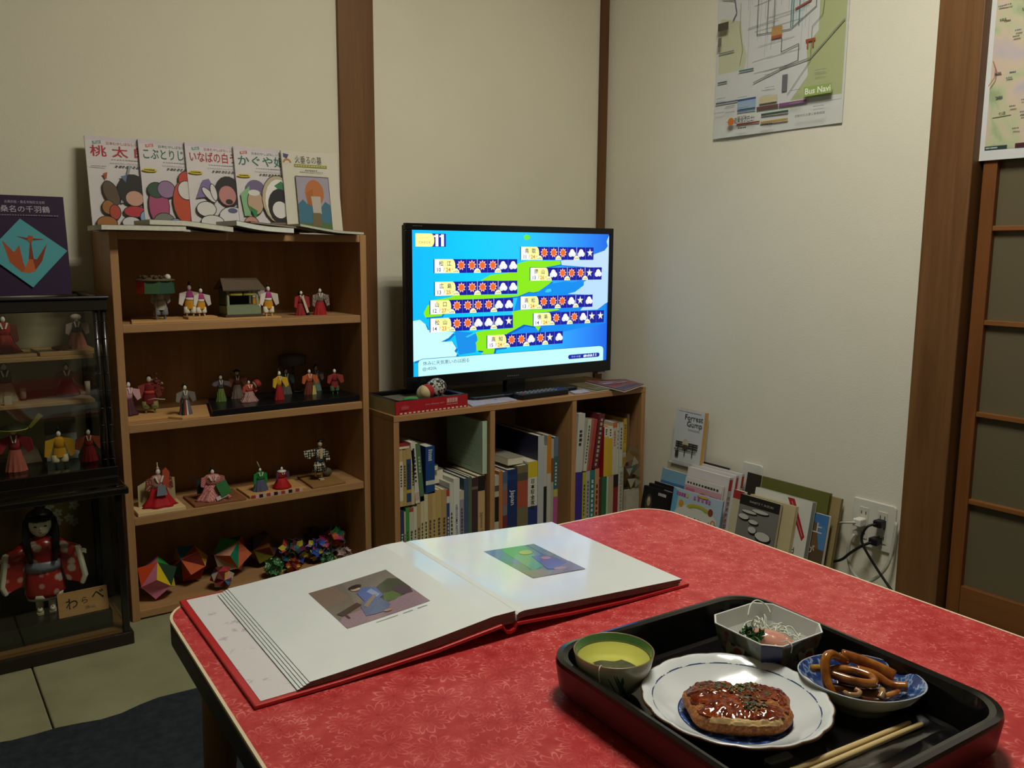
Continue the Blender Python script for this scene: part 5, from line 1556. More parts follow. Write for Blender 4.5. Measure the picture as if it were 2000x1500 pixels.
spine_book('right compartment: white book with orange top in the upper row', 1.7685, 0.0175, 0.1712, .165, .15, '#b4ada0', bands=((.90, 1, '#b8603c'),), strokes=(.55, .85, '#a06a58', 6))
spine_book('right compartment: plain white narrow book in the upper row', 1.7865, 0.0075, 0.1712, .160, .15, '#b9b9ac', strokes=(.5, .9, '#55554c', 5))
spine_book('right compartment: white book with grey characters, left of the tall yellow one', 1.7965, 0.0145, 0.1912, .142, .15, '#b2b4a8', strokes=(.4, .9, '#55554c', 7))
spine_book('right compartment: tall yellow spine at the right of the upper row', 1.8125, 0.0135, 0.1912, .152, .15, '#b8902c', bands=((.2, .3, '#c0baa8'),), strokes=(.5, .9, '#7a5c20', 7))
spine_book('right compartment: brown hardback at the very right of the upper row', 1.8275, 0.009, 0.1912, .165, .15, '#6e5438')

# ---------------------------------------------------------------- television
TVY = 2.052
tv = thing('television', 'black flat-screen television showing a blue weather map', 'television', (1.490, TVY, CZ + 0.0003))
bezel = mat('#0b0c0f', 0.22, spec=0.5, var=0)
SX0, SX1, SZ0, SZ1 = 1.141 - 1.490, 1.840 - 1.490, 0.512 - CZ, 0.906 - CZ
OX0, OX1, OZ0, OZ1 = 1.120 - 1.490, 1.856 - 1.490, 0.478 - CZ, 0.924 - CZ
f = MB()
f.bx(OX0, OX1, 0, 0.012, SZ1, OZ1, bezel).bx(OX0, OX1, 0, 0.012, OZ0, SZ0, bezel).bx(OX0, SX0, 0, 0.012, SZ0, SZ1, bezel).bx(SX1, OX1, 0, 0.012, SZ0, SZ1, bezel)
f.build('bezel', tv, bevel=0.0015)
MB().bx(OX0 + 0.004, OX1 - 0.004, 0.010, 0.030, OZ0 + 0.004, OZ1 - 0.004, bezel).bx(-0.24, 0.24, 0.030, 0.062, 0.06, 0.36, bezel).build('back_shell', tv, bevel=0.004)
MB().bx(-0.035, 0.035, 0.008, 0.030, 0.006, 0.10, bezel).build('stand_neck', tv, bevel=0.004)
MB().prism(rrect(0.40, 0.17, 0.03, 5), 0.0, 0.012, bezel, T(0.0, 0.030, 0)).build('stand_base', tv, bevel=0.004)
MB().bx(OX1 - 0.05, OX1 - 0.02, 0.004, 0.03, OZ0 - 0.008, OZ0, mat('#77756c', 0.4)).build('side_foot', tv)
sw_, sh_ = SX1 - SX0, SZ1 - SZ0
G = 1.15
scm, nt, b = newmat('screen_background')
tc = nd(nt, 'ShaderNodeTexCoord')
sp = nd(nt, 'ShaderNodeSeparateXYZ')
nt.links.new(tc.outputs['Generated'], sp.inputs[0])
r1 = ramp(nt, sp.outputs['X'], [(0.0, '#10b4f0'), (0.28, '#06c6fb'), (0.55, '#1fc0fc'), (0.80, '#2a92f4'), (1.0, '#1a62de')])
nt.links.new(r1.outputs[0], b.inputs['Emission Color'])
b.inputs['Emission Strength'].default_value = G
b.inputs['Base Color'].default_value = (0, 0, 0, 1)
b.inputs['Roughness'].default_value = 0.25
scr_ = MB().bx(SX0, SX1, 0.004, 0.010, SZ0, SZ1, scm).build('screen', tv)
gk = lambda c: glow(c, G)
q = MB()
A = Art(q, frame((SX0, 0.0038, SZ0), (1, 0, 0), (0, 0, 1)), sw_, sh_, 0.00004, gk)
LIME, PALE = '#86e01c', '#c6e4fb'
honshu = [(0.496, 0.772), (0.554, 0.796), (0.722, 0.794), (0.727, 0.766), (0.644, 0.745), (0.56, 0.746), (0.562, 0.647), (0.682, 0.644), (0.652, 0.602), (0.623, 0.57), (0.581, 0.559), (0.557, 0.564), (0.5, 0.533), (0.442, 0.527), (0.249, 0.519), (0.164, 0.515), (0.067, 0.49), (0.049, 0.437), (0.057, 0.406), (0.13, 0.412), (0.074, 0.521), (0.169, 0.54), (0.19, 0.555), (0.499, 0.549), (0.497, 0.645), (0.313, 0.654), (0.362, 0.693), (0.496, 0.714)]
shikoku = [(0.472, 0.422), (0.513, 0.432), (0.711, 0.429), (0.724, 0.42), (0.65, 0.407), (0.581, 0.403), (0.58, 0.306), (0.622, 0.302), (0.61, 0.265), (0.589, 0.305), (0.532, 0.322), (0.48, 0.284), (0.446, 0.262), (0.436, 0.163), (0.385, 0.16), (0.379, 0.119), (0.318, 0.122), (0.329, 0.145), (0.296, 0.153), (0.29, 0.211), (0.303, 0.226), (0.289, 0.284), (0.327, 0.293), (0.477, 0.301)]
kinki = [(1.0, 0.991), (0.986, 0.943), (0.994, 0.908), (0.975, 0.873), (0.904, 0.838), (0.728, 0.795), (0.729, 0.761), (0.966, 0.733), (0.864, 0.634), (0.807, 0.61), (0.771, 0.555), (0.734, 0.531), (0.912, 0.527), (0.838, 0.404), (0.942, 0.406), (1.0, 0.466)]
kyushu = [(0.0, 0.386), (0.032, 0.392), (0.057, 0.359), (0.067, 0.319), (0.187, 0.293), (0.161, 0.255), (0.127, 0.231), (0.177, 0.23), (0.198, 0.179), (0.188, 0.16), (0.201, 0.139), (0.196, 0.119), (0.038, 0.117), (0.0, 0.104)]
inland = [(0.5, 0.525), (0.558, 0.555), (0.587, 0.546), (0.664, 0.619), (0.756, 0.637), (0.807, 0.623), (0.858, 0.632), (0.858, 0.604), (0.808, 0.554), (0.771, 0.542), (0.79, 0.59), (0.721, 0.54), (0.517, 0.532)]
def shade(p, c, dx_=0.006, dy_=-0.01):
    A.poly([(min(1, max(0, x + dx_)), min(1, max(0, y + dy_))) for x, y in p], c)
shade(kinki, '#1b78d8', -0.006, -0.008)
A.poly(kinki, '#bcd8fa')
A.poly([(0.50, 0.53), (0.84, 0.64), (0.99, 0.46), (0.99, 0.30), (0.60, 0.22), (0.45, 0.27)], '#1686e6')
A.poly([(0.86, 0.63), (0.965, 0.73), (1.0, 0.70), (1.0, 0.47), (0.94, 0.41), (0.84, 0.41), (0.91, 0.527), (0.77, 0.54), (0.80, 0.60)], '#b4d6fb')
A.poly([(0.21, 0.13), (0.19, 0.30), (0.30, 0.28), (0.29, 0.14)], '#1a8ae0')
shade(honshu, '#0d7ad0')
A.poly(honshu, LIME)
A.poly(inland, '#128ae6')
A.poly([(0.641, 0.56), (0.653, 0.581), (0.674, 0.584), (0.677, 0.563), (0.659, 0.555)], '#38c4f0')
shade(shikoku, '#0c62c0', 0.008, -0.014)
A.poly(shikoku, LIME)
shade(kyushu, '#0f74cc', 0.008, -0.012)
A.poly(kyushu, '#c2f0fb')
A.poly([(0.24, 0.256), (0.283, 0.284), (0.289, 0.276), (0.251, 0.251)], '#34c8f4')
A.poly([(0.527, 0.972), (0.539, 0.986), (0.559, 0.977), (0.56, 0.956), (0.545, 0.944), (0.531, 0.952)], '#6ade3c')
q.build('map_graphic', scr_)
zlay = A.z + 0.00004
def star(cx, cy, ro, ri, n, asp, a0=90):
    return [(cx + (ro if k % 2 == 0 else ri) * math.cos(math.radians(a0 + 180 * k / n)), cy + (ro if k % 2 == 0 else ri) * asp * math.sin(math.radians(a0 + 180 * k / n))) for k in range(2 * n)]
asp = sw_ / sh_
def panel(u, v, city, temp, icons):
    q = MB()
    A = Art(q, frame((SX0, 0.0038 - zlay, SZ0), (1, 0, 0), (0, 0, 1)), sw_, sh_, 0.00003, gk)
    W_, H_ = 0.400, 0.096
    A.rect(u, v, u + W_, v + H_, '#1a1e96')
    A.rect(u + 0.004, v, u + 0.085, v + H_, '#f4ef9a')
    A.poly([(u + 0.004, v), (u + 0.055, v), (u + 0.025, v + H_), (u + 0.004, v + H_)], '#fbfbf4')
    A.ell(u + 0.085, v + H_ / 2, 0.014, H_ / 2, '#f4ef9a', 14)
    A.text(city[0], u + 0.034, v + H_ * 0.69, 0.0148, '#2c2c34', bold=0.008)
    A.text(city[1], u + 0.070, v + H_ * 0.69, 0.0148, '#2c2c34', bold=0.008)
    lo, hi = temp.split('/')
    A.text(lo, u + 0.024, v + H_ * 0.24, 0.0150, '#20307c', bold=0.012)
    A.text('/', u + 0.046, v + H_ * 0.24, 0.0150, '#55556a')
    A.text(hi, u + 0.066, v + H_ * 0.24, 0.0150, '#d8682c', bold=0.012)
    A.text('℃', u + 0.089, v + H_ * 0.22, 0.010, '#c09a40')
    for k, ic in enumerate(icons):
        cx, cy = u + 0.126 + k * 0.0505, v + H_ * 0.56
        if k in (1, 3, 5):
            A.rect(cx - 0.0258, v, cx - 0.0250, v + H_, '#8a8ed8')
        elif k > 0:
            A.rect(cx - 0.0262, v, cx - 0.0244, v + H_, '#f2f2e8')
        if ic == 'S':
            A.poly(star(cx, cy, 0.021, 0.0135, 9, asp), '#f4b8a0')
            A.ell(cx, cy, 0.0125, 0.0125 * asp, '#e8692c', 14)
        elif ic == 'C':
            A.ell(cx - 0.008, cy - 0.012, 0.012, 0.011 * asp, '#dfe4ee', 12)
            A.ell(cx + 0.009, cy - 0.010, 0.012, 0.011 * asp, '#e6eaf2', 12)
            A.ell(cx, cy + 0.006, 0.0125, 0.0125 * asp, '#fdfdfd', 12)
        else:
            A.poly(star(cx, cy, 0.019, 0.008, 5, asp), '#c8ccb8')
            A.poly(star(cx - 0.001, cy + 0.002, 0.013, 0.0055, 5, asp), '#f2f2d8')
    for k, s_ in ((0, '6時'), (2, '12時'), (4, '18時')):
        cx = u + 0.126 + k * 0.0505 - 0.0255
        A.ell(cx, v, 0.0165, 0.032, '#f6f4c0', 14, a0=0, a1=180)
        A.text(s_, cx, v + 0.011, 0.0052, '#4a4a3a', 0.016)
    q.build('forecast_panel', scr_)
for a in ((0.095, 0.709, '松江', '10/24', 'SSSSCC'), (0.096, 0.553, '広島', '13/25', 'SSSSCC'), (0.075, 0.426, '山口', '12/27', 'SSSSCC'), (0.075, 0.301, '松山', '14/23', 'SSCCC*'), (0.510, 0.800, '鳥取', '11/24', 'SSSCC*'),
          (0.560, 0.646, '岡山', '13/26', 'CSSS*C'), (0.510, 0.434, '高松', '13/24', 'SSSC*C'), (0.579, 0.307, '徳島', '14/24', 'SCSC**'), (0.343, 0.160, '高知', '15/24', 'SSCS*C')):
    panel(*a)
q = MB()
A = Art(q, frame((SX0, 0.0038 - zlay, SZ0), (1, 0, 0), (0, 0, 1)), sw_, sh_, 0.00003, gk)
A.rect(0.016, 0.889, 0.151, 0.978, '#2a2a96')
A.rect(0.016, 0.889, 0.085, 0.978, '#f4ee98')
A.ell(0.085, 0.9335, 0.014, 0.0445, '#f4ee98', 14)
A.text('C H E C K', 0.056, 0.918, 0.0085, '#8a8440', 0.036)
A.text('ニュース', 0.052, 0.948, 0.0055, '#c4bc6a', 0.026)
A.rect(0.104, 0.892, 0.117, 0.974, '#fafaff')
A.rect(0.097, 0.955, 0.106, 0.966, '#fafaff')
A.rect(0.129, 0.892, 0.142, 0.974, '#fafaff')
A.rect(0.122, 0.955, 0.131, 0.966, '#fafaff')
q.build('programme_logo', scr_)
q = MB()
A = Art(q, frame((SX0, 0.0038 - zlay, SZ0), (1, 0, 0), (0, 0, 1)), sw_, sh_, 0.00003, gk)
def barp(e):
    return [(0.020 + e, 0.0), (0.020 + e, 0.092), (0.026 + e, 0.112 - e), (0.042 + e * 0.4, 0.121 - e * 1.6), (0.958 - e * 0.4, 0.121 - e * 1.6), (0.976 - e, 0.112 - e), (0.982 - e, 0.092), (0.982 - e, 0.0)]
A.poly(barp(0), '#1d6aa6')
A.poly(barp(0.0022), '#bdf2f6')
A.text('休みに天気悪いのは困る', 0.151, 0.087, 0.0125, '#3c5470', 0.150)
A.text('@r820k', 0.074, 0.047, 0.0115, '#4a627c', 0.046)
A.rect(0.785, 0.032, 0.948, 0.066, '#1a2ea0')
A.ell(0.785, 0.049, 0.0098, 0.017, '#1a2ea0', 14)
A.ell(0.948, 0.049, 0.0098, 0.017, '#1a2ea0', 14)
A.text('ツイートは', 0.820, 0.049, 0.0072, '#e8ecfa', 0.036)
A.text('#nhk11', 0.900, 0.049, 0.0120, '#ffffff', 0.052, bold=0.02)
q.build('message_bar', scr_)
q = MB()
A = Art(q, frame((OX0, -0.0002, OZ0), (1, 0, 0), (0, 0, 1)), OX1 - OX0, OZ1 - OZ0)
A.dashes(0.03, 0.982, 0.07, 0.986, 5, '#55585c', 2)
A.dashes(0.45, 0.025, 0.51, 0.032, 6, '#55585c', 3)
q.build('maker_mark', tv)

# ---------------------------------------------------------------- things on the low bookcase
bxo = thing('gift_box_lid', 'open red box with white stitched edge at the left end of the low bookcase', 'box', (CX0 + 0.008, CY0 + 0.004, CZ + 0.0004), (0, 0, 2))
bw2, bd2, bh2 = 0.222, 0.172, 0.035
MB().bx(0, bw2, 0, 0.003, 0, bh2, mat('#a01f26', 0.4, var=0.05)).build('front_side', bxo)
MB().bx(0, 0.003, 0.003, bd2, 0, bh2, mat('#a0956a', 0.5, var=0.1)).build('left_side', bxo)
MB().bx(bw2 - 0.003, bw2, 0.003, bd2, 0, bh2, mat('#17181e', 0.4)).bx(0.003, bw2 - 0.003, bd2 - 0.003, bd2, 0, bh2, mat('#17181e', 0.4)).build('far_sides', bxo)
MB().bx(0.003, bw2 - 0.003, 0.003, bd2 - 0.003, 0.0, 0.022, mat('#6a675c', 0.6, var=0.15)).build('inner_floor', bxo)
MB().bx(0.0005, 0.016, 0.003, bd2, bh2 - 0.003, bh2 + 0.0005, mat('#12131a', 0.35)).bx(0.0005, bw2 - 0.0005, 0.0005, 0.010, bh2 - 0.003, bh2 + 0.0005, mat('#12131a', 0.35)).bx(bw2 - 0.016, bw2 - 0.0005, 0.003, bd2, bh2 - 0.003, bh2 + 0.0005, mat('#1a2440', 0.35)).bx(0.016, bw2 - 0.016, bd2 - 0.012, bd2, bh2 - 0.003, bh2 + 0.0005, mat('#12131a', 0.35)).build('black_rim', bxo)
for k in range(16):
    MB().bx(0.012 + k * 0.0132, 0.012 + k * 0.0132 + 0.0072, -0.0004, 0.0, 0.0012, 0.0048, ink('#c9bfb0')).build('stitch', bxo)
q = MB()
A = Art(q, frame((0, -0.0002, 0), (1, 0, 0), (0, 0, 1)), bw2, bh2)
A.text('you always win', 0.53, 0.56, 0.007, '#c08a84', 0.058)
A.rect(0.695, 0.48, 0.855, 0.88, '#b05a58')
A.text('東京百景', 0.775, 0.68, 0.0115, '#d8c4bc', 0.033)
A.dashes(0.695, 0.36, 0.855, 0.42, 7, '#c49a94', 2)
A.poly([(0.07, 0.30), (0.17, 0.34), (0.18, 0.62), (0.11, 0.72), (0.06, 0.55)], '#a83a3c')
A.dashes(0.08, 0.45, 0.165, 0.55, 4, '#b5555a', 1)
q.build('box_lettering', bxo)
def juggle(label, c, r, cols, rot):
    t = thing('cloth_beanbag', label, 'beanbag', c, rot)
    n = len(cols)
    for k in range(n):
        vs, fs = [], []
        NA, NB = 5, 9
        for i in range(NB + 1):
            ph = PI * i / NB
            for j in range(NA + 1):
                th = 2 * PI * (k + j / NA) / n
                bul = 1 - 0.10 * (abs(j / NA - 0.5) * 2) ** 2
                vs.append((r * bul * math.sin(ph) * math.cos(th), r * bul * math.sin(ph) * math.sin(th), r * 0.82 * bul * math.cos(ph)))
        for i in range(NB):
            for j in range(NA):
                a = i * (NA + 1) + j
                fs.append((a, a + NA + 1, a + NA + 2, a + 1))
        MB().add(vs, fs, cols[k], True).build('cloth_panel', t)
zz = CZ + 0.0228
juggle('cream and red cloth beanbag in the red box lid', (CX0 + 0.122, CY0 + 0.050, zz + 0.0215), 0.0260, [mat('#b9ab7c', 0.8), mat('#9a2026', 0.8), mat('#b9ab7c', 0.8), mat('#b9a898', 0.8), mat('#a9a084', 0.8)], (25, 10, 200))
juggle('black and white patterned cloth beanbag in the red box lid', (CX0 + 0.172, CY0 + 0.080, zz + 0.0260), 0.0310, [pattern('rings', '#1c1c1c', '#b8b8b0', 70, 0.8), pattern('blotch', '#1c1c1c', '#b8b8b0', 140, 0.8), mat('#8c5a52', 0.8), pattern('blotch', '#b8b8b0', '#222222', 120, 0.8)], (15, 25, 150))
g_ = MB().tube(bez([(0, 0, 0.004), (0.012, -0.004, 0.007), (0.024, -0.006, 0.006), (0.036, -0.010, 0.005)], 5), 0.005, mat('#3f8a44', 0.7, var=0.2), 8)
tag(g_.build('green_paper_twist'), 'small green twisted paper beside the cream beanbag', 'paper').location = (CX0 + 0.062, CY0 + 0.060, zz + 0.0012)
tag(MB().prism([(0, 0), (0.046, 0.004), (0.060, 0.030), (0.020, 0.040)], 0, 0.003, mat('#a5545a', 0.5, var=0.25, vs=60)).build('pink_paper'), 'pink folded paper at the right of the red box lid', 'paper').location = (CX0 + 0.150, CY0 + 0.022, zz)

pc2 = thing('postcard', 'pastel flower-print card lying beside the red box', 'card', (1.252, 1.933, CZ + 0.0004), (0, 0, 0))
pp, nt, b = newmat('pastel_print')
tc = nd(nt, 'ShaderNodeTexCoord')
n1 = nd(nt, 'ShaderNodeTexNoise', Scale=26.0, Detail=5.0)
nt.links.new(tc.outputs['Object'], n1.inputs['Vector'])
r1 = ramp(nt, n1.outputs['Fac'], [(0.32, '#8a8ab0'), (0.45, '#b0b4c8'), (0.55, '#b59aa8'), (0.66, '#b5a898')])
nt.links.new(r1.outputs[0], b.inputs['Base Color'])
b.inputs['Roughness'].default_value = 0.3
MB().prism([(0.0, 0.0), (0.158, 0.012), (0.172, 0.150), (0.03, 0.118)], 0, 0.004, pp).build('card_sheet', pc2, bevel=0.0006)
q = MB()
A = Art(q, frame((0, 0, 0.0042), (1, 0, 0), (0, 1, 0)), 0.17, 0.14)
A.dashes(0.35, 0.5, 0.55, 0.55, 4, '#4a4a60', 2)
A.rect(0.62, 0.30, 0.66, 0.35, '#4a5070')
A.dashes(0.45, 0.7, 0.7, 0.74, 5, '#55557a', 3)
q.build('card_print', pc2)
rc = thing('remote_control', 'black remote control with pale buttons in front of the television', 'remote', (1.425, 1.945, CZ + 0.0004), (0, 0, 3))
MB().prism(rrect(0.185, 0.046, 0.010, 5, 0.0925, 0.023), 0, 0.016, mat('#121318', 0.35, var=0)).build('remote_body', rc, bevel=0.003)
for i in range(11):
    for j in range(3):
        c = '#a8332e' if (i, j) == (0, 0) else ('#3a4a8c' if i > 8 else '#7c7e86')
        MB().bx(0.010 + i * 0.0155, 0.0175 + i * 0.0155, 0.008 + j * 0.012, 0.0135 + j * 0.012, 0.016, 0.0178, ink(c)).build('button', rc)
bd = thing('disc_player', 'flat black disc player under the television', 'player', (1.405, 1.994, CZ + 0.0004), (0, 0, 0))
MB().bx(0, 0.175, 0, 0.045, 0, 0.012, mat('#101116', 0.3, var=0)).build('player_body', bd, bevel=0.003)
MB().bx(0.06, 0.12, -0.001, 0.0, 0.004, 0.008, mat('#232630', 0.2)).build('disc_slot', bd)
tag(MB().prism([(0, 0), (0.062, 0.004), (0.070, 0.046), (0.012, 0.040)], 0, 0.004, mat('#a9a6b4', 0.5, var=0.3, vs=60)).build('paper_packet', bevel=0.0006), 'white and purple packet lying between remote and magazines', 'packet').location = (1.618, 1.942, CZ + 0.0004)
def magazine(label, pts, z, col, stripes, sag_=0.0):
    cx_, cy_ = sum(p[0] for p in pts) / 4, sum(p[1] for p in pts) / 4
    t = thing('magazine', label, 'magazine', (cx_, cy_, z))
    loc = [(p[0] - cx_, p[1] - cy_) for p in pts]
    MB().prism(loc, 0, 0.0035, mat(col, 0.35, var=0.15, vs=25)).build('cover', t, bevel=0.0004)
    MB().prism([(a * 1.0, b_ * 1.0) for a, b_ in loc], -0.0022, -0.0002, PAGEW).build('pages', t)
    rr = random.Random(len(label))
    a, b_, c_, d_ = (Vector((p[0], p[1], 0)) for p in loc)
    q = MB()
    zz_ = 0.0037
    for (u0, v0, u1, v1, cl) in stripes:
        P_ = lambda u, v: tuple((a * (1 - u) + b_ * u) * (1 - v) + (d_ * (1 - u) + c_ * u) * v + Vector((0, 0, zz_)))
        q.poly([P_(u0, v0), P_(u1, v0), P_(u1, v1), P_(u0, v1)], ink(cl))
        zz_ += 0.00008
    q.build('cover_print', t)
magazine('olive magazine lying slanted towards the back of the bookcase', [(1.700, 1.938), (1.775, 1.945), (1.795, 2.150), (1.702, 2.150)], CZ + 0.0035, '#6e6648', [(.2, .1, .5, .16, '#8a8260'), (.2, .3, .6, .34, '#55503a')])
magazine('reddish patterned magazine overhanging the right end of the bookcase', [(1.742, 1.862), (1.880, 1.925), (1.905, 2.035), (1.770, 2.075)], CZ + 0.0092, '#7a5258', [(.05, .05, .9, .25, '#4a4a60'), (.1, .35, .5, .45, '#8a3a34'), (.55, .3, .92, .42, '#97503c'), (.1, .6, .4, .66, '#b0aab4'), (.5, .55, .8, .60, '#a9a2ac'), (.15, .75, .7, .80, '#9a949c'), (.3, .86, .85, .95, '#6a3038'), (.1, .48, .9, .53, '#5a4a70')])
magazine('white-edged booklet under the reddish magazine', [(1.760, 1.945), (1.893, 1.945), (1.893, 2.040), (1.760, 2.05)], CZ + 0.0028, '#9aa0a4', [(.1, .1, .9, .3, '#7a8288')])

# paper-filled plastic pouch by the right end of the bookcase
ppch = thing('plastic_pouch', 'clear plastic pouch of folded paper triangles at the right end of the bookcase', 'pouch', (1.806, 1.929, 0.0), (0, 0, 0))
clr = GLASS
MB().bx(0.0, 0.062, -0.016, -0.0155, 0.12, 0.255, clr).bx(0.0, 0.062, 0.0005, 0.001, 0.12, 0.255, clr).build('plastic_sleeve', ppch)
MB().bx(0.004, 0.058, -0.014, -0.001, 0.0, 0.12, mat('#a39c8c', 0.6, var=0.1)).build('paper_stack', ppch)
rr = random.Random(2)
for k, (cx_, cz_, s_, cl) in enumerate(((0.020, 0.222, 0.040, '#8d6a48'), (0.044, 0.205, 0.030, '#a89a84'), (0.034, 0.186, 0.020, '#2f6a60'), (0.018, 0.180, 0.026, '#a39684'), (0.050, 0.170, 0.030, '#8a7658'), (0.024, 0.145, 0.034, '#b0a490'), (0.048, 0.140, 0.030, '#9c927e'))):
    a0 = rr.random() * 360
    MB().prism([(s_ * 0.6 * math.cos(math.radians(a0 + 120 * j)), s_ * 0.6 * math.sin(math.radians(a0 + 120 * j))) for j in range(3)], 0, 0.0014, paper(cl), frame((cx_ + 0.002, -0.002 - 0.0018 * k, cz_), (1, 0, 0), (0, 0, 1))).build('folded_triangle', ppch)
# ================================================================ books leaning against the right wall
def lean_book(label, xt, y0, y1, h, th, col, art=None, lean=10, z=0.0008, **k):
    """front cover faces into the room; xt is where the top front edge is"""
    a = math.radians(lean)
    k.setdefault('name', 'leaning_book')
    nm = k.pop('name')
    return cover_book(nm, label, (xt - h * math.sin(a), y0, z + th * math.sin(a)), (-lean, 0, -90), y0 - y1, h, th, col, art, **k)

def a_bun(A):
    A.rect(0, 0, 1, 1, '#9fb2bf')
    A.rect(0, 0.0, 1, 0.34, '#7fa6b8')
    A.poly([(0, 0.45), (0.10, 0.60), (0.12, 0.95), (0, 1)], '#5b9cc0')
    A.ell(0.52, 0.55, 0.42, 0.22, '#c2c4bc')
    A.ell(0.55, 0.70, 0.24, 0.10, '#b09a34', a0=0, a1=180)
    A.ell(0.55, 0.69, 0.19, 0.07, '#7f9a4c', a0=0, a1=180)
    A.ell(0.55, 0.68, 0.14, 0.045, '#c2c4bc', a0=0, a1=180)
    A.ell(0.20, 0.74, 0.05, 0.07, '#b8862c')
    A.ell(0.80, 0.73, 0.05, 0.07, '#7a3a2c')
    A.text('ぶんぶくちゃがま', 0.55, 0.48, 0.026, '#9c1f44', 0.150, bold=0.03)
    for u, c in ((0.08, '#a8468c'), (0.13, '#b5508e'), (0.18, '#a8468c'), (0.23, '#9c3c84'), (0.29, '#b8a834'), (0.44, '#b05a98'), (0.52, '#a84a90'), (0.60, '#b05a98'), (0.68, '#a8468c'), (0.74, '#b05a98')):
        A.rect(u, 0.88, u + 0.04, 0.94, c)
    A.ell(0.62, 0.965, 0.12, 0.02, '#c0a43c')
    A.ell(0.88, 0.55, 0.045, 0.06, '#c0664c')
    A.ell(0.88, 0.55, 0.028, 0.038, '#c4b0a0')
lean_book('sky-blue picture book with crimson ぶんぶくちゃがま title', 1.868, 1.770, 1.581, 0.158, 0.006, '#9fb2bf', a_bun, rspine='#6a8a9c')

def a_black(A):
    A.rect(0, 0, 1, 1, '#131314')
    A.ell(0.27, 0.62, 0.13, 0.22, '#3a332a')
    A.ell(0.27, 0.66, 0.07, 0.12, '#8d8668')
    A.ell(0.27, 0.70, 0.04, 0.05, '#a8a184')
    A.dashes(0.60, 0.86, 0.92, 0.93, 6, '#b8b8b0', 3)
    A.rect(0.72, 0.04, 0.78, 0.16, '#8a8a84')
lean_book('black-covered case with a pale round picture, front of the black stack', 1.876, 1.905, 1.795, 0.130, 0.013, '#131314', a_black, page=mat('#1c1c1c', 0.5))
lean_book('plain black case right behind the one with a round picture', 1.893, 1.900, 1.792, 0.136, 0.013, '#171718', lambda A: A.dashes(0.62, 0.90, 0.95, 0.95, 6, '#a0a09a', 5), page=mat('#1c1c1c', 0.5))
lean_book('rearmost thin black case of the black stack', 1.910, 1.893, 1.792, 0.142, 0.010, '#1b1b1d', None, page=mat('#bdbdb5', 0.5))
def a_sky(A):
    A.rect(0, 0, 1, 1, '#3a6a9a')
    A.rect(0, 0.80, 1, 1, '#6f9ab5')
    A.ell(0.45, 0.50, 0.38, 0.10, '#bcc2c6')
    A.ell(0.60, 0.56, 0.20, 0.08, '#c6ccd0')
    A.ell(0.25, 0.72, 0.20, 0.04, '#8aa8c0')
    A.dashes(0.3, 0.47, 0.8, 0.50, 7, '#55657c', 2)
lean_book('blue sky-and-cloud covered book under the film novel', 1.930, 1.880, 1.780, 0.184, 0.012, '#3a6a9a', a_sky)
def a_pink(A):
    A.rect(0, 0, 1, 1, '#b98a98')
    A.rect(0, 0.88, 1, 1, '#c4c0bc')
    A.dashes(0.06, 0.905, 0.94, 0.935, 11, '#3a3434', 4)
    A.rect(0.05, 0.68, 0.30, 0.84, '#b0647c')
    A.ell(0.52, 0.74, 0.15, 0.07, '#a02c34')
    A.rect(0.72, 0.66, 0.92, 0.80, '#3a2830')
    A.text('ト以', 0.82, 0.73, 0.014, '#c8b8bc', 0.022, bold=0.02)
lean_book('pink paperback with a row of small black letters along its top', 1.893, 1.747, 1.606, 0.192, 0.0085, '#b98a98', a_pink)
def a_wh1(A):
    A.rect(0, 0, 1, 1, '#c3bfbf')
    A.ell(0.43, 0.845, 0.20, 0.030, '#bfae34')
    A.dashes(0.27, 0.835, 0.60, 0.860, 6, '#3a3420', 2)
    A.ell(0.76, 0.80, 0.16, 0.030, '#a84a80')
    A.dashes(0.64, 0.79, 0.88, 0.812, 4, '#5a1c3c', 3)
def sp_red(txt):
    def f(A):
        A.rect(0, 0.02, 1, 0.98, '#b0aca4')
        A.rect(0.1, 0.82, 0.9, 0.97, '#a8342c')
        for k, ch in enumerate(txt):
            A.text(ch, 0.5, 0.72 - k * 0.075, 0.0125, '#a02028', 0.0105, bold=0.02)
    return f
lean_book('white paperback with yellow and pink title ovals, front of the red-spined row', 1.912, 1.757, 1.598, 0.216, 0.016, '#c3bfbf', a_wh1, rspine='#b0aca4', sart=sp_red('カラオケクロス'))
lean_book('second white paperback with red spine label in the leaning row', 1.931, 1.762, 1.590, 0.222, 0.011, '#c3bfbf', None, rspine='#b0aca4', sart=sp_red('名作'))
lean_book('third white paperback with red spine label, nearest the wall outlet', 1.946, 1.762, 1.582, 0.226, 0.011, '#c3bfbf', None, rspine='#b0aca4', sart=sp_red('話'))
lean_book('black-topped thin book at the back of the white paperbacks', 1.960, 1.762, 1.640, 0.230, 0.005, '#26262a', None)
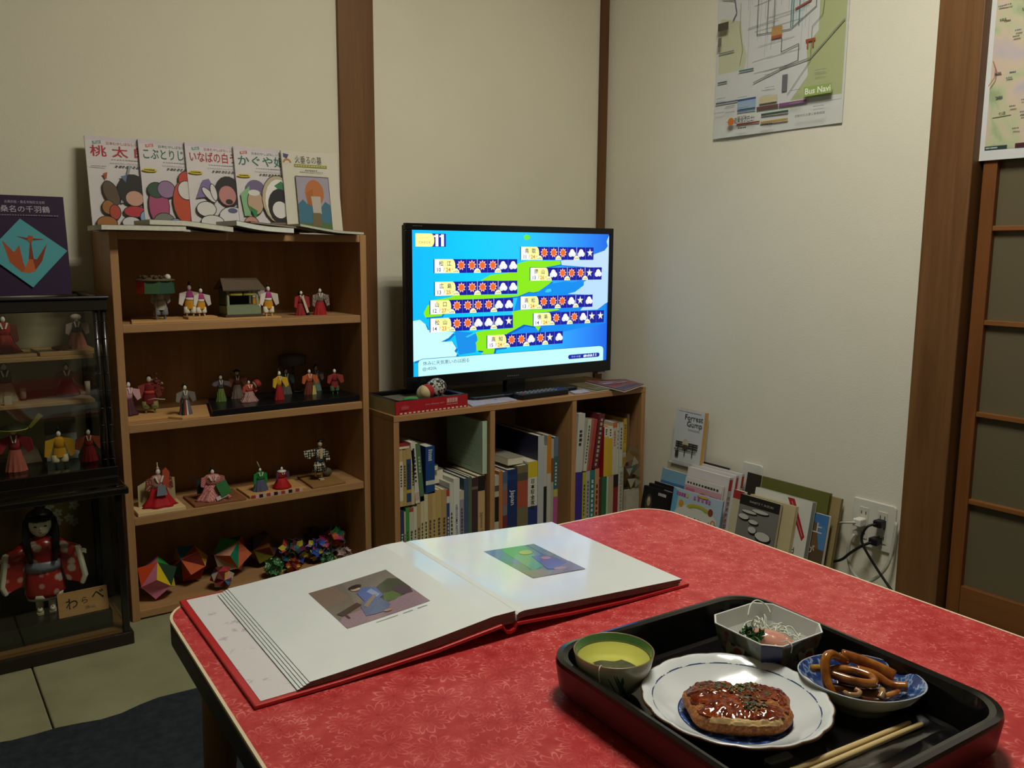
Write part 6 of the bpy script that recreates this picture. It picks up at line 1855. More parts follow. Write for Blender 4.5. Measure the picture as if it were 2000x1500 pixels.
def a_gump(A):
    A.rect(0, 0, 1, 1, '#bcc0c2')
    A.dashes(0.10, 0.955, 0.92, 0.965, 12, '#6a6e72', 2)
    A.text('Forrest', 0.66, 0.872, 0.024, '#1c1f26', 0.072)
    A.text('Gump', 0.70, 0.745, 0.024, '#1c1f26', 0.060)
    A.dashes(0.50, 0.655, 0.92, 0.668, 9, '#8a8e94', 4)
    for v in (0.40, 0.36, 0.32):
        A.rect(0.12, v, 0.90, v + 0.022, '#26221f')
    for u in (0.20, 0.45, 0.72):
        A.rect(u, 0.18, u + 0.03, 0.40, '#26221f')
    A.rect(0.08, 0.27, 0.86, 0.285, '#26221f')
    A.ell(0.47, 0.40, 0.11, 0.09, '#b8a896')
    A.rect(0.38, 0.30, 0.56, 0.38, '#4a3430')
    A.rect(0.14, 0.14, 0.26, 0.26, '#3a3228')
    A.dashes(0.08, 0.05, 0.80, 0.065, 10, '#9a9a98', 5)
lean_book('pale grey paperback novel titled Forrest Gump standing above the other books', 1.950, 1.848, 1.734, 0.172, 0.018, '#bcc0c2', a_gump, lean=6, z=0.2055, page=mat('#b58c50', 0.7, var=0.08))
lean_book('plain cream hardback hidden under the grey paperback novel', 1.940, 1.870, 1.770, 0.205, 0.030, '#a8a08c', None, lean=2)

def a_suz(A):
    A.rect(0, 0, 1, 1, '#6e6c66')
    A.rect(0, 0, 1, 0.30, '#7a7872')
    A.rect(0, 0.86, 1, 1, '#1d1b19')
    A.text('DAISETZ T. SUZUKI', 0.55, 0.925, 0.0075, '#a8a498', 0.078)
    for (u, v, ru, rv) in ((0.55, 0.82, 0.22, 0.03), (0.28, 0.78, 0.20, 0.025), (0.16, 0.70, 0.14, 0.045), (0.42, 0.66, 0.13, 0.035), (0.42, 0.55, 0.11, 0.055), (0.70, 0.50, 0.20, 0.075), (0.45, 0.37, 0.09, 0.035), (0.55, 0.16, 0.16, 0.06)):
        A.ell(u + 0.015, v - 0.015, ru, rv, '#1e1c1a', 14)
        A.ell(u, v, ru * 0.94, rv * 0.80, '#b5b2aa', 14)
    A.line([(0.12, 0.30), (0.40, 0.42)], 0.0012, '#55524c')
    A.line([(0.05, 0.10), (0.30, 0.30)], 0.0010, '#8a4a3c')
lean_book('grey and black paperback by DAISETZ T. SUZUKI with stepping stones', 1.868, 1.519, 1.388, 0.196, 0.010, '#6e6c66', a_suz, page=mat('#bfb28c', 0.8, var=0.06))
lean_book('plain cream paperback behind the stepping-stone cover', 1.884, 1.500, 1.352, 0.196, 0.012, '#b8ab84', None, page=mat('#b8a87e', 0.8))
lean_book('cream book with red top band left of the stepping-stone cover', 1.885, 1.558, 1.5205, 0.196, 0.012, '#b3aa8c', lambda A: A.rect(0, 0.88, 1, 1, '#952c2e'))
def a_white(A):
    A.rect(0, 0, 1, 1, '#c9c8bf')
    A.poly([(0.58, 0.985), (0.70, 0.985), (0.96, 0.56), (0.92, 0.50)], '#9c2028')
    A.line([(0.66, 0.95), (0.92, 0.56)], 0.0020, '#b98a84')
    A.text('d', 0.80, 0.36, 0.024, '#2a2622')
lean_book('white hardback with red diagonal ribbon across its corner', 1.902, 1.497, 1.315, 0.213, 0.018, '#c9c8bf', a_white, page=mat('#8f8f88', 0.7, var=0.05))
def a_blue(A):
    A.rect(0, 0, 1, 1, '#6a5236')
    A.poly([(0, 0.75), (0.6, 0.90), (1, 0.80), (1, 1), (0, 1)], '#3f6ea8')
    A.poly([(0.75, 0.9), (1, 0.8), (1, 0.35), (0.9, 0.45)], '#4a78ac')
    A.rect(0.0, 0.28, 1, 0.5, '#55442e')
    A.rect(0.0, 0.0, 1, 0.2, '#7a6040')
    A.text('上', 0.80, 0.80, 0.030, '#c8c4b4', bold=0.01)
    A.text('が', 0.72, 0.48, 0.024, '#c8c4b4', bold=0.01)
    A.text('る', 0.66, 0.18, 0.026, '#c8c4b4', bold=0.01)
lean_book('brown and blue covered book with large white kana behind the white hardback', 1.922, 1.412, 1.278, 0.182, 0.012, '#6a5236', a_blue)
lean_book('wide olive green hardback behind the white one', 1.951, 1.515, 1.299, 0.234, 0.011, '#5d5f2c', None, page=mat('#5a4c2c', 0.7), hardback=True)
lean_book('dark brown thin book left of the olive hardback', 1.950, 1.566, 1.5165, 0.236, 0.008, '#2c261f', None)
lean_book('thick tan-edged book at the right end of the leaning row', 1.962, 1.470, 1.272, 0.224, 0.010, '#94835a', None, page=pattern('stripe', '#94835a', '#7a6840', 300))
# ================================================================ the red table
TZ = 0.37
tb = thing('low_table', 'low square table with red floral laminate top and dark edge', 'table', (0.698, 0.725, 0), (0, 0, -2.3))
def table_red():
    m, nt, b = newmat('red_floral_laminate')
    tc = nd(nt, 'ShaderNodeTexCoord')
    def flowers(scale, petals, w0, off):
        mp = nd(nt, 'ShaderNodeMapping')
        mp.inputs['Location'].default_value = off
        nt.links.new(tc.outputs['Object'], mp.inputs[0])
        dn = nd(nt, 'ShaderNodeTexNoise', Scale=60.0, Detail=2.0)
        nt.links.new(mp.outputs[0], dn.inputs['Vector'])
        ds = nd(nt, 'ShaderNodeVectorMath', operation='SCALE')
        ds.inputs['Scale'].default_value = 0.010
        nt.links.new(dn.outputs['Color'], ds.inputs[0])
        av = nd(nt, 'ShaderNodeVectorMath', operation='ADD')
        nt.links.new(mp.outputs[0], av.inputs[0])
        nt.links.new(ds.outputs[0], av.inputs[1])
        v = nd(nt, 'ShaderNodeTexVoronoi', Scale=scale)
        v.voronoi_dimensions = '2D'
        nt.links.new(av.outputs[0], v.inputs['Vector'])
        sb = nd(nt, 'ShaderNodeVectorMath', operation='SUBTRACT')
        nt.links.new(av.outputs[0], sb.inputs[0])
        nt.links.new(v.outputs['Position'], sb.inputs[1])
        sx = nd(nt, 'ShaderNodeSeparateXYZ')
        nt.links.new(sb.outputs[0], sx.inputs[0])
        at = nd(nt, 'ShaderNodeMath', operation='ARCTAN2')
        nt.links.new(sx.outputs['Y'], at.inputs[0])
        nt.links.new(sx.outputs['X'], at.inputs[1])
        mu = nd(nt, 'ShaderNodeMath', operation='MULTIPLY')
        mu.inputs[1].default_value = petals / 2
        nt.links.new(at.outputs[0], mu.inputs[0])
        cs = nd(nt, 'ShaderNodeMath', operation='COSINE')
        nt.links.new(mu.outputs[0], cs.inputs[0])
        ab = nd(nt, 'ShaderNodeMath', operation='ABSOLUTE')
        nt.links.new(cs.outputs[0], ab.inputs[0])
        # petal outline: distance / (0.35 + 0.25*|cos|)
        ma = nd(nt, 'ShaderNodeMath', operation='MULTIPLY_ADD')
        ma.inputs[1].default_value = 0.30
        ma.inputs[2].default_value = 0.30
        nt.links.new(ab.outputs[0], ma.inputs[0])
        dv = nd(nt, 'ShaderNodeMath', operation='DIVIDE')
        nt.links.new(v.outputs['Distance'], dv.inputs[0])
        nt.links.new(ma.outputs[0], dv.inputs[1])
        sc_ = nd(nt, 'ShaderNodeMath', operation='MULTIPLY')
        sc_.inputs[1].default_value = 0.6
        nt.links.new(dv.outputs[0], sc_.inputs[0])
        r1 = ramp(nt, sc_.outputs[0], [(0.05, (0.02,) * 3), (0.10, (0.16,) * 3), (0.50, (0.30,) * 3), (0.565, (0.80,) * 3), (0.64, (0.30,) * 3), (0.80, (0.20,) * 3)])
        r2 = ramp(nt, ab.outputs[0], [(0.0, (0.70,) * 3), (0.08, (0.45,) * 3), (0.18, (0.0,) * 3)])
        mx = nd(nt, 'ShaderNodeMath', operation='MAXIMUM')
        nt.links.new(r1.outputs[0], mx.inputs[0])
        lim = nd(nt, 'ShaderNodeMath', operation='LESS_THAN')
        lim.inputs[1].default_value = 0.95
        nt.links.new(dv.outputs[0], lim.inputs[0])
        lim2 = nd(nt, 'ShaderNodeMath', operation='GREATER_THAN')
        lim2.inputs[1].default_value = 0.22
        nt.links.new(dv.outputs[0], lim2.inputs[0])
        l3 = nd(nt, 'ShaderNodeMath', operation='MULTIPLY')
        nt.links.new(lim.outputs[0], l3.inputs[0])
        nt.links.new(lim2.outputs[0], l3.inputs[1])
        l4 = nd(nt, 'ShaderNodeMath', operation='MULTIPLY')
        nt.links.new(r2.outputs[0], l4.inputs[0])
        nt.links.new(l3.outputs[0], l4.inputs[1])
        nt.links.new(l4.outputs[0], mx.inputs[1])
        return mx.outputs[0]
    f1 = flowers(24.0, 11, 0, (0.3, 0.1, 0))
    f2 = flowers(38.0, 9, 0, (0.9, 1.7, 0))
    mn = nd(nt, 'ShaderNodeTexNoise', Scale=9.0, Detail=3.0)
    nt.links.new(tc.outputs['Object'], mn.inputs['Vector'])
    sel = ramp(nt, mn.outputs['Fac'], [(0.42, (0, 0, 0)), (0.56, (1, 1, 1))])
    mixf = nd(nt, 'ShaderNodeMix', data_type='RGBA')
    nt.links.new(sel.outputs[0], mixf.inputs[0])
    nt.links.new(f1, mixf.inputs[6])
    nt.links.new(f2, mixf.inputs[7])
    n3 = nd(nt, 'ShaderNodeTexNoise', Scale=45.0, Detail=4.0)
    nt.links.new(tc.outputs['Object'], n3.inputs['Vector'])
    m3 = nd(nt, 'ShaderNodeMath', operation='MULTIPLY_ADD')
    m3.inputs[1].default_value = 0.7
    m3.inputs[2].default_value = -0.30
    nt.links.new(n3.outputs['Fac'], m3.inputs[0])
    ad = nd(nt, 'ShaderNodeMath', operation='ADD')
    nt.links.new(mixf.outputs[2], ad.inputs[0])
    nt.links.new(m3.outputs[0], ad.inputs[1])
    n4 = nd(nt, 'ShaderNodeTexNoise', Scale=14.0, Detail=2.0)
    nt.links.new(tc.outputs['Object'], n4.inputs['Vector'])
    m4 = nd(nt, 'ShaderNodeMath', operation='MULTIPLY_ADD')
    m4.inputs[1].default_value = 0.5
    m4.inputs[2].default_value = -0.25
    nt.links.new(n4.outputs['Fac'], m4.inputs[0])
    ad2 = nd(nt, 'ShaderNodeMath', operation='ADD')
    nt.links.new(ad.outputs[0], ad2.inputs[0])
    nt.links.new(m4.outputs[0], ad2.inputs[1])
    r = ramp(nt, ad2.outputs[0], [(0.0, '#a3292a'), (0.28, '#b5383a'), (0.55, '#c4504e'), (0.95, '#dc8078')])
    nt.links.new(r.outputs[0], b.inputs['Base Color'])
    b.inputs['Roughness'].default_value = 0.34
    b.inputs['Specular IOR Level'].default_value = 0.35
    return m
TW = 0.90
MB().prism(rrect(TW - 0.007, TW - 0.007, 0.060, 10), TZ - 0.004, TZ, table_red()).build('laminate_top', tb)
cream = mat('#d9c8a8', 0.45, var=0.04)
ring_o, ring_i = rrect(TW, TW, 0.0635, 10), rrect(TW - 0.007, TW - 0.007, 0.060, 10)
n = len(ring_o)
vs = [(p[0], p[1], TZ + 0.0002) for p in ring_o] + [(p[0], p[1], TZ + 0.0002) for p in ring_i] + [(p[0], p[1], TZ - 0.0035) for p in ring_o] + [(p[0], p[1], TZ - 0.0035) for p in ring_i]
fs = []
for i in range(n):
    j = (i + 1) % n
    fs += [(i, j, n + j, n + i), (2 * n + i, 2 * n + j, j, i), (n + i, n + j, 3 * n + j, 3 * n + i), (3 * n + i, 3 * n + j, 2 * n + j, 2 * n + i)]
MB().add(vs, fs, cream).build('edge_strip', tb)
MB().prism(rrect(TW - 0.0004, TW - 0.0004, 0.063, 10), TZ - 0.038, TZ - 0.0042, mat('#1f1a15', 0.5, var=0.1)).build('top_slab', tb, bevel=0.004)
fw = wood('#8a6a40', '#745633', 'X', 1.0, 0.5)
fy = wood('#8a6a40', '#745633', 'Y', 1.0, 0.5)
e = TW / 2 - 0.035
for s in (-1, 1):
    MB().bx(-e, e, s * e - 0.010, s * e + 0.010, TZ - 0.085, TZ - 0.0385, fw).build('apron', tb, bevel=0.002)
    MB().bx(s * e - 0.010, s * e + 0.010, -e + 0.010, e - 0.010, TZ - 0.085, TZ - 0.0385, fy).build('apron', tb, bevel=0.002)
lm = wood('#83633c', '#6d5030', 'Z', 1.0, 0.5)
for sx in (-1, 1):
    for sy in (-1, 1):
        MB().tube([(sx * (e - 0.030), sy * (e - 0.030), TZ - 0.039), (sx * (e - 0.026), sy * (e - 0.026), TZ - 0.10), (sx * (e - 0.015), sy * (e - 0.015), 0.0085)], 0.022, lm, 18, rad=[0.027, 0.026, 0.017]).build('leg', tb)

# ================================================================ open art album
al = thing('art_album', 'large open art album with red cover and glossy white pages', 'book', (0.278, 0.850, TZ + 0.0004), (0, 0, -1.9))
redc = mat('#b8262a', 0.3, spec=0.5, var=0.05, coat=0.4)
AW, AD = 0.636, 0.334
def slab(pr, th, y0, y1, m, name, parent, extra=None, bev=0.0):
    """pr: list of (x, z of underside); a sheet following that profile"""
    vs, fs = [], []
    for i, (x, z) in enumerate(pr):
        t_ = th[i] if isinstance(th, (list, tuple)) else th
        for (y, dz) in ((y0, 0), (y1, 0), (y1, t_), (y0, t_)):
            vs.append((x, y, z + dz))
    n = len(pr)
    for i in range(n - 1):
        for k in range(4):
            fs.append((i * 4 + k, i * 4 + (k + 1) % 4, (i + 1) * 4 + (k + 1) % 4, (i + 1) * 4 + k))
    fs += [(3, 2, 1, 0), tuple((n - 1) * 4 + k for k in range(4))]
    return MB().add(vs, fs, m).build(name, parent, bevel=bev)
slab([(0, 0), (0.10, 0.001), (0.22, 0.006), (0.312, 0.015)], 0.0045, 0, AD, redc, 'left_cover', al, bev=0.0012)
slab([(0.334, 0.013), (0.42, 0.006), (0.52, 0.001), (AW, 0)], 0.0045, 0, AD, redc, 'right_cover', al, bev=0.0012)
slab([(0.312, 0.0155), (0.318, 0.006), (0.324, 0.004), (0.330, 0.006), (0.334, 0.0135)], 0.0042, 0, AD, redc, 'spine', al)
ep, nt, b = newmat('patterned_endpaper')
tc = nd(nt, 'ShaderNodeTexCoord')
v1 = nd(nt, 'ShaderNodeTexVoronoi', Scale=42.0)
nt.links.new(tc.outputs['Object'], v1.inputs['Vector'])
n1 = nd(nt, 'ShaderNodeTexNoise', Scale=190.0, Detail=2.0)
nt.links.new(tc.outputs['Object'], n1.inputs['Vector'])
mm = nd(nt, 'ShaderNodeMath', operation='MULTIPLY_ADD')
mm.inputs[1].default_value = 0.9
nt.links.new(n1.outputs['Fac'], mm.inputs[0])
nt.links.new(v1.outputs['Distance'], mm.inputs[2])
r1 = ramp(nt, mm.outputs[0], [(0.54, '#b9acb4'), (0.66, '#cfcacc'), (0.72, '#d3d0d2')])
nt.links.new(r1.outputs[0], b.inputs['Base Color'])
b.inputs['Roughness'].default_value = 0.35
slab([(0.008, 0.0047), (0.10, 0.0057), (0.22, 0.0107), (0.305, 0.0190)], 0.0004, 0.006, AD - 0.006, ep, 'endpaper', al)
pgm = mat('#dde3e4', 0.30, spec=0.5, var=0.015, coat=1.0, crough=0.09)
edge = mat('#6e5c54', 0.7, var=0.15, vs=120)  # front of the leaves: shadow put into the colour as brownish dark
# left block: five thick leaves, slightly stepped at the left
x0s = [0.048, 0.0515, 0.055, 0.0585, 0.062]
for k in range(5):
    pr = []
    for i in range(9):
        u = i / 8
        x = x0s[k] + (0.333 - x0s[k]) * u
        base = 0.0062 + 0.0135 * u ** 1.7 + (-0.004 * max(0, u - 0.92) / 0.08)
        pr.append((x, base + k * (0.0013 + 0.0019 * u), 0.0011 + 0.0018 * u))
    m = MB()
    vs, fs = [], []
    for (x, z, th) in pr:
        for (y, dz) in ((0.000, 0), (0.316, 0), (0.316, th), (0.000, th)):
            vs.append((x, y + 0.004, z + dz))
    for i in range(8):
        for kk in range(4):
            m_ = (pgm if kk in (0, 2) else edge) if kk != 1 else pgm
            m.add([vs[i * 4 + kk], vs[i * 4 + (kk + 1) % 4], vs[(i + 1) * 4 + (kk + 1) % 4], vs[(i + 1) * 4 + kk]], [(0, 1, 2, 3)], pgm if kk in (1, 2, 0) else edge, True)
    m.add(vs[:4], [(3, 2, 1, 0)], pgm)
    m.add(vs[-4:], [(0, 1, 2, 3)], pgm)
    m.build('page_leaf', al)
def ltop(x):
    u = (x - 0.062) / (0.333 - 0.062)
    return 0.0062 + 0.0135 * u ** 1.7 - 0.004 * max(0, u - 0.92) / 0.08 + 4 * (0.0013 + 0.0019 * u) + 0.0011 + 0.0018 * u
# right block: three leaves rising out of the gutter
def rprof(u):
    return 0.0222 - 0.0175 * u ** 0.9 - 0.0045 * math.exp(-u / 0.012)
for k in range(3):
    pr = []
    for i in range(15):
        u = (i / 14) ** 1.7
        x = 0.3345 + (0.622 - 0.003 * (2 - k) - 0.3345) * u
        z = rprof(u) + k * 0.0030
        pr.append((x, z))
    m = MB()
    vs = []
    for (x, z) in pr:
        for (y, dz) in ((0.002, 0), (0.320, 0), (0.320, 0.0027), (0.002, 0.0027)):
            vs.append((x, y, z + dz))
    for i in range(14):
        for kk in range(4):
            m.add([vs[i * 4 + kk], vs[i * 4 + (kk + 1) % 4], vs[(i + 1) * 4 + (kk + 1) % 4], vs[(i + 1) * 4 + kk]], [(0, 1, 2, 3)], pgm if kk in (1, 2, 0) else edge, True)
    m.add(vs[:4], [(3, 2, 1, 0)], pgm)
    m.add(vs[-4:], [(0, 1, 2, 3)], pgm)
    m.build('page_leaf', al)
def rtop(x):
    u = (x - 0.3345) / (0.622 - 0.3345)
    return rprof(u) + 2 * 0.0030 + 0.0027

class Curved(Art):
    """print that follows the curve of the page"""
    def __init__(s, mb, x0, y0, w, h, top):
        Art.__init__(s, mb, None, w, h, 0.00008)
        s.x0, s.y0, s.top = x0, y0, top
        s.mk = lambda c: mat(c, 0.30, spec=0.45, var=0.10, vs=260, coat=1.0, crough=0.09)
    def poly(s, pts, c):
        s.z += s.step
        # cut into vertical strips so that it bends with the page
        n = len(pts)
        a = sum(pts[i][0] * pts[(i + 1) % n][1] - pts[(i + 1) % n][0] * pts[i][1] for i in range(n))
        if a < 0:
            pts = pts[::-1]
        NS = 12
        for k in range(NS):
            a, b_ = k / NS, (k + 1) / NS
            def clip(P, keep, xx):
                o = []
                for i in range(len(P)):
                    p, q_ = P[i], P[(i + 1) % len(P)]
                    ip, iq = keep(p), keep(q_)
                    if ip:
                        o.append(p)
                    if ip != iq:
                        t_ = (xx - p[0]) / (q_[0] - p[0])
                        o.append((xx, p[1] + (q_[1] - p[1]) * t_))
                return o
            P = clip(pts, lambda p: p[0] >= a - 1e-9, a)
            if len(P) > 2:
                P = clip(P, lambda p: p[0] <= b_ + 1e-9, b_)
            if len(P) > 2:
                s.mb.poly([(s.x0 + u * s.w, s.y0 + v * s.h, s.top(s.x0 + u * s.w) + 0.0001 + s.z) for u, v in P], s.mk(c))
q = MB()
A = Curved(q, 0.146, 0.098, 0.116, 0.134, ltop)
A.rect(0, 0, 1, 1, '#6f675e')
A.poly([(0, 0.55), (0.35, 0.62), (0.30, 1), (0, 1)], '#7a685c')
A.poly([(0.30, 0.40), (1, 0.62), (1, 1), (0.42, 1)], '#76706a')
A.poly([(0, 0), (1, 0), (1, 0.40), (0.75, 0.32), (0.55, 0.20), (0.30, 0.28), (0.08, 0.26), (0, 0.18)], '#8e7684')
A.poly([(0.55, 0.30), (0.68, 0.66), (0.90, 0.78), (1, 0.70), (1, 0.42), (0.86, 0.30)], '#3c4434')
A.poly([(0.60, 0.30), (0.68, 0.48), (0.80, 0.46), (0.82, 0.32), (0.70, 0.26)], '#4f6a3c')
A.poly([(0.80, 0.50), (0.92, 0.56), (1.0, 0.44), (0.96, 0.30), (0.84, 0.32)], '#453848')
A.poly([(0.04, 0.34), (0.34, 0.46), (0.36, 0.38), (0.08, 0.26)], '#33241c')
A.poly([(0.10, 0.18), (0.13, 0.18), (0.13, 0.32), (0.10, 0.32)], '#33241c')
A.poly([(0.28, 0.12), (0.33, 0.34), (0.44, 0.46), (0.60, 0.40), (0.62, 0.20), (0.52, 0.10), (0.40, 0.10)], '#54658c')
A.poly([(0.42, 0.44), (0.44, 0.66), (0.56, 0.74), (0.68, 0.66), (0.66, 0.44), (0.56, 0.38)], '#4a66a4')
A.poly([(0.54, 0.62), (0.62, 0.66), (0.64, 0.48), (0.58, 0.44)], '#8698be')
A.poly([(0.36, 0.34), (0.58, 0.52), (0.60, 0.48), (0.38, 0.28)], '#8a7a68')
A.ell(0.47, 0.755, 0.055, 0.050, '#b59a8c')
A.ell(0.49, 0.805, 0.085, 0.045, '#241a16', rot=10)
A.ell(0.53, 0.09, 0.05, 0.025, '#a88476')
q.build('colour_plate', al)
q = MB()
A = Curved(q, 0.1465, 0.085, 0.116, 0.010, ltop)
for (a, b_) in ((0.30, 0.56), (0.62, 0.74), (0.80, 0.92)):
    A.rect(a, 0.4, b_, 0.62, '#8d9190')
q.build('caption', al)
q = MB()
A = Curved(q, 0.425, 0.096, 0.094, 0.132, rtop)
A.rect(0, 0, 1, 1, '#4f6a58')
A.poly([(0, 0.55), (0.25, 0.45), (0.35, 1), (0, 1)], '#46608c')
A.poly([(0.2, 0.2), (0.55, 0.30), (0.80, 1), (0.30, 1)], '#3f8a5c')
A.poly([(0.80, 0.5), (1, 0.55), (1, 1), (0.85, 1)], '#5c6a3c')
A.poly([(0, 0), (0.55, 0), (0.35, 0.20), (0, 0.25)], '#7c7440')
A.poly([(0.45, 0.18), (0.58, 0.62), (0.85, 0.60), (0.95, 0.25), (0.70, 0.10)], '#38407c')
A.ell(0.60, 0.76, 0.13, 0.07, '#98a032', rot=15)
A.ell(0.74, 0.50, 0.09, 0.05, '#9c7058', rot=-10)
A.poly([(0.30, 0), (1, 0), (1, 0.30), (0.80, 0.22), (0.55, 0.14)], '#6e5a4c')
A.ell(0.66, 0.14, 0.12, 0.04, '#8f6c58')
q.build('colour_plate', al)
# ================================================================ the meal tray
tr_ = thing('serving_tray', 'black lacquered square tray with dark red outer wall on the red table', 'tray', (0.708, 0.533, TZ + 0.0004), (0, 0, -2.6))
blackl = mat('#0b0a0b', 0.16, spec=0.5, var=0, coat=0.25, crough=0.1)
maroon = mat('#3a1216', 0.35, spec=0.45, var=0.1, vs=10)
TWX, TWY = 0.326, 0.356
loops = [(-0.014, 0.0, 0.040, maroon), (-0.004, 0.010, 0.043, maroon), (0.0, 0.040, 0.046, maroon), (-0.001, 0.0445, 0.046, blackl), (-0.006, 0.0455, 0.044, blackl), (-0.011, 0.044, 0.042, blackl), (-0.014, 0.036, 0.040, blackl), (-0.024, 0.0075, 0.036, blackl), (-0.030, 0.0060, 0.034, blackl)]
LP = [[(p[0], p[1], z) for p in rrect(TWX + 2 * o_, TWY + 2 * o_, r, 8)] for o_, z, r, _ in loops]
q = MB()
n = len(LP[0])
for a in range(len(LP) - 1):
    m_ = loops[a + 1][3] if a >= 2 else loops[a][3]
    q.add(LP[a] + LP[a + 1], [(i, (i + 1) % n, n + (i + 1) % n, n + i) for i in range(n)], m_, True)
q.add(LP[0], [tuple(range(n - 1, -1, -1))], maroon)
q.build('tray_wall', tr_)
MB().prism(rrect(TWX - 0.059, TWY - 0.059, 0.034, 8), 0.0030, 0.0060, mat('#100f11', 0.10, spec=0.5, var=0, coat=0.5, crough=0.06)).build('tray_floor', tr_)
FZ = TZ + 0.0004 + 0.0061

# ---- tea cup
cup = thing('tea_cup', 'celadon tea cup with green leaf strokes in the tray corner', 'cup', (0.606, 0.654, FZ))
R_ = 0.0435
outer = [(0.0165, 0.0), (0.0175, 0.004), (0.0190, 0.0055), (0.0290, 0.011), (0.0365, 0.022), (0.0410, 0.036), (R_, 0.0488)]
inner = [(R_ - 0.0012, 0.0492), (0.0392, 0.036), (0.0345, 0.0225), (0.0265, 0.0125), (0.0150, 0.0075), (0.0005, 0.0065)]
cel = mat('#b4b69e', 0.22, spec=0.5, var=0.12, vs=25, coat=0.5)
MB().lathe(outer + [(R_ - 0.0004, 0.0494)], cel, 48, caps=(1, 0)).build('cup_wall', cup)
MB().lathe(inner, mat('#c6c8ac', 0.2, spec=0.5, var=0.03, coat=0.5), 48, caps=(0, 1)).build('cup_inside', cup)
MB().lathe([(R_ - 0.0014, 0.0488), (R_ - 0.0034, 0.0415)], mat('#5f8f64', 0.2, var=0.08, coat=0.5), 48, caps=(0, 0)).build('green_band', cup)
MB().lathe([(R_ - 0.0012, 0.0490), (R_ - 0.0006, 0.0497), (R_ + 0.0002, 0.0488)], mat('#7d6a44', 0.3, var=0.1), 48, caps=(0, 0)).build('rim', cup)
def osurf(th, z, off=0.0003):
    for (r0, z0), (r1, z1) in zip(outer[:-1], outer[1:]):
        if z0 <= z <= z1:
            r = r0 + (r1 - r0) * (z - z0) / (z1 - z0) + off
            return (r * math.cos(th), r * math.sin(th), z)
    return ((R_ + off) * math.cos(th), (R_ + off) * math.sin(th), z)
for (t0, za, t1, zb_, wd) in ((-2.30, 0.040, -2.02, 0.012, 0.05), (-2.24, 0.040, -1.92, 0.009, 0.07), (-2.08, 0.038, -2.06, 0.024, 0.09), (-2.08, 0.028, -1.86, 0.010, 0.08), (-2.45, 0.036, -2.18, 0.014, 0.04)):
    L_, vs, fs = 10, [], []
    for i in range(L_ + 1):
        u = i / L_
        z = za + (zb_ - za) * u
        th = t0 + (t1 - t0) * u
        hw_ = wd * 0.5 * math.sin(PI * (0.08 + 0.86 * u))
        vs += [osurf(th - hw_, z), osurf(th + hw_, z)]
        if i:
            fs.append((2 * i - 2, 2 * i - 1, 2 * i + 1, 2 * i))
    MB().add(vs, fs, mat('#2f5a3c', 0.3, var=0.15, coat=0.4), True).build('leaf_stroke', cup)
team, nt, b = newmat('green_tea')
b.inputs['Base Color'].default_value = (*lin('#d9d866'), 1)
b.inputs['Roughness'].default_value = 0.02
b.inputs['Transmission Weight'].default_value = 0.25
b.inputs['IOR'].default_value = 1.33
tea = MB().lathe([(0.0390, 0.0398), (0.0390, 0.0402), (0.0002, 0.0402)], team, 48).build('green_tea')
tag(tea, 'pale yellow-green tea filling the celadon cup', 'tea').location = (0.606, 0.654, FZ)
bag = thing('tea_bag', 'dark wet tea bag with white string in the tea cup', 'tea bag', (0.606, 0.654, FZ))
bm_ = mat('#4d4f2c', 0.35, var=0.3, vs=120)
def inbag(u, v):
    x = -0.033 + 0.036 * u
    y = -0.003 - 0.030 * v - 0.006 * u
    return (x, y, 0.0412 + 0.0035 * (1 - u) * (1 - v * 0.6) + 0.0015 * math.sin(u * 6 + v * 3))
vs, fs = [], []
NU, NV = 9, 7
for j in range(NV + 1):
    for i in range(NU + 1):
        u, v = i / NU, j / NV
        p = inbag(u, v)
        r = math.hypot(p[0], p[1])
        k = min(1, 0.0375 / max(r, 1e-6))
        vs.append((p[0] * k, p[1] * k, p[2]))
for j in range(NV):
    for i in range(NU):
        a = j * (NU + 1) + i
        fs.append((a, a + 1, a + NU + 2, a + NU + 1))
nn = len(vs)
vs += [(x, y, z - 0.0022) for x, y, z in vs]
fs += [tuple(nn + k for k in f[::-1]) for f in fs]
MB().add(vs, fs, bm_, True).build('bag_pouch', bag)
MB().tube(bez([(-0.030, -0.016, 0.044), (-0.037, -0.021, 0.0500), (-0.0430, -0.025, 0.0490), (-0.0435, -0.0255, 0.042), (-0.0415, -0.024, 0.034), (-0.050, -0.026, 0.029), (-0.052, -0.032, 0.0240), (-0.041, -0.036, 0.020), (-0.034, -0.0405, 0.012), (-0.030, -0.044, 0.003)], 6), 0.0006, mat('#c9c9c0', 0.6), 6).build('string', bag)

# ---- scalloped plate with the cutlet
pl = thing('scalloped_plate', 'white scalloped plate with blue ring and blue floral centre', 'plate', (0.667, 0.5375, FZ), (0, 0, 0))
PR = 0.0945
porc = mat('#d6dcde', 0.15, spec=0.5, var=0.02, coat=0.6, crough=0.05)
def scal(th, i):
    return 1 + (0.018 * (abs(math.sin(9 * th)) - 0.5) if 5 <= i <= 8 else 0)
prof = [(0.044, 0.0), (0.047, 0.004), (0.060, 0.0085), (0.078, 0.0175), (0.086, 0.0215), (PR - 0.001, 0.0265), (PR, 0.0280), (PR - 0.001, 0.0292), (PR - 0.004, 0.0285), (0.082, 0.0218), (0.070, 0.0150), (0.056, 0.0090), (0.046, 0.0066), (0.0005, 0.0062)]
MB().lathe(prof, porc, 108, wob=scal).build('plate_body', pl)
MB().lathe([(PR + 0.0002, 0.0262), (PR + 0.0010, 0.0280), (PR - 0.0002, 0.0294), (PR - 0.0012, 0.0280)], mat('#5a3c28', 0.35, var=0.2), 108, wob=lambda th, i: 1 + 0.018 * (abs(math.sin(9 * th)) - 0.5), closed=True).build('brown_rim', pl)
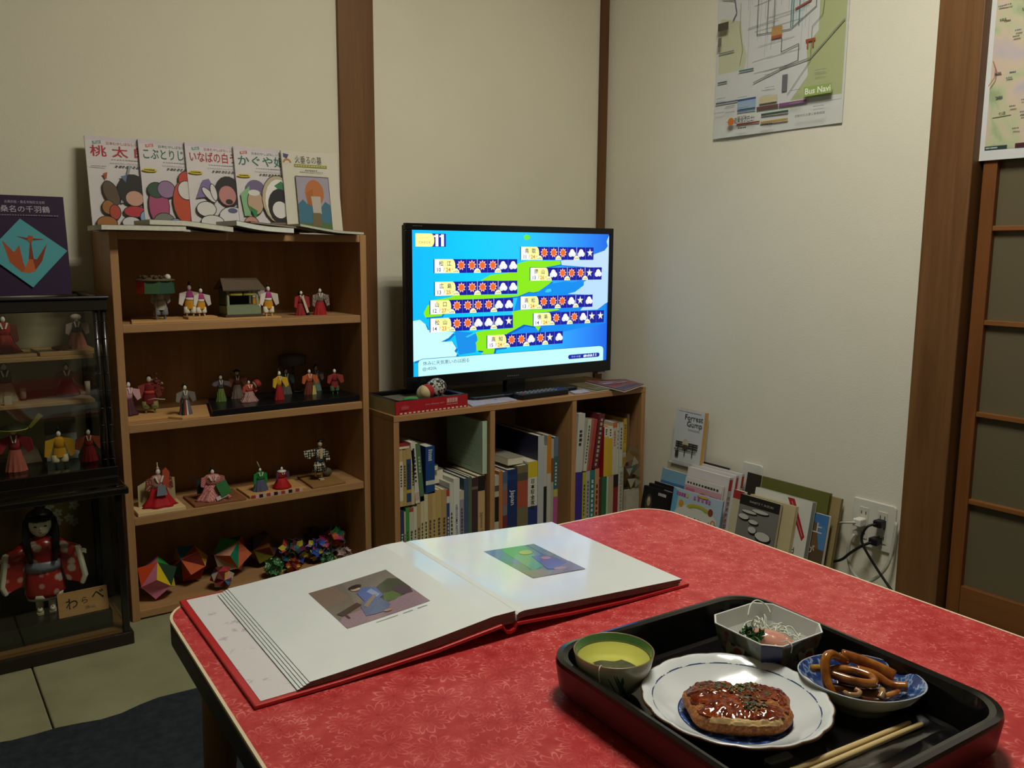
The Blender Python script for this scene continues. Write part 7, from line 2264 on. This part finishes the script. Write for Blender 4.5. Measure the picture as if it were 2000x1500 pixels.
MB().lathe([(0.0828, 0.02252), (0.0840, 0.02332)], ink('#3a4c78', 0.2), 96, caps=(0, 0)).build('blue_ring', pl)
cob, nt, b = newmat('cobalt_print')
tc = nd(nt, 'ShaderNodeTexCoord')
v1 = nd(nt, 'ShaderNodeTexVoronoi', Scale=75.0)
nt.links.new(tc.outputs['Object'], v1.inputs['Vector'])
r1 = ramp(nt, v1.outputs['Distance'], [(0.22, '#1f2c5c'), (0.40, '#34549c'), (0.56, '#4668b0'), (0.62, '#a9b8d2'), (0.68, '#3f60a6')])
nt.links.new(r1.outputs[0], b.inputs['Base Color'])
b.inputs['Roughness'].default_value = 0.15
b.inputs['Coat Weight'].default_value = 0.5
MB().lathe([(0.0560, 0.0093), (0.0470, 0.0071), (0.0440, 0.0068), (0.0005, 0.0064)], cob, 72, caps=(0, 1)).build('blue_medallion', pl)
MB().lathe([(0.0572, 0.0098), (0.0558, 0.0093)], ink('#25356a', 0.2), 72, caps=(0, 0)).build('medallion_edge', pl)

# cutlet: irregular breaded slab
ct = thing('breaded_cutlet', 'brown breaded cutlet with glossy sauce, herbs and sesame on the scalloped plate', 'cutlet', (0.6655, 0.5330, FZ + 0.0100), (0, 0, -38))
crumb, nt, b = newmat('bread_crumb')
tc = nd(nt, 'ShaderNodeTexCoord')
n1 = nd(nt, 'ShaderNodeTexNoise', Scale=320.0, Detail=5.0, Roughness=0.7)
nt.links.new(tc.outputs['Object'], n1.inputs['Vector'])
r1 = ramp(nt, n1.outputs['Fac'], [(0.30, '#5c2c0c'), (0.48, '#96541c'), (0.60, '#b4722c'), (0.75, '#cc9448')])
nt.links.new(r1.outputs[0], b.inputs['Base Color'])
b.inputs['Roughness'].default_value = 0.55
bp = nd(nt, 'ShaderNodeBump', Strength=0.9, Distance=0.002)
nt.links.new(n1.outputs['Fac'], bp.inputs['Height'])
nt.links.new(bp.outputs[0], b.inputs['Normal'])
def crad(th):
    # a rounded block, notch on the far side and an ear on the right
    x, y = math.cos(th), math.sin(th)
    r = 1 / ((abs(x) / 0.0520) ** 2.8 + (abs(y) / 0.0410) ** 2.8) ** (1 / 2.8)
    r *= 1 + 0.05 * noise.noise(Vector((x * 2.2, y * 2.2, 1.3)))
    d = math.atan2(math.sin(th - 1.45), math.cos(th - 1.45))
    r -= 0.0075 * math.exp(-(d / 0.22) ** 2)
    d = math.atan2(math.sin(th - 0.35), math.cos(th - 0.35))
    r += 0.008 * math.exp(-(d / 0.20) ** 2)
    return r
NT, NR = 120, 26
def csurf(th, u):
    """u 0 centre .. 1 rim of the top, 1..2 down the side"""
    R0 = crad(th)
    if u <= 1:
        r = R0 * u * 0.93
        z = 0.0175 + 0.0035 * (1 - u * u) - 0.006 * max(0, u - 0.75) / 0.25 * max(0, u - 0.75)
    else:
        s = u - 1
        r = R0 * (0.93 + 0.09 * math.sin(s * PI))
        z = 0.0168 * (1 - s)
    p = Vector((r * math.cos(th), r * math.sin(th), z))
    nz = noise.noise(p * 110) * 0.0014 + noise.noise(p * 330) * 0.0012 + noise.noise(p * 45 + Vector((3, 1, 0))) * 0.0022
    return Vector((p.x * (1 + (nz * 10 if u > 0.9 else 0)), p.y * (1 + (nz * 10 if u > 0.9 else 0)), max(0, z + (nz if u < 1.9 else 0))))
vs, fs = [csurf(0, 0)], []
us = [0.06 + 0.94 * i / 17 for i in range(18)] + [1 + (i + 1) / 8 for i in range(8)]
for u in us:
    for k in range(NT):
        vs.append(csurf(2 * PI * k / NT, u))
for k in range(NT):
    fs.append((0, 1 + k, 1 + (k + 1) % NT))
for i in range(len(us) - 1):
    for k in range(NT):
        a, b_ = 1 + i * NT + k, 1 + i * NT + (k + 1) % NT
        fs.append((a, a + NT, b_ + NT, b_))
fs.append(tuple(1 + (len(us) - 1) * NT + k for k in range(NT))[::-1])
MB().add(vs, fs, crumb, True).build('breaded_slab', ct)
def patch(test, off, m, name, nu=26, nt_=150, smooth=True, zn=0.0):
    vv, idx, ff = [], {}, []
    for i in range(nu + 1):
        for k in range(nt_):
            th, u = 2 * PI * k / nt_, 1.55 * i / nu
            p = csurf(th, u)
            if test(th, u, p):
                nrm = Vector((0, 0, 1)) if u < 0.9 else Vector((math.cos(th), math.sin(th), 0.5)).normalized()
                idx[(i, k)] = len(vv)
                vv.append(p + nrm * (off + zn * noise.noise(p * 160)))
    for i in range(nu):
        for k in range(nt_):
            k2 = (k + 1) % nt_
            c = [(i, k), (i + 1, k), (i + 1, k2), (i, k2)]
            if all(x in idx for x in c):
                ff.append(tuple(idx[x] for x in c))
    return MB().add(vv, ff, m, smooth).build(name, ct)
sauce, nt, b = newmat('brown_sauce')
tc = nd(nt, 'ShaderNodeTexCoord')
n1 = nd(nt, 'ShaderNodeTexNoise', Scale=90.0, Detail=3.0)
nt.links.new(tc.outputs['Object'], n1.inputs['Vector'])
r1 = ramp(nt, n1.outputs['Fac'], [(0.35, '#4a1606'), (0.55, '#7a2e0e'), (0.7, '#94481a')])
nt.links.new(r1.outputs[0], b.inputs['Base Color'])
b.inputs['Roughness'].default_value = 0.12
b.inputs['Specular IOR Level'].default_value = 0.6
def insauce(th, u, p):
    v = noise.noise(Vector((p.x * 45, p.y * 45, 2.0))) + 0.5 * noise.noise(Vector((p.x * 110, p.y * 110, 7.0)))
    return u < 1.02 and v + 0.42 - 0.35 * max(0, u - 0.6) > 0 and p.y > -0.036
patch(insauce, 0.0010, sauce, 'sauce_glaze', 34, 190, zn=0.0012)
meat = mat('#c9a874', 0.5, var=0.12, vs=120, sss=0.0)
patch(lambda th, u, p: -2.35 < (th if th < PI else th - 2 * PI) < -0.75 and 0.93 + 0.05 * noise.noise(p * 90) < u < 1.30 + 0.10 * noise.noise(p * 120), 0.0008, meat, 'meat_edge', 60, 220)
rr = random.Random(8)
hb_, sb_ = MB(), MB()
for k in range(330):
    th, u = rr.uniform(0, 2 * PI), math.sqrt(rr.random()) * 0.85
    p = csurf(th, u)
    band = noise.noise(Vector((p.x * 30, p.y * 30, 5.0)))
    if not (p.y > 0.004 and band > -0.25 or (abs(p.x - 0.012) < 0.012 and p.y < 0.0 and p.y > -0.028)):
        continue
    M = T(p.x, p.y, p.z + 0.0016) @ RZ(rr.uniform(0, 360)) @ RX(rr.uniform(-35, 35))
    if rr.random() < 0.55:
        s_ = rr.uniform(0.0012, 0.0030)
        hb_.add([(-s_, -s_ * 0.5, 0), (s_, -s_ * 0.5, 0), (s_ * 0.7, s_ * 0.5, 0.0005), (-s_ * 0.8, s_ * 0.6, 0)], [(0, 1, 2, 3)], mat(rr.choice(['#2c3a16', '#3a4a1c', '#1f2a12']), 0.5, var=0), False, M)
    else:
        sb_.ell((0, 0, 0), (0.0014, 0.0008, 0.0006), mat('#b89a5c', 0.4, var=0), M, 6, 4)
hb_.build('herb_flakes', ct)['kind'] = 'stuff'
sb_.build('sesame_seeds', ct)['kind'] = 'stuff'

# ---- square bowl with chamfered corners
sq = thing('square_bowl', 'square porcelain bowl with cut corners and dark flowered outside', 'bowl', (0.7955, 0.6005, FZ), (0, 0, -2))
def chsq(h_, c):
    return [(h_, -h_ + c), (h_, h_ - c), (h_ - c, h_), (-h_ + c, h_), (-h_, h_ - c), (-h_, -h_ + c), (-h_ + c, -h_), (h_ - c, -h_)]
def loft(levels, m, smooth=False, cap0=False, cap1=False, M=None):
    q = MB()
    n = len(levels[0][0])
    vs = [(p[0], p[1], z) for pts, z in levels for p in pts]
    fs = []
    for a in range(len(levels) - 1):
        for i in range(n):
            fs.append((a * n + i, a * n + (i + 1) % n, (a + 1) * n + (i + 1) % n, (a + 1) * n + i))
    if cap0:
        fs.append(tuple(range(n - 1, -1, -1)))
    if cap1:
        fs.append(tuple((len(levels) - 1) * n + i for i in range(n)))
    return q.add(vs, fs, m, smooth, M)
ext, nt, b = newmat('flowered_porcelain')
tc = nd(nt, 'ShaderNodeTexCoord')
n1 = nd(nt, 'ShaderNodeTexNoise', Scale=45.0, Detail=4.0)
nt.links.new(tc.outputs['Object'], n1.inputs['Vector'])
r1 = ramp(nt, n1.outputs['Fac'], [(0.34, '#2c3a30'), (0.46, '#5c6650'), (0.56, '#6e6a58'), (0.66, '#6b3a2c')])
nt.links.new(r1.outputs[0], b.inputs['Base Color'])
b.inputs['Roughness'].default_value = 0.18
b.inputs['Coat Weight'].default_value = 0.5
wp = mat('#d8dad8', 0.15, spec=0.5, var=0.02, coat=0.5)
loft([(chsq(0.026, 0.006), 0.0), (chsq(0.027, 0.006), 0.005), (chsq(0.037, 0.010), 0.010), (chsq(0.0465, 0.015), 0.032), (chsq(0.0505, 0.0165), 0.0500)], ext, cap0=True).build('bowl_outside', sq)
loft([(chsq(0.0505, 0.0165), 0.0500), (chsq(0.0505, 0.0165), 0.0512), (chsq(0.0488, 0.0160), 0.0512), (chsq(0.0445, 0.0140), 0.032), (chsq(0.036, 0.010), 0.013), (chsq(0.026, 0.006), 0.0085)], wp, cap1=True).build('bowl_inside', sq, bevel=0.0006)
# indigo wave panel on the near cut corner and oval medallions
cz = [(0.0095, 0.0378, 0.0098), (0.032, 0.0468, 0.0149), (0.0495, 0.0506, 0.0164)]
q = MB()
for (z0, h0, c0), (z1, h1, c1) in zip(cz[:-1], cz[1:]):
    k0, k1 = 0.0003, 0.0003
    q.add([(-h0 + c0 - k0, -h0 - k0, z0), (-h0 - k0, -h0 + c0 - k0, z0), (-h1 - k1, -h1 + c1 - k1, z1), (-h1 + c1 - k1, -h1 - k1, z1)], [(0, 1, 2, 3)], mat('#1b2250', 0.2, var=0.1, coat=0.4))
q.build('indigo_panel', sq)
wv = mat('#a3acc4', 0.3, var=0)
for r_ in range(4):
    for cc in range(3):
        v_ = 0.12 + 0.22 * r_
        z = 0.010 + (0.0495 - 0.010) * v_
        hh = 0.0378 + (0.0506 - 0.0378) * v_
        c_ = 0.0098 + (0.0164 - 0.0098) * v_
        u_ = (cc + (0.5 if r_ % 2 else 0)) / 3
        if not 0.08 < u_ < 0.95:
            continue
        px_, py_ = -hh + c_ * (1 - u_), -hh + c_ * u_
        path = []
        for k in range(7):
            a = PI * k / 6
            d_ = 0.0034 * math.cos(a)
            path.append((px_ - d_ * 0.707 - 0.0006, py_ + d_ * 0.707 - 0.0006, z + 0.0036 * math.sin(a)))
        MB().tube(path, 0.0003, wv, 5).build('wave_line', sq)
for ax_ in (0, 1):
    q = MB()
    if ax_ == 0:
        M = T(-0.0478, 0.004, 0.030) @ Matrix(((0, 0, -1, 0), (-1, 0, 0, 0), (0, 1, 0, 0), (0, 0, 0, 1))) @ RX(-13)
    else:
        M = T(0.010, -0.0478, 0.030) @ RX(90) @ RX(-13)
    A = Art(q, M, 1, 1, 0.0002, lambda c: mat(c, 0.2, var=0, coat=0.4))
    A.ell(0, 0, 0.0135, 0.0150, '#8f8c78')
    A.ell(-0.004, 0.005, 0.004, 0.003, '#3a3a30')
    A.ell(0.004, -0.002, 0.006, 0.004, '#7a4028')
    A.ell(-0.002, -0.007, 0.004, 0.003, '#4a5a3a')
    A.ell(0.004, 0.007, 0.002, 0.002, '#5a2c24')
    q.build('flower_medallion', sq)
# contents
on = MB()
rr = random.Random(17)
nm = mat('#cfd2c4', 0.35, var=0.05, sss=0.0)
for k in range(46):
    a0 = rr.uniform(0, 2 * PI)
    cx_, cy_ = 0.010 + rr.uniform(-0.008, 0.022), 0.004 + rr.uniform(-0.020, 0.026)
    L_ = rr.uniform(0.012, 0.024)
    z0 = 0.024 + 0.014 * rr.random()
    path = []
    bend = rr.uniform(-2.4, 2.4)
    x, y = cx_, cy_
    for i in range(9):
        a = a0 + bend * i / 8
        r = 1.0
        x += L_ / 6 * math.cos(a)
        y += L_ / 6 * math.sin(a)
        x, y = max(-0.038, min(0.038, x)), max(-0.038, min(0.038, y))
        path.append((x, y, z0 + 0.004 * math.sin(i * 0.8 + k)))
    on.tube(path, 0.0009, nm, 5)
on.tube(bez([(0.010, 0.036, 0.044), (0.022, 0.042, 0.0535), (0.036, 0.043, 0.0555), (0.042, 0.034, 0.050), (0.040, 0.026, 0.044)], 6), 0.0009, nm, 5)
on.tube(bez([(-0.034, 0.006, 0.034), (-0.020, 0.012, 0.036), (-0.012, 0.024, 0.040), (0.004, 0.028, 0.042), (0.014, 0.018, 0.040)], 6), 0.0010, nm, 5)
on.tube(bez([(-0.020, -0.034, 0.046), (-0.0235, -0.046, 0.0525), (-0.0250, -0.0525, 0.0500), (-0.0250, -0.0520, 0.042)], 6), 0.0008, nm, 5)
oo = on.build('shredded_onion')
oo['kind'] = 'stuff'
tag(oo, 'thin white onion shreds heaped in the square bowl', 'onion')
oo.location = (0.7955, 0.6005, FZ)
base_ = MB().lathe([(0.0, 0.0), (0.030, 0.004), (0.034, 0.012), (0.024, 0.0185), (0.0, 0.0205)], mat('#c3c4b4', 0.4, var=0.1, vs=90), 24, wob=lambda th, i: 1 + 0.06 * math.sin(5 * th)).build('noodle_bed')
tag(base_, 'pale bed of noodles under the onion shreds', 'noodles').location = (0.7955, 0.6005, FZ + 0.0092)
rf = MB()
vs, fs = [], []
NA, NB = 22, 12
for i in range(NB + 1):
    ph = PI * i / NB
    for k in range(NA):
        th = 2 * PI * k / NA
        x, y, z = 0.027 * math.sin(ph) * math.cos(th), 0.015 * math.sin(ph) * math.sin(th), 0.0105 * math.cos(ph)
        x *= 1 + 0.10 * y / 0.015
        z += 0.0008 * noise.noise(Vector((x * 120, y * 120, z * 60)))
        vs.append((x, y, z))
for i in range(NB):
    for k in range(NA):
        fs.append((i * NA + k, (i + 1) * NA + k, (i + 1) * NA + (k + 1) % NA, i * NA + (k + 1) % NA))
ro = MB().add(vs, fs, mat('#c68a76', 0.15, spec=0.6, var=0.06, vs=40, coat=0.6), True).build('pink_roe')
ro.rotation_euler = (0.1, 0.12, math.radians(-62))
tag(ro, 'smooth pink roe piece in the square bowl', 'roe').location = (0.7915, 0.5905, FZ + 0.0345)
pa = thing('parsley_sprig', 'dark green parsley sprig on the near side of the square bowl', 'parsley', (0.7655, 0.6015, FZ + 0.0365))
rr = random.Random(23)
gm_ = [mat(c, 0.5, var=0.1) for c in ('#1f4a1c', '#2c5c24', '#183a16')]
for k in range(16):
    c = Vector((rr.uniform(-0.012, 0.012), rr.uniform(-0.012, 0.012), rr.uniform(0, 0.011)))
    q = MB()
    r = rr.uniform(0.0042, 0.0068)
    n_ = 10
    M = T(*c) @ RZ(rr.uniform(0, 360)) @ RX(rr.uniform(-60, 60)) @ RY(rr.uniform(-40, 40))
    rim = [(r * (1 + 0.28 * math.cos(5 * 2 * PI * i / n_ * 1.0)) * math.cos(2 * PI * i / n_), r * (1 + 0.28 * math.cos(10 * PI * i / n_)) * math.sin(2 * PI * i / n_), 0.0016 * (-1) ** i) for i in range(n_)]
    q.add([(0, 0, 0)] + rim, [(0, 1 + i, 1 + (i + 1) % n_) for i in range(n_)], gm_[k % 3], False, M)
    q.build('leaflet', pa)
MB().tube(bez([(0.004, 0.0, 0.006), (0.012, 0.003, 0.011), (0.016, 0.010, 0.013), (0.024, 0.014, 0.014)], 5), 0.0008, mat('#4a4a20', 0.5), 5).build('stem', pa)

# ---- blue and white dish with simmered squid
bd_ = thing('leaf_dish', 'small blue and white pointed dish right of the plate', 'dish', (0.8030, 0.4840, FZ), (0, 0, -52))
def leafr(th, i):
    return 1 + 0.13 * abs(math.cos(th)) ** 6 - 0.05 * abs(math.sin(th)) ** 2
outp = [(0.028, 0.0), (0.029, 0.005), (0.036, 0.009), (0.050, 0.020), (0.0565, 0.0315)]
inp = [(0.0560, 0.0325), (0.0540, 0.0312), (0.0480, 0.0205), (0.0350, 0.0115), (0.0200, 0.0082), (0.0004, 0.0078)]
MB().lathe(outp + [(0.0566, 0.0322)], mat('#aab0a8', 0.2, var=0.06, coat=0.5), 60, wob=leafr, caps=(1, 0)).build('dish_outside', bd_)
cob2, nt, b = newmat('blue_dish_print')
tc = nd(nt, 'ShaderNodeTexCoord')
n1 = nd(nt, 'ShaderNodeTexNoise', Scale=110.0, Detail=3.0)
nt.links.new(tc.outputs['Object'], n1.inputs['Vector'])
r1 = ramp(nt, n1.outputs['Fac'], [(0.38, '#1f356c'), (0.54, '#30508c'), (0.60, '#9fb0cc'), (0.66, '#3c5c98')])
nt.links.new(r1.outputs[0], b.inputs['Base Color'])
b.inputs['Roughness'].default_value = 0.12
b.inputs['Coat Weight'].default_value = 0.6
MB().lathe(inp, cob2, 60, wob=leafr, caps=(0, 1)).build('dish_inside', bd_)
MB().lathe([(0.0568, 0.0318), (0.0568, 0.0327), (0.0556, 0.0327)], mat('#b5bcc4', 0.2, var=0.02), 60, wob=leafr, caps=(0, 0)).build('white_rim', bd_)
ck = MB()
for k in range(7):                                             # checked band along one side
    for j in range(2):
        th0 = 1.1 + k * 0.13
        r0, r1_ = (0.0535, 0.0505) if j == 0 else (0.0505, 0.0475)
        z0, z1_ = (0.0306, 0.0252) if j == 0 else (0.0252, 0.0198)
        if (k + j) % 2 == 0:
            f_ = lambda r, th, z: (r * leafr(th, 0) * math.cos(-th), r * leafr(th, 0) * math.sin(-th), z + 0.0005)
            MB().add([f_(r0, th0, z0), f_(r0, th0 + 0.12, z0), f_(r1_, th0 + 0.12, z1_), f_(r1_, th0, z1_)], [(0, 1, 2, 3)], mat('#c4ccd4', 0.2, var=0)).build('white_check', bd_)
sqm, nt, b = newmat('soy_squid')
tc = nd(nt, 'ShaderNodeTexCoord')
n1 = nd(nt, 'ShaderNodeTexNoise', Scale=60.0, Detail=3.0)
nt.links.new(tc.outputs['Object'], n1.inputs['Vector'])
r1 = ramp(nt, n1.outputs['Fac'], [(0.32, '#6a3410'), (0.5, '#96561c'), (0.7, '#b8782e')])
nt.links.new(r1.outputs[0], b.inputs['Base Color'])
b.inputs['Roughness'].default_value = 0.15
b.inputs['Specular IOR Level'].default_value = 0.6
b.inputs['Coat Weight'].default_value = 0.5
dark = mat('#3c1a0a', 0.15, spec=0.6, var=0.25, vs=60, coat=0.5)
tent = mat('#a07a50', 0.2, var=0.15, vs=80, coat=0.4)
SQO = Vector((0.8030, 0.4840, FZ))
# right-handed helper: a along image-right (towards -Y +X), b into the picture
ER, EB = Vector((0.813, -0.582, 0)), Vector((0.582, 0.813, 0))
def sp_(a, b_, z):
    return ER * a + EB * b_ + Vector((0, 0, z))
def squid(label, pts, r, m, closed=False, name='squid_ring', flat=1.0):
    path = bez([sp_(*p) for p in pts], 7)
    if closed:
        L_ = [sp_(*p) for p in pts]
        n_ = len(L_)
        path = []
        for i in range(n_):
            p0, p1, p2, p3 = L_[i - 1], L_[i], L_[(i + 1) % n_], L_[(i + 2) % n_]
            for k in range(6):
                t = k / 6
                path.append(0.5 * ((2 * p1) + (p2 - p0) * t + (2 * p0 - 5 * p1 + 4 * p2 - p3) * t * t + (3 * p1 - p0 - 3 * p2 + p3) * t ** 3))
    o = MB().tube(path, r, m, 10, closed=closed).build(name)
    o.location = SQO
    return tag(o, label, 'squid')
squid('light brown squid ring lying open on top of the squid heap', [(-0.034, 0.006, 0.034), (-0.020, 0.013, 0.034), (-0.002, 0.008, 0.034), (0.010, -0.003, 0.033), (0.006, -0.014, 0.032), (-0.010, -0.013, 0.033), (-0.026, -0.003, 0.034)], 0.0046, sqm, True)
squid('tall brown squid loop standing at the left of the dish', [(-0.036, -0.020, 0.020), (-0.040, -0.008, 0.034), (-0.038, 0.002, 0.050), (-0.030, 0.010, 0.052), (-0.018, 0.020, 0.044), (-0.006, 0.026, 0.036)], 0.0050, sqm)
squid('long straight brown squid strip along the back of the dish', [(-0.010, 0.030, 0.042), (0.008, 0.026, 0.038), (0.026, 0.018, 0.033), (0.040, 0.010, 0.028)], 0.0062, sqm)
squid('second brown squid strip below the long one', [(0.002, 0.018, 0.031), (0.018, 0.010, 0.029), (0.030, -0.002, 0.024), (0.046, -0.008, 0.025)], 0.0052, sqm)
squid('thin light squid strip at the front right of the heap', [(0.012, -0.024, 0.021), (0.022, -0.022, 0.023), (0.034, -0.014, 0.022)], 0.0036, sqm)
squid('dark brown squid piece under the ring', [(-0.034, -0.006, 0.019), (-0.016, -0.010, 0.019), (0.004, -0.016, 0.018), (0.018, -0.014, 0.019)], 0.0085, dark)
squid('dark squid piece in the middle of the heap', [(-0.020, 0.012, 0.023), (0.000, 0.012, 0.021), (0.020, 0.002, 0.019)], 0.0085, dark)
squid('dark squid piece at the front of the dish', [(-0.018, -0.026, 0.021), (-0.002, -0.028, 0.018), (0.012, -0.030, 0.019)], 0.0060, dark)
squid('curled pale squid tentacle at the front left', [(-0.026, -0.024, 0.027), (-0.024, -0.030, 0.028), (-0.016, -0.031, 0.028), (-0.012, -0.027, 0.029), (-0.015, -0.023, 0.030)], 0.0026, tent, name='squid_tentacle')
squid('small knobbly squid tentacle near the right strip', [(0.008, -0.030, 0.024), (0.012, -0.026, 0.027), (0.014, -0.020, 0.028)], 0.0034, tent, name='squid_tentacle')
squid('yellowish squid tip at the left rim of the dish', [(-0.048, 0.010, 0.036), (-0.040, 0.014, 0.034), (-0.032, 0.014, 0.030)], 0.0042, mat('#a57a34', 0.2, var=0.15, coat=0.4), name='squid_tentacle')

# ---- chopsticks in their clear wrapper
chm = wood('#d6bf8c', '#c4a870', 'X', 2.0, 0.5)
for i, (a, b_, lb) in enumerate((((0.803, 0.4275, FZ + 0.0065), (0.610, 0.444, FZ + 0.0085), 'pale wooden chopstick, the one further from the tray rim'), ((0.811, 0.4195, FZ + 0.0065), (0.610, 0.4345, FZ + 0.0085), 'pale wooden chopstick, the one nearer the tray rim'))):
    t = thing('chopstick', lb, 'chopstick', a)
    d_ = Vector(b_) - Vector(a)
    MB().tube([(0, 0, 0), d_ * 0.02, d_ * 0.5, d_], 0.0026, chm, 10, rad=[0.0020, 0.0026, 0.0032, 0.0036]).build('stick', t)
wrp, nt, b = newmat('clear_film')
for n_ in list(nt.nodes):
    if n_.type == 'BSDF_PRINCIPLED':
        nt.nodes.remove(n_)
out = [n_ for n_ in nt.nodes if n_.type == 'OUTPUT_MATERIAL'][0]
t1 = nd(nt, 'ShaderNodeBsdfTransparent')
t1.inputs[0].default_value = (0.9, 0.9, 0.9, 1)
g1 = nd(nt, 'ShaderNodeBsdfGlossy')
g1.inputs['Roughness'].default_value = 0.18
mx1 = nd(nt, 'ShaderNodeMixShader')
mx1.inputs[0].default_value = 0.16
nt.links.new(t1.outputs[0], mx1.inputs[1])
nt.links.new(g1.outputs[0], mx1.inputs[2])
nt.links.new(mx1.outputs[0], out.inputs['Surface'])
wr = thing('chopstick_wrapper', 'crumpled clear plastic wrapper beside the chopsticks', 'wrapper', (0.828, 0.420, FZ))
vs, fs = [], []
NU, NV = 28, 6
for j in range(NV + 1):
    for i in range(NU + 1):
        u, v = i / NU, j / NV
        x = -0.225 * u
        y = 0.020 - 0.036 * v + 0.012 * u + (0.008 if u < 0.08 else 0) * (0.5 - v) * 2 * (1 - u / 0.08)
        z = 0.0012 + 0.0045 * abs(math.sin(v * PI * 1.6 + u * 3)) + 0.0016 * noise.noise(Vector((u * 16, v * 5, 0)))
        if u > 0.10 and v < 0.50:
            z = min(z, 0.0022)
        vs.append((x, y, max(0.0006, z)))
for j in range(NV):
    for i in range(NU):
        a = j * (NU + 1) + i
        fs.append((a, a + NU + 1, a + NU + 2, a + 1))
MB().add(vs, fs, wrp, True).build('film_sheet', wr)
rs = thing('chopstick_rest', 'dark grey chopstick rest at the front of the tray', 'chopstick rest', (0.640, 0.4390, FZ), (0, 0, -8))
vs, fs = [], []
for i in range(9):
    u = i / 8
    for k in range(9):
        a = PI * k / 8
        x = -0.017 + 0.034 * k / 8
        z = 0.0018 + 0.0036 * (1 - math.sin(a) * 0.35) 
        vs.append((x, -0.024 + 0.050 * u, z))
        vs.append((x, -0.024 + 0.050 * u, 0.0))
def vi(i, k, lo):
    return (i * 9 + k) * 2 + lo
for i in range(8):
    for k in range(8):
        fs.append((vi(i, k, 0), vi(i + 1, k, 0), vi(i + 1, k + 1, 0), vi(i, k + 1, 0)))
        fs.append((vi(i, k, 1), vi(i, k + 1, 1), vi(i + 1, k + 1, 1), vi(i + 1, k, 1)))
for k in range(8):
    fs.append((vi(0, k, 0), vi(0, k + 1, 0), vi(0, k + 1, 1), vi(0, k, 1)))
    fs.append((vi(8, k, 0), vi(8, k, 1), vi(8, k + 1, 1), vi(8, k + 1, 0)))
for i in range(8):
    fs.append((vi(i, 0, 0), vi(i, 0, 1), vi(i + 1, 0, 1), vi(i + 1, 0, 0)))
    fs.append((vi(i, 8, 0), vi(i + 1, 8, 0), vi(i + 1, 8, 1), vi(i, 8, 1)))
MB().add(vs, fs, mat('#4a4c4c', 0.3, var=0.2, vs=30, coat=0.3), True).build('rest_body', rs)
MB().prism(rrect(0.030, 0.010, 0.003, 4), 0.0, 0.0066, mat('#8a8c8a', 0.3, var=0.2), T(0, 0.0265, 0)).build('pale_end', rs, bevel=0.001)
